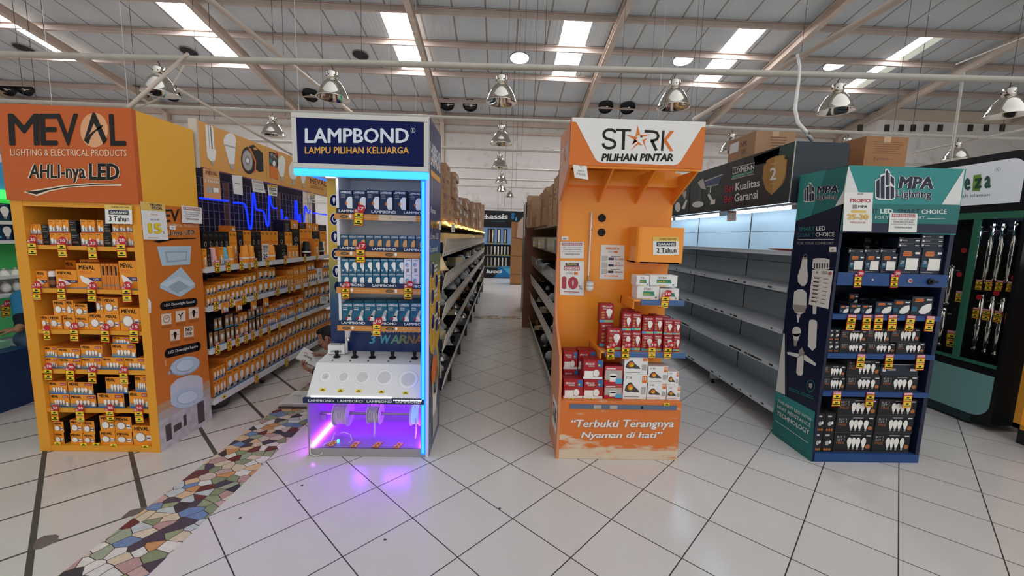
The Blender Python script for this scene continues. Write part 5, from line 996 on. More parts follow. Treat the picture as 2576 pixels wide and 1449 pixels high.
for i, (x, y0_, y1_) in enumerate([(236, 485, 575), (357, 472, 558), (484, 476, 553), (590, 448, 525)]):
    f2 = FXp(XS+.012); a = f2.px(c4(x, y1_)); t = f2.px(c4(x, y0_)); goods('hanging_pack', 'mv_bulb', a, (.075, .012, t.z-a.z), 'orange card pack hung from the second shelf edge, %s from left' % nth(i), 'pack', 'card packs hung on the second shelf edge', math.pi/2)
# bucket under the shelf
bk = thing('bucket', 'dark round bucket under the near end of the long shelving', 'bucket', (-2.56, 3.62, 0)); MB().lathe([(.11, 0), (.14, .1), (.132, .1), (.1, .01)], (0, 0, 0), M('bucket_grey', '4A4A44', .6), n=24).build('bucket_body', bk, smooth=True, local=True)
# ================================================================ ORANGE STAND WITH WHITE STAR HEADER, centre right
SO = M('lacquer_orange', 'F79A34', .15); SO2 = M('lacquer_orange_deep', 'D9742B', .3); SWH = M('header_white', 'E9E6E1', .4); SLATE = M('rail_slate', '5F6F88', .4); RAIL = M('rail_blue', '4C6A96', .35)
wm = bpy.data.materials.new('worn_orange'); wm.use_nodes = True; N, L = nodes(wm); b = N['Principled BSDF']
g_ = N.new('ShaderNodeNewGeometry'); nz = N.new('ShaderNodeTexNoise'); nz.inputs['Scale'].default_value = 7; nz.inputs['Detail'].default_value = 8; mp = N.new('ShaderNodeMapping'); mp.inputs['Scale'].default_value = (1, 1, 3.2); L.new(g_.outputs['Position'], mp.inputs[0]); L.new(mp.outputs[0], nz.inputs['Vector'])
sp = N.new('ShaderNodeSeparateXYZ'); L.new(g_.outputs['Position'], sp.inputs[0])
hz = mth(N, L, 'MULTIPLY', mth(N, L, 'MAXIMUM', mth(N, L, 'SUBTRACT', 1, mth(N, L, 'DIVIDE', sp.outputs[2], .17)), 0), .42)
lx = mth(N, L, 'MULTIPLY', mth(N, L, 'MAXIMUM', mth(N, L, 'SUBTRACT', 1, mth(N, L, 'DIVIDE', mth(N, L, 'ABSOLUTE', mth(N, L, 'SUBTRACT', sp.outputs[0], .47)), .16)), 0), mth(N, L, 'MULTIPLY', mth(N, L, 'MAXIMUM', mth(N, L, 'SUBTRACT', 1, mth(N, L, 'DIVIDE', mth(N, L, 'ABSOLUTE', mth(N, L, 'SUBTRACT', sp.outputs[2], .17)), .06)), 0), .34))
t = mth(N, L, 'ADD', nz.outputs[0], mth(N, L, 'ADD', hz, lx))
cr = N.new('ShaderNodeValToRGB'); cr.color_ramp.elements[0].position = .64; cr.color_ramp.elements[0].color = lin('DB742C'); cr.color_ramp.elements[1].position = .8; cr.color_ramp.elements[1].color = lin('D9C3A8')
L.new(t, cr.inputs[0]); L.new(cr.outputs[0], b.inputs['Base Color']); b.inputs['Roughness'].default_value = .4
hs = thing('header_stand', 'glossy orange display stand with white star-logo header beside the open aisle', 'display stand', (.9, 3.0, 0))
X0, X1, Yf, Yb, Zt, Zh = .46, 1.335, 2.78, 3.2, 2.372, 2.075
MB().box(X0, X1, Yf, Yb, 0, .44, wm).build('base_box', hs, bevel=.003)
m = MB(); d = m.deco((X0, Yf-.0008, 0), (X1, Yf-.0008, 0), (X1, Yf-.0008, .44), (X0, Yf-.0008, .44), (0, -1, 0))
fp = FY(Yf-.001); SH = M('letter_shadow', 'A08A84', .5)
for (t_, a, y0_, b_, y1_) in (('“Terbukti Terangnya', 200, 1072, 980, 1148), ('Nyaman di hati”', 275, 1165, 895, 1225)):
    m.drc(fp, d2, a+2, y0_+2, b_+2, y1_+2).text(t_, 0, 0, 1, 1, SH, 1, bold=.03, shear=.22); m.drc(fp, d2, a, y0_, b_, y1_).text(t_, 0, 0, 1, 1, SWH, 3, bold=.03, shear=.22)
m.build('slogan_lettering', hs)
m = MB(); A, B = fp.px(d2(193, 980)), fp.px(d2(1005, 945)); m.box(A.x, B.x, Yf-.006, Yf, .385, .418, SLATE); d = m.deco((A.x, Yf-.006, .385), (B.x, Yf-.006, .385), (B.x, Yf-.006, .418), (A.x, Yf-.006, .418), (0, -1, 0)); d.rect(.22, .1, .29, .9, SILV); d.rect(.37, .1, .44, .9, SILV); d.rect(.66, .2, .68, .8, BLACK); m.build('label_rail', hs)
MB().box(X0, X1, Yb, Yb+.03, 0, Zt-.02, SO).build('back_panel', hs, bevel=.002)
# left side with a swept front edge, tapering up to the back panel
prof = [(Yf, .44), (Yf, .6), (Yf+.05, .75), (Yf+.2, .86), (Yf+.31, .93), (Yf+.37, 1.02), (Yf+.39, 1.2), (Yf+.39, 1.87), (Yf, Zh), (Yf, Zt-.02), (Yb+.03, Zt-.02), (Yb+.03, .44)]
m = MB(); m.prism([(X0-.018, y, z) for y, z in prof], (.018, 0, 0), M('side_pale_orange', 'D98A5E', .3)); fsd = FXm(X0-.018)
d = m.deco((X0-.018, Yb, 1.98), (X0-.018, Yf, 1.98), (X0-.018, Yf, 2.3), (X0-.018, Yb, 2.3), (-1, 0, 0)); d.text('ST RK', .1, .5, .9, .8, SWH, 1, bold=.02); d.text('PILIHAN PINTAR', .1, .3, .8, .42, SWH); d.poly([(.45, .5), (.52, .84), (.59, .5)], SO2, 2)
d = m.deco((X0-.018, Yb, 2.19), (X0-.018, Yf, 2.19), (X0-.018, Yf, 2.35), (X0-.018, Yb, 2.35), (-1, 0, 0))
m.build('side_panel', hs)
m = MB(); m.box(X0-.018, X0, Yf, Yb, 0, .44, M('side_pale_orange')); d = m.deco((X0-.018, Yb, .1), (X0-.018, Yf, .1), (X0-.018, Yf, .4), (X0-.018, Yb, .4), (-1, 0, 0)); d.rect(.35, .2, .92, .96, SWH); d.text('ST RK', .42, .4, .86, .8, INK, 2, bold=.02); m.build('base_side', hs)
# header
m = MB(); m.prism([(X0-.018, Yf-.01, Zh), (X1, Yf-.01, Zh), (X1, Yf-.01, Zt), (X0-.018, Yf-.01, Zt)], (0, .02, 0), SO2)
fh = FY(Yf-.0105)
def hp(pts, mm, l=1): m.poly([fh.px(d1(*p))+fh.n*(STEP*l) for p in pts], mm)
hp([(230, 50), (1335, 88), (1333, 130), (1302, 132), (1130, 410), (1105, 437), (1070, 446), (470, 425), (440, 415), (420, 395), (262, 90), (228, 86)], SWH)
for t_, a, y0_, b_, y1_ in (('T', 592, 147, 715, 318),):
    hp([(592, 143), (716, 149), (715, 168), (592, 163)], INK, 2); hp([(643, 165), (668, 166), (662, 320), (636, 319)], INK, 2)
def stroke(path, w, mm, l=2):
    a = []; b_ = []
    for i, p in enumerate(path):
        p0 = path[max(0, i-1)]; p1 = path[min(len(path)-1, i+1)]; dx, dy = p1[0]-p0[0], p1[1]-p0[1]; n_ = math.hypot(dx, dy) or 1
        a.append((p[0]-dy/n_*w, p[1]+dx/n_*w)); b_.append((p[0]+dy/n_*w, p[1]-dx/n_*w))
    for i in range(len(path)-1): hp([a[i], a[i+1], b_[i+1], b_[i]], mm, l)
stroke([(588, 178), (578, 164), (555, 152), (525, 152), (500, 165), (488, 188), (492, 210), (510, 226), (540, 234), (568, 244), (584, 262), (582, 284), (566, 300), (538, 306), (508, 302), (490, 288), (484, 266)], 11, INK)
for pts in ([(772, 118), (752, 205), (790, 197)], [(678, 195), (752, 242), (772, 213)], [(878, 192), (795, 196), (812, 218), (792, 217)], [(724, 278), (768, 250), (744, 228)], [(710, 328), (775, 250), (812, 282), (770, 276)], [(846, 328), (808, 238), (852, 222), (826, 252)], [(786, 140), (792, 196), (812, 212), (796, 215)], [(742, 238), (722, 276), (775, 240)]): hp(pts, SO2, 2)
stroke([(828, 165), (900, 168), (930, 178), (942, 205), (930, 232), (905, 242), (876, 244)], 11, INK); stroke([(888, 244), (925, 325)], 12, INK); hp([(975, 158), (995, 159), (982, 328), (962, 327)], INK, 2)
hp([(1040, 160), (1074, 162), (1012, 240), (1066, 330), (1036, 329), (980, 242)], SO2, 2)
m.drc(fh, d1, 468, 350, 1063, 415).text('PILIHAN PINTAR', 0, 0, 1, 1, INK, 2, bold=.05, shear=.22)
m.build('header_panel', hs)
MB().box(X0, X1, Yf+.01, Yb, Zt-.02, Zt, SWH).build('top_panel', hs)
MB().box(X0, X1, 3.1, Yb, 1.99, Zh+.02, SO).build('cross_rail', hs)
for x0_, x1_ in ((.745, .757), (1.035, 1.047), (X1-.014, X1)):
    m = MB(); m.prism([(x0_, Yf+.011, Zh), (x0_, Yb, Zh), (x0_, Yb, 1.87)], (x1_-x0_, 0, 0), SO); m.build('bracket', hs)
MB().box(X0, X1, Yf, Yf+.03, Zh-.014, Zh, SO).build('header_rail', hs)
# sockets, tube holder and pocket
for x, y in ((475, 885), (472, 1003)):
    q = onY(*d1(x, y), Yb-.004); m = MB(); m.lathe([(.03, 0), (.03, .006), (.024, .01), (.024, .02), (.014, .02), (.012, .01)], q, BLACK, (0, -1, 0), 24); m.build('lamp_socket', hs)
f = FY(Yb-.03); A, B = f.px(d1(362, 1362)), f.px(d1(400, 835)); m = MB(); m.box(A.x-.002, B.x-.004, Yb-.03, Yb-.001, A.z, B.z, SWH); m.box(A.x+.002, B.x-.008, Yb-.035, Yb-.03, B.z-.01, B.z, SILV); m.box(A.x+.006, A.x+.012, Yb-.0305, Yb-.0295, B.z-.14, B.z-.12, BLACK); m.box(A.x, B.x-.006, Yb-.04, Yb-.001, A.z-.08, A.z, SILV); m.build('tube_holder', hs, bevel=.002)
q = f.px(d2(342, 40)); b_ = thing('test_bulb', 'white bulb hanging lens-down from the tube holder on the orange stand', 'lamp', (q.x, Yb-.045, q.z))
zt2 = A.z-.08-q.z
m = MB(); m.lathe([(.004, -.062), (.022, -.056), (.03, -.035), (.031, -.02)], (0, 0, 0), LAMPW, n=18); m.lathe([(.031, -.02), (.026, .02), (.018, zt2-.03), (.013, zt2-.028)], (0, 0, 0), WHITE, n=18); m.build('bulb_shell', b_, smooth=True, local=True)
MB().lathe([(.0125, zt2-.028), (.0125, zt2)], (0, 0, 0), CHROME, n=14).build('screw_cap', b_, smooth=True, local=True)
P = []; fx0, fx1, fz0, fz1 = 1.0, 1.352, 1.425, 1.69
m = MB(); pts = [(fx0, Yb), (fx0, 3.0), (fx0+.012, 2.985), (fx0+.03, 2.98), (fx1-.03, 2.98), (fx1-.012, 2.985), (fx1, 3.0), (fx1, Yb)]
inn = [(fx0+.008, Yb), (fx0+.008, 3.0), (fx0+.03, 2.99), (fx1-.03, 2.99), (fx1-.008, 3.0), (fx1-.008, Yb)]
m.prism([(x, y, fz0) for x, y in pts], (0, 0, .01), SO)
ring_o = [(x, y) for x, y in pts]
for i in range(len(pts)-1):
    (a, b2), (c, e) = pts[i], pts[i+1]; cx = (fx0+fx1)/2; cy = 3.1
    ia = (a+(cx-a)*.03, b2+(cy-b2)*.06); ic = (c+(cx-c)*.03, e+(cy-e)*.06)
    m.hexa([(a, b2, fz0), (c, e, fz0), (ic[0], ic[1], fz0), (ia[0], ia[1], fz0), (a, b2, fz1), (c, e, fz1), (ic[0], ic[1], fz1), (ia[0], ia[1], fz1)], SO)
m.build('flyer_pocket', hs)
# side shelf on the right, mid shelf, their price rails
Z1, Z2 = 1.165, .79
sx0, sx1 = .97, 1.31
for z, a, b2, ya, rx0, rx1 in ((Z1, sx0, sx1, 2.88, 1.02, 1.335), (Z2, .74, X1, 2.84, .77, 1.355)):
    m = MB(); m.box(a, b2, ya, Yb-.001, z-.012, z, SO); m.box(a, a+.012, ya+.02, Yb-.001, z-.07, z-.012, SO); m.box(a, b2, Yb-.02, Yb-.001, z-.075, z-.012, SO); m.build('shelf', hs, bevel=.002)
    m = MB(); m.box(rx0, rx1, ya-.012, ya, z-.034, z+.004, RAIL); m.box(rx0, rx1, ya-.016, ya-.012, z-.034, z-.028, RAIL); m.build('price_rail', hs)
wl = {'st_green': 'white and green twin-pack box', 'pl_bulb': 'red upright bulb box', 'pl_square': 'red downlight box', 'pl_mix': 'pale red and silver lamp box', 'st_lamp': 'white box with dark lamp print'}
wf = lambda k: wl[k]; GO = 'boxes on the glossy orange stand'
stock(('Y', 2.905), d2, [(700, 60, 868, 150, 'st_green'), (872, 78, 1018, 150, 'st_green'), (695, -20, 792, 62, 'st_green'), (796, -22, 1004, 74, 'st_green')], Z1+.001, .12, 'upper shelf of glossy orange stand', GO, wf)
stock(('Y', 2.865), d2, [(470, 378, 578, 530, 'pl_bulb'), (582, 402, 654, 530, 'pl_bulb'), (656, 400, 727, 530, 'pl_bulb'), (734, 425, 822, 530, 'pl_bulb'), (824, 425, 888, 530, 'pl_bulb'), (896, 432, 970, 530, 'pl_bulb'), (972, 432, 1026, 530, 'pl_bulb'), (578, 262, 656, 400, 'pl_bulb'), (658, 262, 730, 400, 'pl_bulb'), (738, 290, 824, 425, 'pl_bulb'), (826, 290, 892, 425, 'pl_bulb'), (900, 318, 970, 432, 'pl_bulb'), (972, 322, 1028, 432, 'pl_bulb')], Z2+.001, .075, 'front row, middle shelf of glossy stand', GO, wf)
stock(('Y', 2.95), d2, [(418, 340, 516, 470, 'pl_bulb'), (582, 390, 650, 470, 'pl_bulb'), (654, 390, 724, 470, 'pl_bulb'), (734, 400, 812, 480, 'pl_bulb'), (815, 400, 878, 480, 'pl_bulb'), (896, 410, 962, 480, 'pl_bulb'), (416, 195, 520, 345, 'pl_bulb'), (596, 240, 680, 390, 'pl_bulb'), (740, 288, 806, 400, 'pl_bulb'), (810, 282, 866, 400, 'pl_bulb'), (886, 296, 950, 410, 'pl_bulb')], Z2+.001, .08, 'second row, middle shelf of glossy stand', GO, wf)
stock(('Y', 2.83), d2, [(142, 765, 288, 902, 'pl_square'), (292, 765, 440, 902, 'pl_square'), (448, 808, 588, 910, 'pl_mix'), (592, 730, 772, 895, 'st_lamp'), (776, 795, 920, 912, 'st_lamp'), (924, 820, 1028, 915, 'st_lamp'), (292, 618, 440, 758, 'pl_square'), (450, 668, 590, 804, 'pl_mix'), (600, 575, 778, 728, 'st_lamp'), (780, 668, 930, 795, 'st_lamp'), (930, 708, 1014, 812, 'st_lamp')], .441, .1, 'front row, base of glossy stand', GO, wf)
stock(('Y', 2.95), d2, [(140, 690, 250, 850, 'pl_square'), (254, 690, 360, 850, 'pl_square'), (366, 690, 440, 850, 'pl_mix'), (600, 720, 760, 850, 'st_lamp'), (790, 780, 900, 860, 'st_lamp'), (142, 555, 246, 690, 'pl_square'), (252, 552, 382, 690, 'pl_square')], .441, .12, 'second row, base of glossy stand', GO, wf)
GT = 'price tags on the glossy orange stand'
tags(FY(2.864), d2, [(908, 88, 225)], 'upper rail of glossy orange stand', GT, '10', s=None); tags(FY(2.824), d2, [(500, 480, 618), (612, 480, 615), (815, 480, 607), (930, 480, 612)], 'middle rail of glossy orange stand', GT, '10', s=None)
for i, x in enumerate((205, 360, 508, 708, 862, 985)):
    q = onZ(*d2(x, 924), .4415); price_tag(q, 'red and yellow price card lying on the orange base edge, %s from left' % nth(i), GT, rz=0, s=.8, lean=-math.pi/2)
tags(FY(Yf-.007), d2, [(928, 945, 970)], 'right end of the base rail, glossy orange stand', GT, kind='small', s=1)
# sheets stuck on it
fb = FY(Yb-.002)
sheet('notice_sign', fb, rc(d1, 128, 1080, 325, 1218), draw_perhatian, 'white notice with red heading, left edge of the glossy orange stand')
sheet('sticker', fb, rc(d1, 140, 1036, 196, 1070), lambda d: d.text('0033', .25, .3, .75, .6, INK, 1, bold=.03), 'small white number sticker above the notice on glossy orange', 'sticker')
def d10(d): d.rect(.22, .86, .78, .95, M('sheet_blue', '33456E', .5)); d.text('PROMO', .28, .88, .7, .94, YEL, 2, bold=.03); d.rect(.16, .73, .82, .85, M('sheet_redband', 'B96A6C')); d.text('DISKON', .2, .75, .78, .83, WHITEP, 2, bold=.04); d.text('STARK', .24, .62, .54, .68, GREYP); d.rect(.58, .61, .74, .69, ORTXT); d.text('10', .08, .17, .76, .56, M('sheet_red', 'B5444C', .5), 1, bold=.08); d.text('%', .77, .18, .92, .3, INK); d.rect(.16, .09, .8, .115, M('sheet_redband')); d.rect(.3, .05, .64, .055, GREYP)
sheet('discount_poster', fb, [d1(126, 1520), d1(325, 1528), d1(327, 1243), d1(128, 1240)], d10, 'white poster with a big red 10 percent on glossy orange')
def dpl(d):
    d.text('MERDEKA', .22, .86, .78, .93, ORTXT, 1, bold=.04); d.text('STARK', .3, .78, .52, .82, GREYP); d.rect(.55, .775, .72, .825, ORTXT)
    for v, p in ((.56, '21,500'), (.37, '43,850'), (.18, '53,000')): d.rect(.06, v-.04, .3, v+.12, SILV); d.rect(.34, v, .56, v+.07, M('sheet_slate', '3A3F4C')); d.text(p, .6, v, .96, v+.055, REDP, 1, bold=.02); d.bars(.34, v+.085, .92, v+.12, 1, GREYP)
    d.rect(.18, .08, .76, .105, ORTXT)
sheet('price_list', fb, [d1(455, 1388), d1(656, 1392), d1(662, 1110), d1(466, 1105)], dpl, 'white price list with three lamp prices on glossy orange')
sheet('guarantee_sign', FY(2.979), rc(d1, 897, 1040, 1112, 1190), draw_garansi(2), 'white and gold two-year guarantee sign on the orange pocket')
sheet('paper_note', FY(Yf-.014), [d1(248, 548), d1(362, 568), d1(348, 452), d1(234, 442)], lambda d: (d.text('AREA', .3, .5, .8, .66, GREYP), d.text('FREE', .2, .24, .86, .4, GREYP), d.poly([(.4, 1), (.55, .8), (.8, 1)], SILV)), 'creased white paper note hanging from the orange header corner', 'paper')
# ================================================================ TEAL AND NAVY STAND, front right
TEAL = M('teal_print', '2E8A86', .4); TEALL = M('teal_light', '3F9C94', .4); TEALD = M('teal_dark', '1F6F6C', .4); MPN = M('mp_navy', '171D38', .35); MPB = M('mp_blue', '23477E', .4); OFFW = M('print_offwhite', 'DDDDD8', .45)
ts = thing('led_stand', 'teal-headed navy display stand of black lamp boxes, front right', 'display stand', (2.75, 3.0, 0))
X0, X1, Yf, Yb, Zt = 2.342, 3.16, 2.78, 3.225, 2.135
fs = FXm(X0)
m = MB(); m.box(X0, X0+.02, Yf+.004, Yb, 0, Zt, MPN)
def sp_(cf, pts, mm, l=1): m.poly([fs.px(cf(*p))+fs.n*(STEP*l) for p in pts], mm)
sp_(d5, [(358, 155), (818, 66), (775, 430), (312, 597)], TEALD, 1); sp_(d5, [(358, 155), (610, 104), (460, 545), (312, 597)], TEAL, 2); sp_(d5, [(818, 66), (775, 300), (690, 455), (775, 428)], OFFW, 2)
def logo(mm, fr, cf, x0, y0, x1, y1, sk, l):
    d = mm.dpx(fr, cf(x0, y1), cf(x1, y1-sk), cf(x1, y0-sk), cf(x0, y0)); O, I = OFFW, MPN
    d.poly([(0, .06), (0, .62), (.085, .72), (.085, .8), (.17, .86), (.17, .98), (.215, 1), (.26, .9), (.26, .84), (.34, .72), (.34, .06), (.29, 0), (.05, 0)], O, l)
    for q in ([(.02, .1), (.02, .6), (.075, .68), (.075, .06)], [(.095, .06), (.095, .74), (.16, .8), (.16, .05)], [(.18, .5), (.18, .92), (.215, .96), (.215, .46)], [(.225, .46), (.225, .88), (.25, .86), (.25, .5)], [(.265, .6), (.265, .78), (.325, .7), (.325, .45)], [(.18, .05), (.18, .4), (.25, .46), (.25, .03)], [(.265, .03), (.265, .46), (.325, .4), (.325, .08)]): d.poly(q, I, l+1)
    d.outlined('MPA', .4, .38, 1, .78, I, O, l, bold=.05, ob=.06, shear=.15); d.outlined('Lighting', .36, .02, .97, .34, I, O, l, bold=.02, ob=.05)
logo(m, fs, d5, 392, 225, 722, 418, 20, 3)
m.dpx(fs, d5(345, 693), d5(502, 688), d5(500, 648), d5(345, 655)).text('SMART', 0, 0, 1, 1, TEAL, 3, shear=.2); m.dpx(fs, d5(512, 686), d5(602, 684), d5(600, 642), d5(512, 646)).text('LED', 0, 0, 1, 1, OFFW, 3, bold=.03)
m.dpx(fs, d5(330, 750), d5(500, 746), d5(498, 706), d5(330, 712)).text('SMART', 0, 0, 1, 1, TEALD, 3, shear=.2); m.dpx(fs, d5(505, 746), d5(690, 744), d5(690, 700), d5(505, 706)).text('CHOICE', 0, 0, 1, 1, OFFW, 3, bold=.03)
sp_(d5, [(332, 770), (682, 768), (682, 773), (332, 775)], OFFW, 3); m.dpx(fs, d5(330, 820), d5(680, 820), d5(680, 796), d5(330, 796)).text('FOR YOUR COMFORT', 0, 0, 1, 1, SILV, 3)
BW = M('printed_bulb_white', 'E2E2DC', .45)
ell2 = lambda cx, cy, rx, ry, n=20: [(cx+rx*math.cos(2*math.pi*k/n), cy+ry*math.sin(2*math.pi*k/n)) for k in range(n)]
# printed lamps on the side
sp_(d5, [(376, 962), (426, 962), (424, 1030), (430, 1130), (425, 1180), (400, 1218), (370, 1218), (335, 1180), (332, 1120), (360, 1040)], BW, 2); sp_(d5, [(380, 940), (424, 940), (426, 962), (376, 962)], SILV, 3)
d = m.dpx(fs, d5(385, 945), d5(428, 945), d5(428, 900), d5(385, 900)); d.ring(.5, .3, .45, .45, .2, SILV, 3)
sp_(d5, [(480, 958), (520, 950), (600, 952), (640, 965), (636, 1055), (590, 1066), (510, 1062), (470, 1045)], BW, 2)
for k in range(6): x = 488+25*k; sp_(d5, [(x, 1000), (x+13, 1000), (x+12, 1050), (x, 1050)], M('print_dark', '4A4542'), 3)
sp_(d5, [(500, 1060), (600, 1065), (560, 1420), (490, 1400)], BW, 2)
sp_(d6, [(258, -20), (290, -40), (330, -40), (362, -10), (358, 110), (345, 150), (300, 175), (265, 150), (246, 110)], BW, 2); sp_(d6, [(250, 85), (357, 95), (350, 150), (262, 150)], SILV, 3); sp_(d6, [(278, 170), (312, 176), (300, 205), (298, 235), (284, 233), (284, 205)], BW, 3)
sp_(d6, [(412, 90), (445, 100), (440, 165), (412, 165)], BW, 2)
sp_(d6, ell2(278, 310, 37, 42), BW, 2); sp_(d6, [(246, 330), (312, 325), (290, 385), (256, 383)], BW, 2); sp_(d6, [(255, 385), (288, 385), (278, 432), (257, 430)], SILV, 3)
sp_(d6, [(385, 215), (412, 210), (440, 218), (449, 235), (440, 440), (410, 470), (370, 430), (380, 240)], BW, 2)
sp_(d6, [(285, 520), (340, 500), (330, 660), (318, 676), (290, 672), (275, 650)], BW, 2); sp_(d6, [(197, 482), (215, 478), (300, 495), (300, 522), (285, 525), (205, 500)], BW, 2); sp_(d6, [(335, 500), (360, 510), (440, 575), (438, 590), (425, 592), (335, 545)], BW, 2); sp_(d6, [(300, 465), (325, 440), (345, 490), (330, 510), (300, 510)], SILV, 3)
d = m.dpx(fs, d6(360, 808), d6(432, 808), d6(432, 712), d6(360, 712)); d.ring(.5, .5, .5, .5, .1, TEAL, 3); d.poly([(.3, .72), (.7, .72), (.7, .45), (.5, .25), (.3, .45)], SILV, 3)
m.dpx(fs, d6(215, 800), d6(420, 880), d6(420, 850), d6(215, 770)).bars(0, 0, 1, 1, 2, TEALD, 3)
sp_(d6, [(170, 320), (180, 330), (182, 835), (105, 800)], OFFW, 2); sp_(d6, [(105, 800), (432, 975), (405, 1380), (380, 1385), (72, 1150)], TEALD, 2); sp_(d6, [(105, 800), (432, 975), (424, 1060), (92, 870)], TEAL, 3)
for t_, a, b_, c, e in (('THE FIRST LED WITH', (125, 893), (402, 1055), (400, 1025), (130, 870)), ('HEAT RESISTANCE', (118, 938), (398, 1108), (397, 1075), (122, 912)), ('TECHNOLOGY', (115, 995), (385, 1170), (386, 1128), (118, 962))):
    m.dpx(fs, d6(*a), d6(*b_), d6(*c), d6(*e)).text(t_, 0, 0, 1, 1, OFFW, 4, bold=.03 if t_ == 'TECHNOLOGY' else .01)
sp_(d6, [(105, 1043), (378, 1232), (378, 1237), (105, 1048)], OFFW, 4); m.dpx(fs, d6(118, 1150), d6(345, 1310), d6(345, 1270), d6(118, 1105)).bars(0, 0, 1, 1, 3, TEAL, 4)
m.build('side_panel', ts)
MB().box(X1-.03, X1, Yf+.004, Yb, 0, 1.7, MPN).build('side_panel', ts); MB().box(X0+.02, X1-.03, Yb-.015, Yb, 0, Zt, MPN).build('back_panel', ts)
m = MB(); m.box(X0, X1, Yf-.004, Yf+.016, 1.69, Zt, TEAL); fh = FY(Yf-.0045)
def hp(pts, mm, l=1): m.poly([fh.px(d5(*p))+fh.n*(STEP*l) for p in pts], mm)
hp([(818, 64), (912, 320), (960, 430), (780, 430), (780, 300)], OFFW, 1); hp([(1932, 90), (1885, 440), (1710, 436)], OFFW, 1); hp([(770, 430), (1883, 440), (1862, 628), (760, 610)], TEALD, 2); hp([(755, 612), (1862, 628), (1845, 716), (748, 705)], MPN, 2)
logo(m, fh, d5, 1070, 92, 1625, 392, -12, 3)
for t_, a, b_, c, mm, kw in (('SMART', 930, 1100, 478, MPN, dict(shear=.2)), ('LED', 1118, 1243, 478, OFFW, dict(bold=.04)), ('SMART', 1282, 1503, 480, MPN, dict(shear=.2)), ('CHOICE', 1513, 1758, 484, OFFW, dict(bold=.04))): m.drc(fh, d5, a, c, b_, c+44).text(t_, 0, 0, 1, 1, mm, 3, **kw)
m.drc(fh, d5, 1070, 548, 1545, 576).text('FOR YOUR COMFORT', 0, 0, 1, 1, OFFW, 3); hp([(1570, 568), (1742, 572), (1742, 577), (1570, 573)], OFFW, 3)
m.build('header_panel', ts); MB().box(X0+.02, X1, Yf+.016, Yb, Zt-.02, Zt, TEALD).build('top_panel', ts); MB().box(X1-.02, X1, Yf+.016, Yb, 1.7, Zt-.02, TEALD).build('upper_side', ts)
SZM = [1.41, 1.112, .827, .543, .066]
for i, z in enumerate(SZM):
    m = MB(); h = (.09, .036, .036, .036, .066)[i]
    m.box(X0+.02, X1-.03, Yf+.02, Yb-.015, z-min(h, .03), z, MPB); m.box(X0+.02, X1-.002, Yf, Yf+.02, z-h, z, MPB)
    if i == 0:
        fq = FY(Yf-.0005); q = fq.px(d5(1403, 1168)); m.lathe([(.016, 0), (.016, .006), (.011, .008)], q, SILV, (0, -1, 0), 18); m.lathe([(.009, .006), (.009, .009)], q, REDP, (0, -1, 0), 14); q = fq.px(d5(1045, 1158)); m.lathe([(.008, 0), (.008, .005)], q, SILV, (0, -1, 0), 12)
        q = fq.px(d5(1600, 1175)); m.lathe([(.022, 0), (.022, .012), (.016, .016)], q, BLACK, (0, -1, 0), 18); m.box(q.x-.012, q.x+.03, Yf-.03, Yf-.012, q.z-.008, q.z+.008, BLACK)
    m.build('shelf' if i < 4 else 'plinth', ts)
wl = {'mp_square': 'navy white-square lamp box', 'mp_end': 'flat navy box', 'mp_dark': 'small black box', 'mp_oval': 'navy oval-lamp box', 'mp_multi': 'black four-bulb box', 'mp_small': 'small black box with bronze dots'}
wf = lambda k: wl[k]; GM2 = 'boxes on the teal and navy stand'; PL = ('Y', Yf+.025); xl = (X0+.022, X1-.032)
stock(PL, d5, [(812, 905, 960, 1065, 'mp_square'), (966, 905, 1112, 1070, 'mp_square'), (1118, 905, 1272, 1070, 'mp_square'), (1284, 850, 1490, 1080, 'mp_square'), (1497, 852, 1708, 1085, 'mp_square'), (815, 862, 960, 900, 'mp_end'), (966, 862, 1112, 900, 'mp_end'), (1118, 862, 1272, 900, 'mp_end'), (1290, 808, 1500, 848, 'mp_end'), (1505, 808, 1725, 850, 'mp_end'), (1296, 755, 1505, 806, 'mp_end'), (1512, 768, 1728, 806, 'mp_end'), (1520, 725, 1732, 766, 'mp_end')], SZM[0]+.001, .13, 'top shelf of teal stand', GM2, wf, xlim=xl)
stock(('Y', Yf+.2), d5, [(750, 930, 780, 1060, 'mp_dark'), (784, 930, 814, 1060, 'mp_dark'), (818, 1000, 900, 1060, 'mp_dark'), (960, 1000, 1040, 1060, 'mp_dark'), (1100, 1000, 1190, 1060, 'mp_dark'), (750, 860, 780, 930, 'mp_dark'), (784, 860, 814, 930, 'mp_dark'), (940, 755, 1020, 990, 'mp_dark'), (1040, 755, 1090, 990, 'mp_dark'), (1100, 755, 1180, 990, 'mp_dark'), (1190, 755, 1262, 990, 'mp_dark')], SZM[0]+.001, .1, 'back row, top shelf of teal stand', GM2, wf, xlim=xl)
stock(PL, d6, [(628, 92, 706, 165, 'mp_oval'), (712, 84, 802, 166, 'mp_oval'), (808, 88, 898, 167, 'mp_oval'), (922, 62, 1062, 168, 'mp_oval'), (1066, 46, 1210, 170, 'mp_oval'), (1216, 20, 1392, 172, 'mp_oval')], SZM[1]+.001, .1, 'front row, second shelf of teal stand', GM2, wf, xlim=xl)
stock(('Y', Yf+.17), d6, [(560, 90, 612, 150, 'mp_dark'), (616, 60, 690, 150, 'mp_oval'), (694, -5, 772, 150, 'mp_oval'), (780, 30, 870, 150, 'mp_dark'), (876, 30, 960, 150, 'mp_dark'), (970, 20, 1060, 150, 'mp_dark'), (1070, 10, 1180, 150, 'mp_dark'), (1190, 0, 1320, 150, 'mp_dark')], SZM[1]+.001, .1, 'back row, second shelf of teal stand', GM2, wf, xlim=xl)
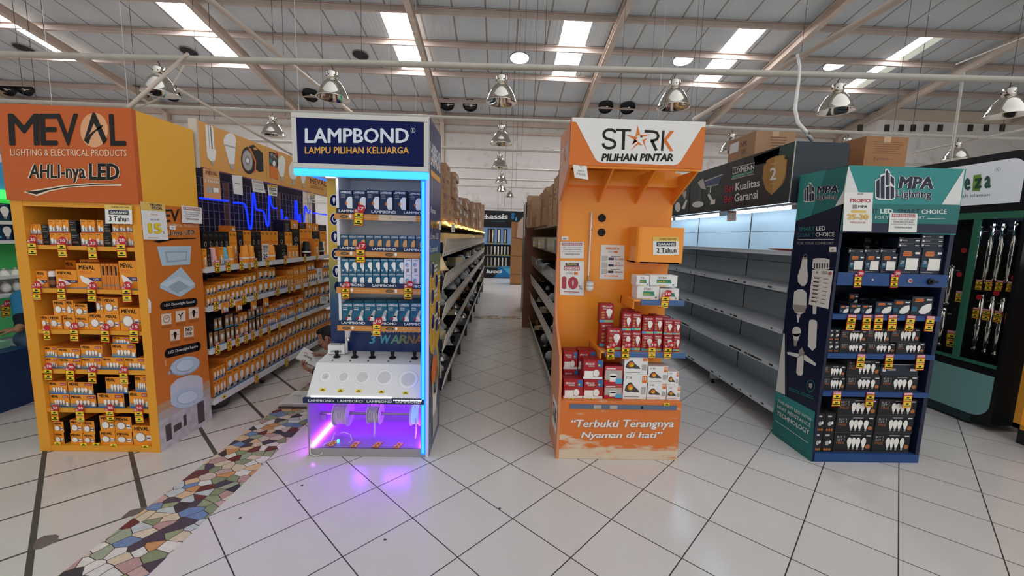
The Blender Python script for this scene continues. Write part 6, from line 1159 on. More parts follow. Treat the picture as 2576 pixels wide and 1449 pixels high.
stock(PL, d6, [(528, 382, 575, 485, 'mp_small'), (578, 384, 624, 485, 'mp_small'), (628, 402, 845, 488, 'mp_multi'), (852, 405, 1085, 490, 'mp_multi'), (1095, 400, 1330, 492, 'mp_multi'), (540, 290, 582, 380, 'mp_small'), (584, 290, 628, 380, 'mp_small'), (632, 296, 848, 396, 'mp_multi'), (850, 282, 1044, 380, 'mp_multi'), (1050, 280, 1290, 380, 'mp_multi')], SZM[2]+.001, .14, 'third shelf of teal stand', GM2, wf, xlim=xl)
stock(PL, d6, [(486, 685, 668, 800, 'mp_multi'), (676, 678, 958, 802, 'mp_multi'), (964, 675, 1268, 805, 'mp_multi'), (488, 590, 672, 684, 'mp_multi'), (688, 545, 960, 664, 'mp_multi'), (966, 580, 1280, 662, 'mp_end')], SZM[3]+.001, .16, 'fourth shelf of teal stand', GM2, wf, xlim=xl)
stock(PL, d6, [(412, 1140, 480, 1270, 'mp_small'), (484, 1142, 570, 1272, 'mp_small'), (578, 1150, 888, 1280, 'mp_multi'), (896, 1152, 1204, 1288, 'mp_multi'), (422, 988, 500, 1135, 'mp_small'), (504, 988, 584, 1138, 'mp_small'), (594, 1008, 908, 1138, 'mp_multi'), (922, 1008, 1232, 1142, 'mp_multi'), (612, 866, 930, 1000, 'mp_multi'), (946, 872, 1258, 1006, 'mp_multi')], SZM[4]+.001, .18, 'lowest shelf of teal stand', GM2, wf, xlim=xl)
GT = 'price tags on the teal stand'; ft = FY(Yf-.006)
tags(ft, d5, [(902, 1064, 1233), (1252, 1065, 1236)], 'top shelf of teal stand', GT, '30', s=None)
tags(ft, d6, [(718, 168, 300), (850, 170, 300), (948, 170, 302), (1063, 172, 305), (1204, 175, 307), (1365, 180, 310)], 'second shelf of teal stand', GT, s=None)
tags(ft, d6, [(798, 495, 615), (1035, 497, 622), (1292, 503, 632)], 'third shelf of teal stand', GT, s=None); tags(ft, d6, [(602, 804, 930), (875, 810, 935), (1188, 815, 942)], 'fourth shelf of teal stand', GT, s=None)
def dpm(d): d.text('PROMO', .2, .74, .92, .84, M('sheet_red', 'B5444C'), 1, bold=.04); d.text('MPA', .5, .6, .82, .67, INK, 1, bold=.03); d.rect(.3, .58, .45, .68, GREYP); d.rect(.26, .48, .78, .54, M('sheet_gold', 'E3BE62')); d.outlined('25-30', .12, .3, .88, .44, M('sheet_gold'), M('sheet_goldline', 'B99A3A'), 1, bold=.04); d.text('MENGAKHIR', .24, .2, .78, .25, M('sheet_redband', 'B96A6C')); d.bars(.4, .92, .7, .97, 1, GREYP)
sheet('discount_poster', FY(Yf-.008), [d5(762, 690), d5(1035, 695), d5(1052, 322), d5(778, 317)], dpm, 'pale promo poster with gold digits on the teal header')
sheet('notice_sign', FY(Yf-.008), [d5(1197, 700), d5(1468, 705), d5(1478, 522), d5(1212, 516)], draw_perhatian, 'white notice with red heading below the teal header')
def dpr(d):
    d.rect(.2, .9, .3, .96, GREYP); d.bars(.45, .88, .8, .97, 3, GREYP); d.rect(.8, .88, .95, .96, M('sheet_redband'))
    for k in range(7): v = .1+.11*k; d.rect(.12, v, .4, v+.025, INK); d.rect(.1, v+.04, .5, v+.047, REDP); d.rect(.6, v, .84, v+.02, GREYP)
sheet('price_list', FXm(X0-.002), [d5(440, 1395), d5(628, 1438), d5(676, 1070), d5(478, 1062)], dpr, 'white price table stuck on the teal stand side', off=.004)
sheet('number_sticker', FXm(X0-.002), rc(d5, 638, 842, 704, 892), lambda d: d.text('004', .3, .3, .7, .6, INK), 'tiny white number sticker on the teal stand side', 'sticker', off=.004)
# ================================================================ EMPTY WHITE SHELVING UNDER A DARK GREEN BANNER, right
XL = 2.36; YA, YB = 3.26, 6.86
LW = M('lux_shelf_white', 'CDD3D8', .35); LBK = M('lux_back', 'C3D0D8', .3); DG = M('banner_green', '1B2A2A', .3); DGL = M('banner_green_light', '2C4641', .3); SLATED = M('banner_slate', '30383F', .45); MAR = M('banner_maroon', '2A1F22', .3); CHIP = M('chipped_paint', '4A4542', .7)
lx = thing('empty_shelving', 'long empty white metal shelving under a dark green banner, right', 'shelving', (2.55, 5.0, 0))
MB().box(2.72, 2.735, YA, YB, .1, 1.92, LBK).build('back_panel', lx)
m = MB()
for y in (YA+.003, 4.42, 5.6, 6.8): m.box(2.714, 2.72, y-.004, y+.004, .12, 1.92, CHIP); 
for y in (YA, 4.42, 5.6): 
    for z in (.5, .8, 1.13, 1.42, 1.72): m.box(2.717, 2.72, y, y+1.18, z-.002, z+.002, CHIP)
m.build('panel_joint', lx)
for i, z in enumerate((1.535, 1.235, .885, .572, .2)):
    m = MB(); rnd = random.Random(i)
    for y in (YA, 4.445, 5.63):
        y2 = y+1.18
        m.box(XL+.002, 2.718, y, y2, z-.012, z, LW); m.box(XL, XL+.004, y, y2, z-.034, z+.004, LW); m.box(XL-.004, XL, y, y2, z-.034, z-.026, LW)
        if i: 
            for k in range(6 if i > 1 else 4): c = y+rnd.uniform(.08, 1.1); l = rnd.uniform(.008, .03) if not (i == 3 and k < 2) else .1; m.box(XL-.0012, XL, c-l, c+l, z-.022, z-.006, CHIP)
    m.build('shelf', lx)
    if i in (0, 1, 3):
        for y in (4.42, 5.6): m = MB(); m.prism([(2.714, y-.003, z-.012), (2.53, y-.003, z-.012), (2.6, y-.003, z-.04), (2.7, y-.003, z-.1), (2.714, y-.003, z-.14)], (0, .006, 0), LW); m.build('shelf_bracket', lx)
for y in (YA+.01, 4.445, 5.63): m = MB(); m.box(2.44, 2.72, y-.02, y+.02, .05, .165, LW); m.lathe([(.022, 0), (.022, .012), (.01, .014), (.01, .06)], (2.47, y, 0), BLACK, n=12); m.build('foot', lx)
MB().box(2.735, 3.2, YA, YB, 0, 2.12, M('rear_unit', '4A5258', .5)).build('rear_unit', lx)
m = MB(); m.box(2.3, 2.742, YA+.008, YB, 1.925, 2.4, SLATED); fh = FXm(2.2995); m.box(2.2995, 2.3, YA+.008, YB, 1.925, 2.4, DG)
m.box(2.298, 2.303, YA+.004, YA+.012, 1.925, 2.402, SILV)
def hp(pts, mm, l=1): m.poly([fh.px(d3(*p))+fh.n*(STEP*l) for p in pts], mm)
hp([(530, 440), (1060, 250), (1010, 560), (960, 770), (520, 840)], MAR, 1); hp([(820, 345), (1200, 205), (1185, 330), (830, 420)], DGL, 1); hp([(236, 595), (241, 593), (225, 870), (220, 870)], M('black'), 3)
GOLD = M('shield_gold', 'A87A38', .35); GOLD2 = M('shield_gold_light', 'BF9450', .35)
hp([(935, 380), (960, 362), (1020, 335), (1085, 325), (1108, 328), (1104, 360), (1127, 365), (1115, 520), (1080, 600), (985, 692), (930, 640), (900, 540), (912, 420), (935, 405)], GOLD, 2); hp([(1010, 350), (1090, 330), (1100, 365), (1118, 370), (1105, 510), (1070, 590), (990, 680)], GOLD2, 3)
m.dpx(fh, d3(968, 558), d3(1030, 550), d3(1035, 435), d3(972, 445)).text('2', 0, 0, 1, 1, WHITEP, 5, bold=.03); m.dpx(fh, d3(980, 418), d3(1042, 400), d3(1042, 388), d3(980, 405)).text('GARANSI', 0, 0, 1, 1, M('shield_text', 'D9C08A', .5), 5); m.dpx(fh, d3(970, 595), d3(1020, 588), d3(1020, 575), d3(970, 582)).text('TAHUN', 0, 0, 1, 1, M('shield_text'), 5)
m.dpx(fh, d3(630, 505), d3(825, 455), d3(828, 405), d3(632, 455)).text('LUXMENN', 0, 0, 1, 1, WHITEP, 3, bold=.02); hp([(625, 445), (832, 392), (832, 397), (625, 450)], WHITEP, 3); hp([(620, 545), (825, 497), (825, 501), (620, 549)], WHITEP, 3); hp([(626, 515), (822, 463), (820, 492), (622, 542)], M('lux_green', '3A7A5A', .5), 3); m.dpx(fh, d3(632, 535), d3(815, 490), d3(815, 470), d3(632, 515)).text('GREENLIGHT', 0, 0, 1, 1, M('lux_mint', 'A5CDB5', .5), 4)
for t_, a, b_, c, e, mm in (('Ber', (562, 672), (645, 655), (648, 588), (565, 605), REDP), ('Kualitas', (655, 655), (878, 610), (880, 540), (658, 580), WHITEP), ('Ber', (553, 765), (640, 750), (642, 685), (556, 700), REDP), ('Garansi', (645, 755), (858, 722), (860, 640), (648, 680), WHITEP)): m.dpx(fh, d3(*a), d3(*b_), d3(*c), d3(*e)).text(t_, 0, 0, 1, 1, mm, 4, bold=.025)
hp([(375, 565), (538, 503), (505, 590), (385, 615)], M('solar_blue', '3A4A72', .3), 3); hp([(372, 560), (540, 498), (540, 506), (378, 570)], SILV, 4); hp([(385, 615), (505, 590), (500, 600), (384, 622)], SILV, 4); hp([(310, 575), (360, 540), (388, 640), (340, 630)], SILV, 3); hp([(425, 615), (435, 612), (430, 670), (420, 668)], LAMPW, 3); hp([(398, 690), (415, 675), (450, 735), (472, 730), (468, 770), (425, 778), (428, 745)], LAMPW, 3)
hp(el(308, 772, 66, 40, -.12), M('lux_ring', '33343C', .3), 3); hp(el(312, 776, 52, 27, -.12), LAMPW, 4); hp([(325, 640), (345, 635), (348, 715), (325, 715)], M('lux_dim', '46464C', .3), 3); hp(el(128, 800, 26, 44), LAMPW, 2); hp([(160, 815), (205, 730), (215, 740), (190, 820)], LAMPW, 2); hp([(165, 670), (205, 650), (205, 700), (190, 730)], SILV, 2)
m.build('banner', lx)
TUBE = M('tube_lit', 'CFEAFF', .4, emit=30); 
for ya, yb, z in ((3.3, 4.22, 1.895), (4.4, 5.5, 1.893), (5.6, 6.7, 1.893)):
    MB().box(2.345, 2.385, ya-.03, yb+.03, 1.908, 1.925, WHITE).build('tube_batten', lx)
    MB().tube([(2.36, ya, z-.003), (2.36, yb, z-.003)], .013, TUBE, 12).build('light_tube', lx, smooth=True)
    m = MB()
    for y in (ya-.02, yb): m.box(2.345, 2.376, y, y+.02, z-.018, 1.91, SILV)
    m.build('tube_holder', lx)
l_ = None
sheet('notice_sign', FXm(2.335), [d3(575, 930), d3(660, 930), d3(665, 835), d3(580, 830)], draw_perhatian, 'white notice hanging below the dark green banner')
A = onX(*d3(940, 1178), 2.45); B = onX(*d3(1165, 1185), 2.45)
for i in range(3):
    m = MB(); y0_ = 3.28+.02*i; m.prism([(2.38+.02*i, y0_, 1.537+.006*i), (2.62, y0_+.05, 1.537+.006*i), (2.6, y0_+.34-.03*i, 1.54+.006*i), (2.4, y0_+.3, 1.54+.006*i)], (0, 0, .004), [M('leaflet_red', '9A3F35', .5), M('leaflet_dark', '3A2A30', .5), M('leaflet_orange', 'B5673A', .5)][i])
    put(m.build('leaflet', loc=(2.5, 3.4, 1.537+.006*i)), ['red leaflet lying lowest on the empty top shelf', 'dark leaflet in the middle of the leaflets on the empty shelf', 'orange leaflet lying uppermost on the empty top shelf'][i], 'leaflet', 'leaflets on the empty top shelf')
def carton(name, lb, x0, x1, y0, y1, z0, z1, extra, group=None, mat=CARD, rz=0):
    m = MB(); c = ((x0+x1)/2, (y0+y1)/2, z0); a, b_, h = (x1-x0)/2, (y1-y0)/2, z1-z0
    m.box(-a, a, -b_, b_, 0, h, mat); m.box(-.03, .03, -b_-.0008, b_+.0008, h-.05, h+.001, TAPE)
    df = m.deco((-a, -b_, 0), (a, -b_, 0), (a, -b_, h), (-a, -b_, h), (0, -1, 0)); dl = m.deco((-a, b_, 0), (-a, -b_, 0), (-a, -b_, h), (-a, b_, h), (-1, 0, 0)); dr = m.deco((a, -b_, 0), (a, b_, 0), (a, b_, h), (a, -b_, h), (1, 0, 0)); extra(df, dl, dr)
    o = m.build(name, loc=c, local=True); o.rotation_euler = (0, 0, rz); return put(o, lb, 'carton', group)
CP = M('carton_print', '7A5A48', .7)
def ex1(df, dl, dr):
    dl.rect(.05, .5, .4, .86, WHITEP); dl.text('NPK', .48, .6, .72, .78, CP, bold=.03); dl.bars(.5, .3, .72, .5, 3, CP); df.bars(.35, .25, .8, .8, 6, CP, fill=.3); df.ell(.42, .2, .02, .03, INK)
carton('carton', 'brown carton with white label on top of the dark green banner', 2.44, 2.83, 4.03, 4.5, 2.401, 2.675, ex1)
def ex2(df, dl, dr):
    df.bars(.14, .38, .9, .82, 6, CP, fill=.18); df.text('[ooo -', .24, .18, .7, .32, CP); dl.rect(.2, .25, .6, .62, INK); dl.ell(.4, .62, .2, .2, CARD2); dl.ring(.4, .62, .22, .24, .06, CP, 2)
MB().box(2.76, 3.4, 3.3, 4.2, 2.121, 2.125, M('rear_unit')).build('rear_top', lx)
carton('carton', 'brown carton with a dark hand hole behind the teal header', 3.0, 3.36, 3.42, 3.8, 2.26, 2.5, ex2, mat=M('cardboard_warm', 'A9774F', .7, noise=.06))
carton('carton', 'flat brown carton under the hand-hole carton behind the teal header', 2.86, 3.35, 3.42, 3.9, 2.126, 2.259, lambda df, dl, dr: df.bars(.1, .6, .9, .8, 1, CP), mat=M('cardboard_warm'))
# ================================================================ CHROME TUBE DISPLAY with rounded white and black header, far right
XR = 4.35
RB = M('tube_stand_black', '17171A', .35); RG = M('tube_stand_green', '3A7A5E', .4); RT = M('tube_stand_teal', '7FB0AC', .45); RD = M('tube_stand_darkteal', '24393C', .5)
rz_ = thing('tube_display', 'black and green chrome-tube display with rounded white header, far right', 'display stand', (4.6, 4.4, 0))
ya, yb = 3.3, 6.2
def rpanel(y0, y1, z0, z1, r, corner):                # outline in (y, z), one rounded corner at the near end
    pts = [(y1, z0), (y1, z1)]
    if corner == 'top': pts += [(y0+r*(1-math.sin(a)), z1-r*(1-math.cos(a))) for a in [math.pi/2*k/8 for k in range(9)]]+[(y0, z0)]
    else: pts = [(y1, z1), (y0, z1)]+[(y0+r*(1-math.cos(a)), z0+r*(1-math.sin(a))) for a in [math.pi/2*k/8 for k in range(9)]]+[(y1, z0)]
    return pts
m = MB(); m.prism([(XR, y, z) for y, z in rpanel(ya, yb, 1.93, 2.44, .17, 'top')], (.5, 0, 0), RB); m.build('header_box', rz_)
m = MB(); m.prism([(XR-.006, y, z) for y, z in rpanel(ya+.075, yb-.08, 2.0, 2.375, .1, 'top')], (.006, 0, 0), M('header_pale_glow', 'DADDE2', .4, emit=.22)); fr_ = FXm(XR-.0062)  # faint emission added to brighten the shaded white panel; backlight only assumed
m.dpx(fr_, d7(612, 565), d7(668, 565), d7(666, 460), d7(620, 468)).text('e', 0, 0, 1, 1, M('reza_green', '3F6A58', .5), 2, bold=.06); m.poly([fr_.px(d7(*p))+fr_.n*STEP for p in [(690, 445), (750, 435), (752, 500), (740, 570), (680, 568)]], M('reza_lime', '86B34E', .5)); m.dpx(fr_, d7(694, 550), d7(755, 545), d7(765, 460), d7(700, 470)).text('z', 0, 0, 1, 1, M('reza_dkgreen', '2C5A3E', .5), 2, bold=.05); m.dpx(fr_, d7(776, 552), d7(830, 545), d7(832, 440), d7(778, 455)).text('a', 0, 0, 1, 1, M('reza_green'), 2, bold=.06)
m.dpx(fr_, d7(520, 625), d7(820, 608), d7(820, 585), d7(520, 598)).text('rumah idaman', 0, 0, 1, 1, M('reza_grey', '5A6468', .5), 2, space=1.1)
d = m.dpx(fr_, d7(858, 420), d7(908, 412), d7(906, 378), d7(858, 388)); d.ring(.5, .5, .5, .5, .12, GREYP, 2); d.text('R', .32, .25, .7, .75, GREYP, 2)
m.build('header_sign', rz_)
m = MB(); m.box(XR+.2, XR+.5, ya, yb, .55, 1.93, RB); m.box(XR, XR+.2, ya-.002, ya+.03, .55, 1.93, RB); m.build('back_panel', rz_)
m = MB(); m.box(XR-.004, XR+.03, ya+.03, yb, 1.87, 1.93, RG); m.box(XR-.004, XR+.03, ya+.03, yb, .56, .585, RG); m.build('green_frame', rz_)
for y in (3.66, 4.9): MB().box(XR-.006, XR+.02, y-.023, y+.023, .585, 1.87, RG).build('green_post', rz_)
m = MB(); m.box(XR, XR+.5, ya, yb, .06, .55, RB); m.build('base_box', rz_)
m = MB(); m.prism([(XR-.006, y, z) for y, z in rpanel(3.33, yb, .1, .49, .13, 'bottom')], (.006, 0, 0), RT); m.build('base_panel', rz_); MB().box(XR-.003, XR+.4, 3.45, yb, .02, .1, RD).build('plinth', rz_)
q = onX(2510, 525, XR+.1); m = MB(); m.lathe([(.05, 0), (.05, .012)], (XR+.1, q.y, 1.918), M('led_coolblue', 'B8C8FF', .4, emit=9), n=20); m.build('downlight', rz_)
XT = XR+.13
TUBES = [((745, 835), (680, 1290)), ((845, 830), (785, 1300)), ((935, 830), (870, 1295)), ((1040, 810), (960, 1300))]
ft_ = FXm(XT)
def chrome_tube(a, b_, lb, r=.021):
    A, B = ft_.px(a), ft_.px(b_); y = (A.y+B.y)/2
    o = thing('chrome_tube', lb, 'tube', (XT, y, B.z), 'chrome tubes on the black and green display')
    m = MB(); m.lathe([(r, 0), (r, A.z-B.z)], (0, 0, 0), CHROME, n=18); m.build('tube_body', o, smooth=True, local=True)
    h = A.z-B.z
    for z in (.02, h-.03, h*.45): MB().lathe([(r*1.12, z), (r*1.12, z+.012)], (0, 0, 0), CHROME, n=18).build('tube_collar', o, smooth=False, local=True)
    m = MB(); m.tube([(.004, 0, h-.06), (.075, 0, h-.06)], .006, SILV, 8); m.build('wall_hook', o, local=True)
for i, (a, b_) in enumerate(TUBES): chrome_tube(d7(*a), d7(*b_), 'chrome tube, upper row of the green-framed display, %s from left' % nth(i))
for i, (a, b_) in enumerate([((770, 130), (695, 580)), ((855, 145), (780, 600)), ((935, 155), (860, 622))]): chrome_tube(d8(*a), d8(*b_), 'chrome tube, lower row of the green-framed display, %s from left' % nth(i))
chrome_tube(d7(528, 1150), d8(480, 220), 'chrome tube just right of the teal stand edge, upper'); chrome_tube(d8(462, 235), d8(420, 545), 'chrome tube just right of the teal stand edge, lower')
GT = 'price tags on the green-framed display'; fg = FXm(XT-.03)
tags(fg, d7, [(725, 1268, 1352), (803, 1272, 1358), (880, 1275, 1362), (968, 1285, 1368)], 'under the upper chrome tubes', GT, rz=-math.pi/2, s=None)
tags(fg, d8, [(700, 230, 318), (785, 240, 335), (868, 255, 350), (965, 268, 372)], 'beside the lower chrome tubes', GT, rz=-math.pi/2, s=None)
tags(fg, d8, [(568, 98, 190), (510, 410, 548)], 'left door of the green-framed display', GT, rz=-math.pi/2, s=None)
for i, (cf, x, y) in enumerate([(d7, 615, 1040), (d7, 578, 1228), (d7, 1015, 1258), (d8, 870, 118), (d8, 735, 150), (d8, 1012, 185)]):
    q = fg.px(cf(x, y)); o = bpy.data.objects.new('discount_disc', tag_mesh('n')); COL.objects.link(o); o.location = q; o.rotation_euler = (0, 0, -math.pi/2); put(o, 'round dark red discount disc, %s from top, green-framed display' % nth(i), 'price tag', 'round discs on the green-framed display')
m = MB(); oc = thing('orange_cabinet', 'orange-framed cabinet on a dark plinth at the right edge', 'cabinet', (4.6, 2.9, 0))
MB().box(4.36, 4.9, 2.2, 3.12, 0, .13, M('plinth_dark', '2A2626', .5)).build('plinth', oc)
m = MB(); m.box(4.33, 4.37, 3.09, 3.14, .13, 1.5, MO); m.box(4.33, 4.9, 2.2, 3.14, .13, .17, MO); m.box(4.33, 4.37, 2.2, 2.24, .17, 1.5, MO); m.build('frame', oc); MB().box(4.85, 4.9, 2.2, 3.14, .17, 1.5, MOIN).build('back_panel', oc); MB().box(4.37, 4.85, 3.1, 3.14, .17, 1.5, MOIN).build('side_panel', oc)
# ================================================================ AISLE: bin shelving left and right, stock above, far displays
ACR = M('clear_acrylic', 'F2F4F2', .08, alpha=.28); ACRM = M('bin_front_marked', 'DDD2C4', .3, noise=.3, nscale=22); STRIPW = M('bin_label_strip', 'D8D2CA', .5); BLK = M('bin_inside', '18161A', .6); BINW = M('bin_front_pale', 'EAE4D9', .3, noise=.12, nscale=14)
def bin_unit(name, lb, X, sgn, ya, yb, top, rows, nseg, woodend=False):
    o = thing(name, lb, 'shelving', (X-sgn*.25, (ya+yb)/2, 0))
    dep = .5
    MB().box(X-sgn*.03, X-sgn*(dep+.03), ya, yb, top-.03, top, M('top_board', '8F8372', .6, noise=.1)).build('top_board', o)
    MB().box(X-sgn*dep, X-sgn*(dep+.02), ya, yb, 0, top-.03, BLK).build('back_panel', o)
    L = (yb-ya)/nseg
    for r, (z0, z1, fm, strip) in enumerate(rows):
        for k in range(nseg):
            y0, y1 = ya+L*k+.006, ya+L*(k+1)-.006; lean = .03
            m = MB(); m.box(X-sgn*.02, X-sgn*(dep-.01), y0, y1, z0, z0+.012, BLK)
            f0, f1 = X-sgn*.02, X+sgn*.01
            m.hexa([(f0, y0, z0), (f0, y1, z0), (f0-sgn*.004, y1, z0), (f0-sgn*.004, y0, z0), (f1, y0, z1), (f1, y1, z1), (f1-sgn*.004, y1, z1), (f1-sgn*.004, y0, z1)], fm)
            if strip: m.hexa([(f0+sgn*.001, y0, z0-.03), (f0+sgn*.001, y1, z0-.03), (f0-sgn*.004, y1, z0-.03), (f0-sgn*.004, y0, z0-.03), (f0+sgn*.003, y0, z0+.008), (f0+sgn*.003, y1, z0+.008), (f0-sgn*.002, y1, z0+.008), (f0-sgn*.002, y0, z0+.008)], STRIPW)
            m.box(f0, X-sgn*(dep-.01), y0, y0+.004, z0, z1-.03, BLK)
            n = int(L/.14)
            for q in range(n):
                y = y0+L/n*(q+.5); m.box(f1+sgn*.0005, f1+sgn*.0025, y-.004, y+.004, z1-.035, z1, M('bin_clip', '6A6460', .4))
                if strip: m.box(f0+sgn*.0025, f0+sgn*.0038, y-.02, y+.02, z0-.022, z0-.004, M('bin_mark', '8A847C', .5))
            m.build('bin', o)
    return o
LROWS = [(1.445, 1.56, ACRM, 1), (1.175, 1.288, ACRM, 1), (.925, 1.045, BINW, 1), (.62, .765, BINW, 0), (.3, .43, BINW, 0)]
LO = bin_unit('bin_shelving', 'long aisle shelving of open bins with cartons on top, left of the aisle', -.44, 1, 3.3, 11.6, 1.70, LROWS, 8)
RROWS = [(1.43, 1.6, ACR, 0), (1.105, 1.283, ACR, 0), (.785, .958, BINW, 0), (.46, .65, BINW, 0), (.075, .21, BINW, 0)]
RO = bin_unit('bin_shelving', 'shorter aisle shelving of open bins behind the glossy orange stand', .54, -1, 3.3, 7.08, 1.745, RROWS, 4)
for x, s_, p, ya, yb in ((-.44, 1, LO, 3.3, 11.6), (.54, -1, RO, 3.3, 7.08)):
    for k in range(9 if s_ > 0 else 5):
        y = ya+(yb-ya)*k/(8 if s_ > 0 else 4)
        MB().box(x-s_*.06, x-s_*.1, y-.015, y+.015, 0, .3 if s_ > 0 else .075, M('bin_leg', '3A3632', .5)).build('leg', p)
MB().box(.425, 1.1, 7.09, 7.2, 0, 1.74, M('wood_brown', '7A5540', .6, noise=.15, nscale=5)).build('end_panel', RO)
MB().box(-.46, -.98, 11.61, 11.65, 0, 1.69, M('wood_pale', '9C8A78', .6)).build('end_panel', LO)
# goods lying in the bins
FIT = [M('fit_white', 'DCD9D4', .4), M('fit_silver', 'BEBBB6', .25, .8), M('fit_black', '1E1D1F', .4), M('fit_cream', 'D9C4A0', .5), M('fit_copper', 'B06A42', .35, .4), M('fit_clear', 'C9CDD0', .15)]
_FM = []
def fitting_meshes():
    for k in range(6):
        m = MB()
        if k == 0: m.lathe([(.05, 0), (.055, .01), (.05, .03), (.03, .045), (.02, .08), (.014, .085)], (0, 0, 0), FIT[0], n=16)
        elif k == 1: m.lathe([(.07, 0), (.072, .008), (.05, .03), (.02, .05), (.018, .09)], (0, 0, 0), FIT[1], n=18)
        elif k == 2: m.box(-.05, .05, -.03, .03, 0, .05, FIT[2]); m.lathe([(.022, .05), (.022, .075), (.012, .08)], (0, 0, 0), FIT[1], n=12)
        elif k == 3: m.box(-.06, .06, -.045, .045, 0, .09, FIT[3]); m.box(-.061, .061, -.046, .046, .03, .05, FIT[0])
        elif k == 4: m.lathe([(.03, 0), (.035, .04), (.028, .07), (.012, .085)], (0, 0, 0), FIT[4], n=14)
        else: m.lathe([(.045, 0), (.06, .03), (.055, .06), (.03, .085), (.012, .09)], (0, 0, 0), FIT[5], n=14)
        me = bpy.data.meshes.new('fitting'); me.from_pydata(m.v, [], m.f)
        for q in m.mats: me.materials.append(q)
        me.polygons.foreach_set('material_index', m.m); me.update(); _FM.append(me)
fitting_meshes()
FN = ['white lamp holder', 'silver dome fitting', 'black switch block', 'cream box', 'copper socket', 'clear bagged fitting']
RN = ['topmost', 'second', 'third', 'fourth', 'lowest']
rnd = random.Random(11)
def fill_bins(X, sgn, ya, yb, rows, n, side):
    for r, row in enumerate(rows):
        for k in range(n):
            t = (k+.5)/n; y = ya+.08+(yb-ya-.16)*(t**1.25)+rnd.uniform(-.015, .015); kk = rnd.choice([0, 1, 1, 2, 3, 5, 5, 0, 4] if r else [3, 3, 5, 0, 3, 5])
            s_ = rnd.uniform(1.0, 1.35) if r else 1.5
            o = bpy.data.objects.new('lamp_fitting', _FM[kk]); COL.objects.link(o); o.location = (X-sgn*rnd.uniform(.1, .16), y, row[0]+.013); o.scale = (s_, s_, s_*(1.15 if r else 1.1)); o.rotation_euler = (0, 0, rnd.uniform(0, 6))
            put(o, '%s, %s along the %s bin row, %s' % (FN[kk], nth(k), RN[r], side), 'lamp fitting', 'goods in the aisle bins')
fill_bins(-.44, 1, 3.3, 11.6, LROWS, 17, 'left aisle shelving')
fill_bins(.54, -1, 3.3, 7.08, RROWS, 9, 'right aisle shelving')
# cartons on the left top board: columns along the aisle
LCOL = [(3.31, 3.6, 'carton2', [.13, .125, .13]), (3.61, 3.93, 'carton', [.14, .135, .13, .1]), (3.95, 4.25, 'carton', [.13, .12, .125, .1]), (4.27, 4.6, 'carton_lab', [.075]*7), (4.63, 4.95, 'carton_lab', [.11, .1, .1]), (4.97, 5.25, 'carton2', [.12, .12, .1]), (5.28, 5.6, 'carton_lab', [.11, .12, .11]), (5.62, 5.95, 'carton_lab', [.1, .11, .11, .07]), (6.0, 6.4, 'carton2', [.14, .13, .13]), (6.45, 6.85, 'carton', [.14, .14, .13]), (6.9, 7.4, 'carton_lab', [.15, .16, .14]), (7.45, 7.95, 'carton2', [.2, .22]), (8.0, 8.6, 'carton', [.2, .2, .12]), (8.7, 9.4, 'carton_lab', [.26, .24]), (9.5, 10.3, 'carton', [.4, .24]), (10.4, 11.0, 'carton2', [.34, .28]), (11.05, 11.55, 'carton', [.36, .36])]
CN = {'carton': 'brown', 'carton2': 'reddish brown', 'carton_lab': 'white-labelled'}
for ci, (a, b_, k, hs_) in enumerate(LCOL):
    z = 1.702
    for i, h in enumerate(hs_):
        dx = rnd.uniform(-.015, .015)
        goods('carton', k, (-.47+dx, (a+b_)/2+rnd.uniform(-.01, .01), z), (b_-a-.015, .36, h-.002), '%s carton, %s from bottom in stack %d from the front, left aisle' % (CN[k], nth(i), ci+1), 'carton', 'cartons on top of the left aisle shelving', math.pi/2+rnd.uniform(-.02, .02)); z += h
RCOL = [(3.35, 3.8, 'carton', [.5]), (3.82, 4.2, 'carton2', [.3, .22]), (4.24, 4.62, 'carton', [.49]), (4.66, 5.0, 'carton', [.45]), (5.04, 5.5, 'carton2', [.46]), (5.55, 5.9, 'carton', [.24, .2]), (5.95, 6.3, 'carton', [.22]), (6.35, 6.7, 'carton', [.26, .2]), (6.75, 7.05, 'carton2', [.18, .18, .16])]
for ci, (a, b_, k, hs_) in enumerate(RCOL):
    z = 1.747
    for i, h in enumerate(hs_):
        goods('carton', k, (([.58, .57, .58, .57, .55, .53, .53, .47, .435][ci])+rnd.uniform(-.008, .008), (a+b_)/2, z), (b_-a-.015, .36, h-.002), '%s carton, %s from bottom in stack %d from the front, right aisle' % (CN[k], nth(i), ci+1), 'carton', 'cartons on top of the right aisle shelving', -math.pi/2+rnd.uniform(-.015, .015)); z += h
fl_ = MB(); fl_.prism([(.6, 5.97, 1.985), (.9, 5.97, 2.0), (.95, 6.2, 1.99), (.62, 6.22, 1.975)], (0, 0, .006), CARD); put(fl_.build('cardboard_flap', loc=(.75, 6.1, 1.98)), 'loose cardboard flap lying on a carton, right aisle', 'cardboard')
GAR = M('fairy_lights', 'FFD45A', .4, emit=6)
P = [(-.455+.004*math.cos(k*.9), 3.3+8.25*k/90, 1.683+.012*math.sin(k*1.05)) for k in range(91)]
put(MB().tube(P, .0075, GAR, 6).build('light_garland', loc=P[0], smooth=True), 'warm glowing light garland along the left top board', 'light garland')
for i, (x, y0_, x1_, y1_) in enumerate([(25, 110, 60, 250), (232, 150, 285, 290)]):
    sheet('hanging_label', FXp(-.435), rc(e5, x, y0_, x1_, y1_), lambda d: d.bars(.15, .2, .85, .4, 2, GREYP), 'white paper label hanging from the left top board, %s one' % ('nearest' if i == 0 else 'second'), 'label', 'labels hanging from the left top board')
hq = onX(*e5(60, 905), -.4); hz = hq.z
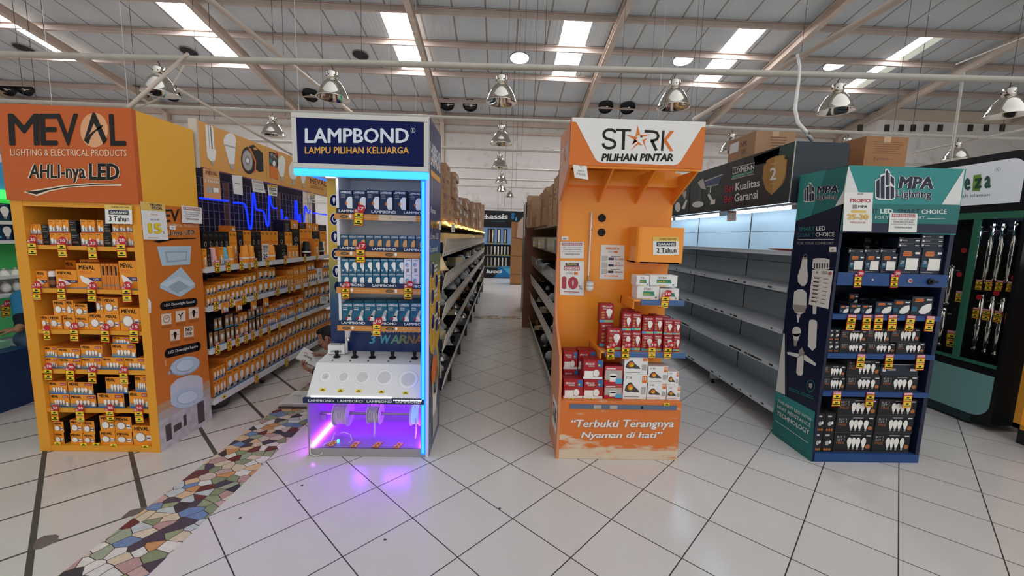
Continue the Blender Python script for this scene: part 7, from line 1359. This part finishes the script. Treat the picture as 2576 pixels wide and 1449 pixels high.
hn = thing('cone_lampshade', 'cream flared lampshade standing out of the left aisle bins', 'lampshade', (-.515, 3.36, 1.305)); m = MB(); m.lathe([(.035, .25), (.04, .16), (.05, .09), (.075, .03), (.1, 0), (.095, 0), (.07, .03), (.045, .09), (.036, .16)], (0, 0, 0), M('shade_cream', 'E6CBA0', .5), n=24, cap=False); m.build('shade', hn, smooth=True, local=True)
# ---------------------------------------------------------------- far display at the aisle end
YC = 15.6
fc = thing('tap_display', 'black and blue display of long packs at the far aisle end', 'display stand', (.1, YC+.3, 0)); CB = M('far_black', '17181C', .4); CBL = M('far_blue', '1F6FA8', .4)
x0, x1 = -1.5, .95
zt, zs1, zs2, zs3, zb_ = [onY(1250, y, YC).z for y in (530, 572, 614, 672, 702)]
MB().box(x0, x1, YC+.1, YC+.4, 0, zt, CB).build('back_panel', fc)
m = MB(); m.box(x0, x1, YC, YC+.1, zs1, zt, CB); f_ = FY(YC-.001); m.drc(f_, c7, 580, 934, 752, 985).text('assis', 0, 0, 1, 1, WHITEP, 2, bold=.05, shear=.1); m.drc(f_, c7, 520, 940, 578, 985).text('ch', 0, 0, 1, 1, WHITEP, 2, bold=.05); m.drc(f_, c7, 600, 996, 728, 1010).text('Feel The Quality', 0, 0, 1, 1, M('far_teal', '2E8A96', .5), 2, shear=.3)
d = m.drc(f_, c7, 772, 925, 838, 1005); d.poly([(0, .9), (.5, 1), (.7, .8), (.5, .7), (.6, .4), (.3, .2), (.1, .5), (.3, .7)], CBL, 2); d.poly([(.7, .1), (.85, .6), (.95, .1)], M('far_cyan', '4FB0D0', .5), 2); m.build('header_sign', fc)
m = MB(); m.box(x0, x1, YC+.09, YC+.1, zs2, zs1, M('far_lit', '6F90B8', .4, emit=.25)); m.build('lit_panel', fc)
m = MB(); m.box(x0, x1, YC, YC+.1, 0, zs3, CB); d = m.drc(f_, c8, 500, 112, 775, 210); d.poly([(.45, 0), (.62, .5), (.55, 1), (1, 1), (1, 0)], CBL, 1); d.poly([(.7, 1), (1, .2), (1, 1)], M('far_cyan'), 2); d.text('lucci', .2, .4, .72, .75, WHITEP, 3, bold=.05, shear=.15); m.build('base_sign', fc)
for z in (zs2, (zs2+zs3)/2, zs3): MB().box(x0, x1, YC-.02, YC+.1, z-.02, z, M('far_shelf', '3F6590', .4)).build('shelf', fc)
m0_ = MB(); m0_.box(-.055, .055, 0, .04, 0, 1, M('far_pack', '1C1C20', .4)); m0_.box(-.02, .02, -.01, 0, .12, .95, CHROME); m0_.box(-.05, .05, -.003, 0, 0, .08, M('far_yellow', 'B8A63A', .5))
pk = None
def far_pack(x, y, z, h, lb):
    global pk
    o = m0_.build('tap_pack', local=True) if pk is None else bpy.data.objects.new('tap_pack', pk.data)
    if pk is None: pk = o
    else: COL.objects.link(o)
    o.location = (x, y, z); o.scale = (1.2, 1, h); put(o, lb, 'pack', 'long packs on the far display')
for i, px in enumerate((1231, 1239.5, 1255, 1271)): q = onY(px, 590, YC+.04); far_pack(q.x, YC+.045, zs2+.002, (zs1-zs2)*.9, 'tall chrome pack, top row of the far display, %s from left' % nth(i))
for i, px in enumerate((1227, 1236, 1244.5, 1253, 1262, 1270, 1278)): q = onY(px, 640, YC+.04); far_pack(q.x, YC+.045, (zs2+zs3)/2+.002, (zs2-zs3)/2*.86, 'chrome pack, middle row of the far display, %s from left' % nth(i))
for i, px in enumerate((1227, 1236, 1245, 1254, 1264, 1273)): q = onY(px, 660, YC+.04); far_pack(q.x, YC+.045, zs3+.002, (zs2-zs3)/2*.86, 'chrome pack, bottom row of the far display, %s from left' % nth(i))
WB = M('cabinet_brown', 'A9784A', .55, noise=.12, nscale=3)
bc = thing('wooden_cabinet', 'tall brown wooden cabinet standing at the right of the far aisle', 'cabinet', (.52, 13.8, 0))
m = MB(); m.box(.36, .74, 13.6, 14.1, .03, 2.08, WB); 
for z in (.34, .95, 1.55): m.box(.36, .74, 13.595, 13.6, z, z+.02, M('wood_brown'))
m.build('cabinet_body', bc); MB().box(.37, .73, 13.61, 14.1, 0, .03, M('wood_brown')).build('plinth', bc)
m = MB(); Yl = 13.5; m.prism([onY(1300, 597, Yl), onY(1319, 601, Yl), onY(1321, 541, Yl), onY(1303, 560, Yl)], (0, .098, 0), M('panel_pink', 'C9AC9A', .6)); put(m.build('leaning_board', loc=(.7, 13.5, 1.65)), 'pale pinkish board hung beside the tall brown cabinet', 'board')
bp_ = thing('black_stand', 'narrow black display edge behind the right aisle shelving', 'display stand', (.75, 8.8, 0)); MB().box(.505, 1.05, 8.5, 9.3, .02, 2.3, RB).build('panel', bp_); MB().box(.49, .5, 8.52, 8.6, .75, 1.0, REDP).build('red_pack', bp_); m = MB(); m.box(.488, .5, 8.5, 8.52, 1.6, 2.3, SILV); m.build('edge_strip', bp_)
# ---------------------------------------------------------------- blue display at the left edge
bd = thing('blue_display', 'blue-topped lamp display with a green glowing edge at the left border', 'display stand', (-4.6, 3.2, 0)); NB2 = M('counter_navy', '1D3560', .4); XB2 = -4.72
fb = FXp(XB2)
k_ = 1.59
def zl(z): return 1.59+(z-1.59)*(4.72/4.15)
MB().box(-4.15, -4.72, 2.3, 3.67, 0, .5, NB2).build('counter', bd); MB().box(-4.72, -4.9, 2.0, 4.6, 0, zl(2.3), M('display_white', 'D5DAD6', .4)).build('back_panel', bd)
m = MB(); m.box(-4.6, -4.72, 2.0, 4.5, zl(1.85), zl(2.29), M('header_sky', '4FA6D6', .4)); d = m.deco((-4.6, 3.6, zl(1.9)), (-4.6, 4.3, zl(1.9)), (-4.6, 4.3, zl(2.28)), (-4.6, 3.6, zl(2.28)), (1, 0, 0)); d.text('UX', .1, .3, .75, .75, WHITEP, 1, bold=.03); m.build('header_box', bd)
MB().box(-4.58, -4.72, 2.0, 4.5, zl(1.785), zl(1.848), M('neon_green', '3CFF5A', .4, emit=1.6)).build('neon_strip', bd)
for z in (zl(1.6), zl(1.445), zl(1.16), zl(1.01)): MB().box(-4.55, -4.72, 2.0, 4.6, z-.03, z, WHITE).build('shelf', bd)
MB().box(-4.71, -4.72, 2.0, 4.6, zl(1.2), zl(1.43), M('panel_green', '4CC46A', .5)).build('green_panel', bd); MB().box(-4.7, -4.72, 2.0, 4.6, .5, zl(.99), M('panel_green2', '58C478', .5, emit=.06)).build('green_panel', bd)
for i in range(3):
    for j, z in enumerate((1.445, 1.605)): goods('bulb_box', 'blue_bulb', (-4.57, 4.08-.17*i, zl(z)+.001), (.155, .12, .155), 'deep blue bulb box at the left border, %s shelf, %s from right' % (['lower', 'upper'][j], nth(i)), 'box', 'blue boxes at the left border', math.pi/2)
gb = thing('glass_bulb', 'x', 'bulb'); m = MB(); m.lathe([(.012, .055), (.03, .035), (.036, .01), (.03, -.015), (.012, -.03)], (0, 0, .04), LAMPW, n=14); m.build('bulb_shell', gb, smooth=True, local=True); MB().lathe([(.012, .09), (.012, .115)], (0, 0, 0), SILV, n=12).build('screw_cap', gb, smooth=True, local=True)
n_ = 0
for j, z in enumerate((zl(1.01), zl(1.01)+.12)):
    for i in range(5):
        q = (-4.62, 4.2-.09*i, z+.001); o = gb if n_ == 0 else clone(gb, q); o.location = q; put(o, 'small bulb in the %s row at the left border, %s from right' % (['lower', 'upper'][j], nth(i)), 'bulb', 'bulbs on the left border display'); n_ += 1
q = onX(12, 805, -4.5); price_tag((-4.53, 3.83, zl(.83)), 'dark red 10 percent price tag at the left border', 'tag at the left border', '10', math.pi/2, s=1.2)
for i in range(4): MB_ = MB(); y = 3.27+.11*i; MB_.box(-4.3, -4.42, y-.04, y+.04, .501, .56+.01*(i % 3), M('pack_mint', '8FC7A0', .4)); put(MB_.build('small_carton', loc=(-4.36, y, .501)), 'small pale green pack on the blue counter, %s from the front' % nth(i), 'box', 'packs on the blue counter')
# ---------------------------------------------------------------- papers on the floor
for i, (x0_, x1_, y0_, y1_, z) in enumerate([(-1.96, -1.62, 3.56, 3.88, .002), (-1.95, -1.63, 3.58, 3.86, .014), (-1.97, -1.64, 3.6, 3.9, .026)]):
    m = MB(); m.box(x0_, x1_, y0_, y1_, z, z+.01, [M('booklet_dark', '4A3A3A', .5), M('booklet_grey', 'A8A098', .5), M('booklet_white', 'D9D6D0', .5)][i]); 
    if i == 2: d = m.deco((x0_, y0_, z+.01), (x1_, y0_, z+.01), (x1_, y1_, z+.01), (x0_, y1_, z+.01), (0, 0, 1)); d.text('Diving', .1, .5, .36, .66, GREYP, 1, shear=.2)
    put(m.build('booklet', loc=((x0_+x1_)/2, (y0_+y1_)/2, z)), ['dark booklet lowest in the pile on the mosaic strip', 'grey booklet in the middle of the pile on the mosaic', 'white booklet on top of the pile on the mosaic strip'][i], 'booklet', 'booklets on the mosaic strip')
# ================================================================ PEOPLE
SKIN = M('skin_tan', 'A5755A', .55, noise=.06, nscale=20); HAIR = M('hair_black', '17120F', .6); EYEW = M('eye_white', 'D8D2CC', .3); EYED = M('eye_dark', '20160F', .2); LIP = M('lip', '8A5346', .5)
def ellip(m, c, ax, n=14, mat=None):
    c = Vector(c); a, b, d = [Vector(v) for v in ax]; vs = []; fs = []
    for i in range(n+1):
        t = math.pi*i/n
        for k in range(2*n): w = math.pi*k/n; vs.append(c+a*(math.sin(t)*math.cos(w))+b*(math.sin(t)*math.sin(w))+d*math.cos(t))
    for i in range(n):
        for k in range(2*n): fs.append((i*2*n+k, (i+1)*2*n+k, (i+1)*2*n+(k+1) % (2*n), i*2*n+(k+1) % (2*n)))
    m.add(vs, fs, mat or SKIN)
def limb(m, pts, rad, mat=None):
    P = [Vector(p) for p in pts]; Q = []; R_ = []
    for i in range(len(P)-1):
        for t in (0, .25, .5, .75): Q.append(P[i].lerp(P[i+1], t)); R_.append(rad[i]*(1-t)+rad[i+1]*t)
    Q.append(P[-1]); R_.append(rad[-1]); m.tube(Q, R_, mat or SKIN, 12)
    for p, r in zip(P, rad): ellip(m, p, ((r, 0, 0), (0, r, 0), (0, 0, r)), 8, mat)
def fuse(o, vox, it=4):
    r = o.modifiers.new('fuse', 'REMESH'); r.mode = 'VOXEL'; r.voxel_size = vox; r.use_smooth_shade = True
    s = o.modifiers.new('smooth', 'SMOOTH'); s.iterations = it; s.factor = .5
def head(m, c, f, u, k=1.):
    c, f = Vector(c), Vector(f).normalized(); s = f.cross(Vector(u)).normalized(); u = s.cross(f).normalized(); F_ = lambda a, b, d: c+s*(a*k)+f*(b*k)+u*(d*k)
    E = lambda a, b, d, ra, rb, rd: ellip(m, F_(a, b, d), (s*(ra*k), f*(rb*k), u*(rd*k)), 12)
    E(0, -.012, .025, .074, .095, .09); E(0, .03, -.045, .056, .056, .065); E(0, .052, -.095, .028, .028, .022)
    E(0, .075, .03, .05, .016, .014); E(0, .09, -.012, .011, .022, .024); E(0, .102, -.026, .016, .015, .012); E(.013, .09, -.03, .009, .012, .008); E(-.013, .09, -.03, .009, .012, .008)
    for q in (-1, 1): E(.04*q, .062, -.02, .024, .022, .02); E(.076*q, -.008, -.005, .008, .02, .032)
    E(0, .08, -.056, .023, .014, .007); E(0, .077, -.067, .02, .014, .008)
    return F_, s, f, u
def head_parts(parent, F_, s, f, u, k=1.):
    m = MB()
    for q in (-1, 1): ellip(m, F_(.031*q, .068, .008), (s*(.012*k), f*(.012*k), u*(.0055*k)), 8, EYEW); ellip(m, F_(.031*q, .0765, .007), (s*(.006*k), f*(.004*k), u*(.0052*k)), 8, EYED)
    m.build('eyes', parent, smooth=True)
    m = MB()
    for q in (-1, 1): m.tube([F_(.015*q, .092, .03), F_(.033*q, .09, .036), F_(.052*q, .074, .03)], [.003*k, .0045*k, .002*k], HAIR, 8)
    m.build('eyebrows', parent, smooth=True)
    m = MB(); ellip(m, F_(0, .089, -.0575), (s*(.022*k), f*(.007*k), u*(.004*k)), 8, LIP); ellip(m, F_(0, .087, -.065), (s*(.018*k), f*(.007*k), u*(.005*k)), 8, LIP); m.build('lips', parent, smooth=True)
    m = MB(); ellip(m, F_(0, -.024, .04), (s*(.077*k), f*(.094*k), u*(.082*k)), 16, HAIR); ellip(m, F_(0, .04, .083), (s*(.056*k), f*(.05*k), u*(.03*k)), 12, HAIR); ellip(m, F_(0, -.06, -.005), (s*(.07*k), f*(.05*k), u*(.06*k)), 12, HAIR)
    for q in (-1, 1): ellip(m, F_(.07*q, .018, .02), (s*(.01*k), f*(.014*k), u*(.035*k)), 8, HAIR)
    o = m.build('hair', parent, smooth=True); fuse(o, .006, 2)
def hand(m, wrist, d, n, side, curl=.9, k=1.):
    """palm from the wrist along d, palm facing n; side +1/-1 puts the thumb on that edge"""
    w, d, n = Vector(wrist), Vector(d).normalized(), Vector(n).normalized(); s = d.cross(n).normalized()*side; n = (n-d*n.dot(d)).normalized()
    ellip(m, w+d*.045, (s*.04, d*.052, n*.016), 10); ellip(m, w+d*.07+s*.0, (s*.04, d*.03, n*.014), 10)
    for i, (off, l) in enumerate(((.03, .072), (.0105, .082), (-.0095, .076), (-.029, .06))):
        p = w+d*(.088-.006*abs(i-1))+s*off; a = curl*(.55+.08*i); P = [w+d*.06+s*off*.9, p]; ang = .15
        for q in (.45, .3, .25):
            ang += a*.75; p = p+(d*math.cos(ang)+n*math.sin(ang))*(l*q); P.append(p)
        limb(m, P, [.0095, .0095, .0088, .008, .0068])
    b = w+d*.022+s*.03; limb(m, [b-s*.012, b+s*.014+d*.018+n*.008, b+s*.02+d*.045+n*.026, b+s*.012+d*.066+n*.04], [.013, .0115, .0098, .0078])
# ---- man sitting on the floor behind the navy stand, reading a white booklet
man = thing('person', 'person with short black hair sitting on the floor reading a white booklet', 'person', (-1.35, 4.3, 0))
body = MB(); HC = Vector((-1.722, 4.1, .525))
F_, s_, f_2, u_ = head(body, HC, (-.9, -.12, -.34), (-.34, 0, .94))
limb(body, [F_(0, -.035, -.06), (-1.58, 4.16, .47), (-1.5, 4.2, .45)], [.052, .055, .075])
limb(body, [(-1.5, 4.2, .43), (-1.36, 4.25, .3), (-1.24, 4.28, .13)], [.125, .135, .15]); limb(body, [(-1.52, 4.04, .42), (-1.5, 4.2, .43), (-1.48, 4.38, .42)], [.06, .08, .06])
W1 = onY(787, 934, 3.96); W2 = onY(812, 893, 4.22)
limb(body, [(-1.52, 4.02, .42), (-1.55, 3.96, .2), W1+Vector((.015, 0, 0)), W1], [.055, .042, .028, .026])
limb(body, [(-1.48, 4.4, .42), (-1.54, 4.42, .26), W2], [.055, .042, .027])
hand(body, W1, Vector((-.85, -.1, .42)), Vector((.25, .2, 1)), -1, 1.0); hand(body, W2, Vector((-.93, -.15, .25)), Vector((-.1, -.4, -.9)), 1, .8)
limb(body, [(-1.25, 4.18, .13), (-1.55, 4.06, .2), (-1.42, 4.22, .06), (-1.5, 4.28, .05)], [.09, .065, .045, .04]); limb(body, [(-1.25, 4.38, .13), (-1.52, 4.52, .2), (-1.48, 4.3, .06), (-1.55, 4.28, .05)], [.09, .065, .045, .04])
o = body.build('body', man); fuse(o, .0042, 3); head_parts(man, F_, s_, f_2, u_)
SHIRT = M('shirt_grey', '5A5660', .8); TRO = M('trousers_dark', '23242B', .8)
m = MB(); limb(m, [(-1.54, 4.18, .455), (-1.5, 4.2, .43), (-1.36, 4.25, .3), (-1.24, 4.28, .13)], [.08, .14, .15, .165], SHIRT); limb(m, [(-1.52, 4.02, .42), (-1.54, 3.98, .3)], [.068, .06], SHIRT); limb(m, [(-1.48, 4.4, .42), (-1.52, 4.42, .32)], [.068, .06], SHIRT); fuse(m.build('shirt', man), .008, 3)
m = MB(); limb(m, [(-1.25, 4.18, .13), (-1.55, 4.06, .2), (-1.42, 4.22, .065)], [.105, .078, .06], TRO); limb(m, [(-1.25, 4.38, .13), (-1.52, 4.52, .2), (-1.48, 4.3, .065)], [.105, .078, .06], TRO); ellip(m, (-1.22, 4.28, .13), ((.15, 0, 0), (0, .2, 0), (0, 0, .128)), 12, TRO); fuse(m.build('trousers', man), .008, 3)
m = MB(); v = (W1-Vector((-1.55, 3.96, .2))).normalized(); m.lathe([(.03, -.006), (.0325, -.004), (.0325, .006), (.03, .008)], W1-v*.012, M('bracelet', '2A1D18', .5), v, 18, cap=False); m.build('bracelet', man, smooth=True)
bk = thing('open_booklet', 'white lettered booklet held by the sitting person', 'booklet', tuple(onY(778, 900, 4.1)))
A, B, C_, D_ = onY(764.5, 872.5, 4.2), onY(811, 898.5, 4.2), onY(793, 922, 4.0), onY(744.5, 900, 4.0); nn = (B-A).cross(D_-A).normalized()
if nn.z < 0: nn = -nn
m = MB(); m.prism([A, B, C_, D_], -nn*.004, M('booklet_white', 'D9D6D0')); d = m.deco(D_, C_, B, A, nn); d.text('rsDwing', .22, .32, .66, .56, INK, 1, bold=.02); d.bars(.5, .2, .86, .28, 1, SILV); 
d.poly([(.14, .5), (.2, .68), (.3, .7), (.4, .6), (.3, .66), (.2, .62)], REDP, 1); m.build('cover', bk)
E_ = onY(741, 907, 3.99); G_ = onY(790, 926, 3.99); m = MB(); m.prism([D_-nn*.005, C_-nn*.005, B-nn*.005, A-nn*.005], -nn*.012, M('booklet_pages', 'B8AFA4', .6)); m.build('pages', bk)
# ---- person in blue beyond the navy counter at the left edge
p2 = thing('person', 'person in a blue shirt with dark cuffs leaning over the navy counter', 'person', (-4.3, 4.15, 0))
Yp = 3.88; SH_ = onY(56, 748, Yp+.05); EL = onY(60, 812, Yp-.05); W3 = onY(44, 830, Yp-.15); ch = Vector((SH_.x+.22, Yp+.12, SH_.z+.02))
body = MB(); HC2 = Vector((SH_.x+.25, Yp-.02, SH_.z+.26)); F2, s2, f2_, u2 = head(body, HC2, (-.8, -.3, -.35), (-.3, 0, .95))
limb(body, [F2(0, -.035, -.06), (ch.x+.02, Yp+.08, SH_.z+.1), ch], [.052, .056, .09]); limb(body, [ch, (ch.x+.1, Yp+.16, SH_.z-.25), (ch.x+.16, Yp+.2, .3)], [.13, .13, .145]); limb(body, [SH_, ch, (ch.x+.18, Yp+.22, SH_.z)], [.062, .08, .06])
limb(body, [SH_, EL, W3], [.056, .044, .028]); hand(body, W3, Vector((-1, -.15, .02)), Vector((0, .1, -1)), 1, .45)
limb(body, [(ch.x+.18, Yp+.24, SH_.z), (ch.x+.2, Yp+.1, SH_.z-.26), (ch.x-.02, Yp-.02, SH_.z-.36)], [.056, .044, .03]); hand(body, Vector((ch.x-.02, Yp-.02, SH_.z-.36)), Vector((-1, -.2, -.1)), Vector((0, 0, -1)), -1, .6)
KN = onY(66, 852, Yp-.02)
limb(body, [(ch.x+.14, Yp+.1, .3), KN, (KN.x+.2, Yp+.06, .09), (KN.x+.05, Yp+.03, .05)], [.1, .07, .05, .04]); limb(body, [(ch.x+.18, Yp+.28, .3), (KN.x+.08, Yp+.3, .36), (KN.x+.24, Yp+.3, .09), (KN.x+.1, Yp+.28, .05)], [.1, .07, .05, .04])
o = body.build('body', p2); fuse(o, .005, 3); head_parts(p2, F2, s2, f2_, u2)
BLS = M('shirt_blue', '2F7AA3', .75); CUF = M('cuff_navy', '161C2B', .8); JEAN = M('jeans_blue', '5A6F8C', .85)
MID = SH_.lerp(EL, .78)
m = MB(); limb(m, [SH_, MID], [.075, .064], BLS); limb(m, [ch, (ch.x+.1, Yp+.16, SH_.z-.25), (ch.x+.15, Yp+.2, .36)], [.145, .145, .155], BLS); limb(m, [SH_, ch, (ch.x+.18, Yp+.22, SH_.z)], [.075, .095, .072], BLS); limb(m, [(ch.x+.18, Yp+.24, SH_.z), (ch.x+.2, Yp+.1, SH_.z-.26)], [.072, .06], BLS); fuse(m.build('shirt', p2), .008, 3)
m = MB(); limb(m, [MID, EL, EL.lerp(W3, .3)], [.067, .06, .05], CUF); fuse(m.build('cuff', p2), .008, 2)
m = MB(); limb(m, [(ch.x+.14, Yp+.1, .3), KN, (KN.x+.2, Yp+.06, .09)], [.115, .084, .062], JEAN); limb(m, [(ch.x+.18, Yp+.28, .3), (KN.x+.08, Yp+.3, .36), (KN.x+.24, Yp+.3, .09)], [.115, .084, .062], JEAN); fuse(m.build('trousers', p2), .008, 3)
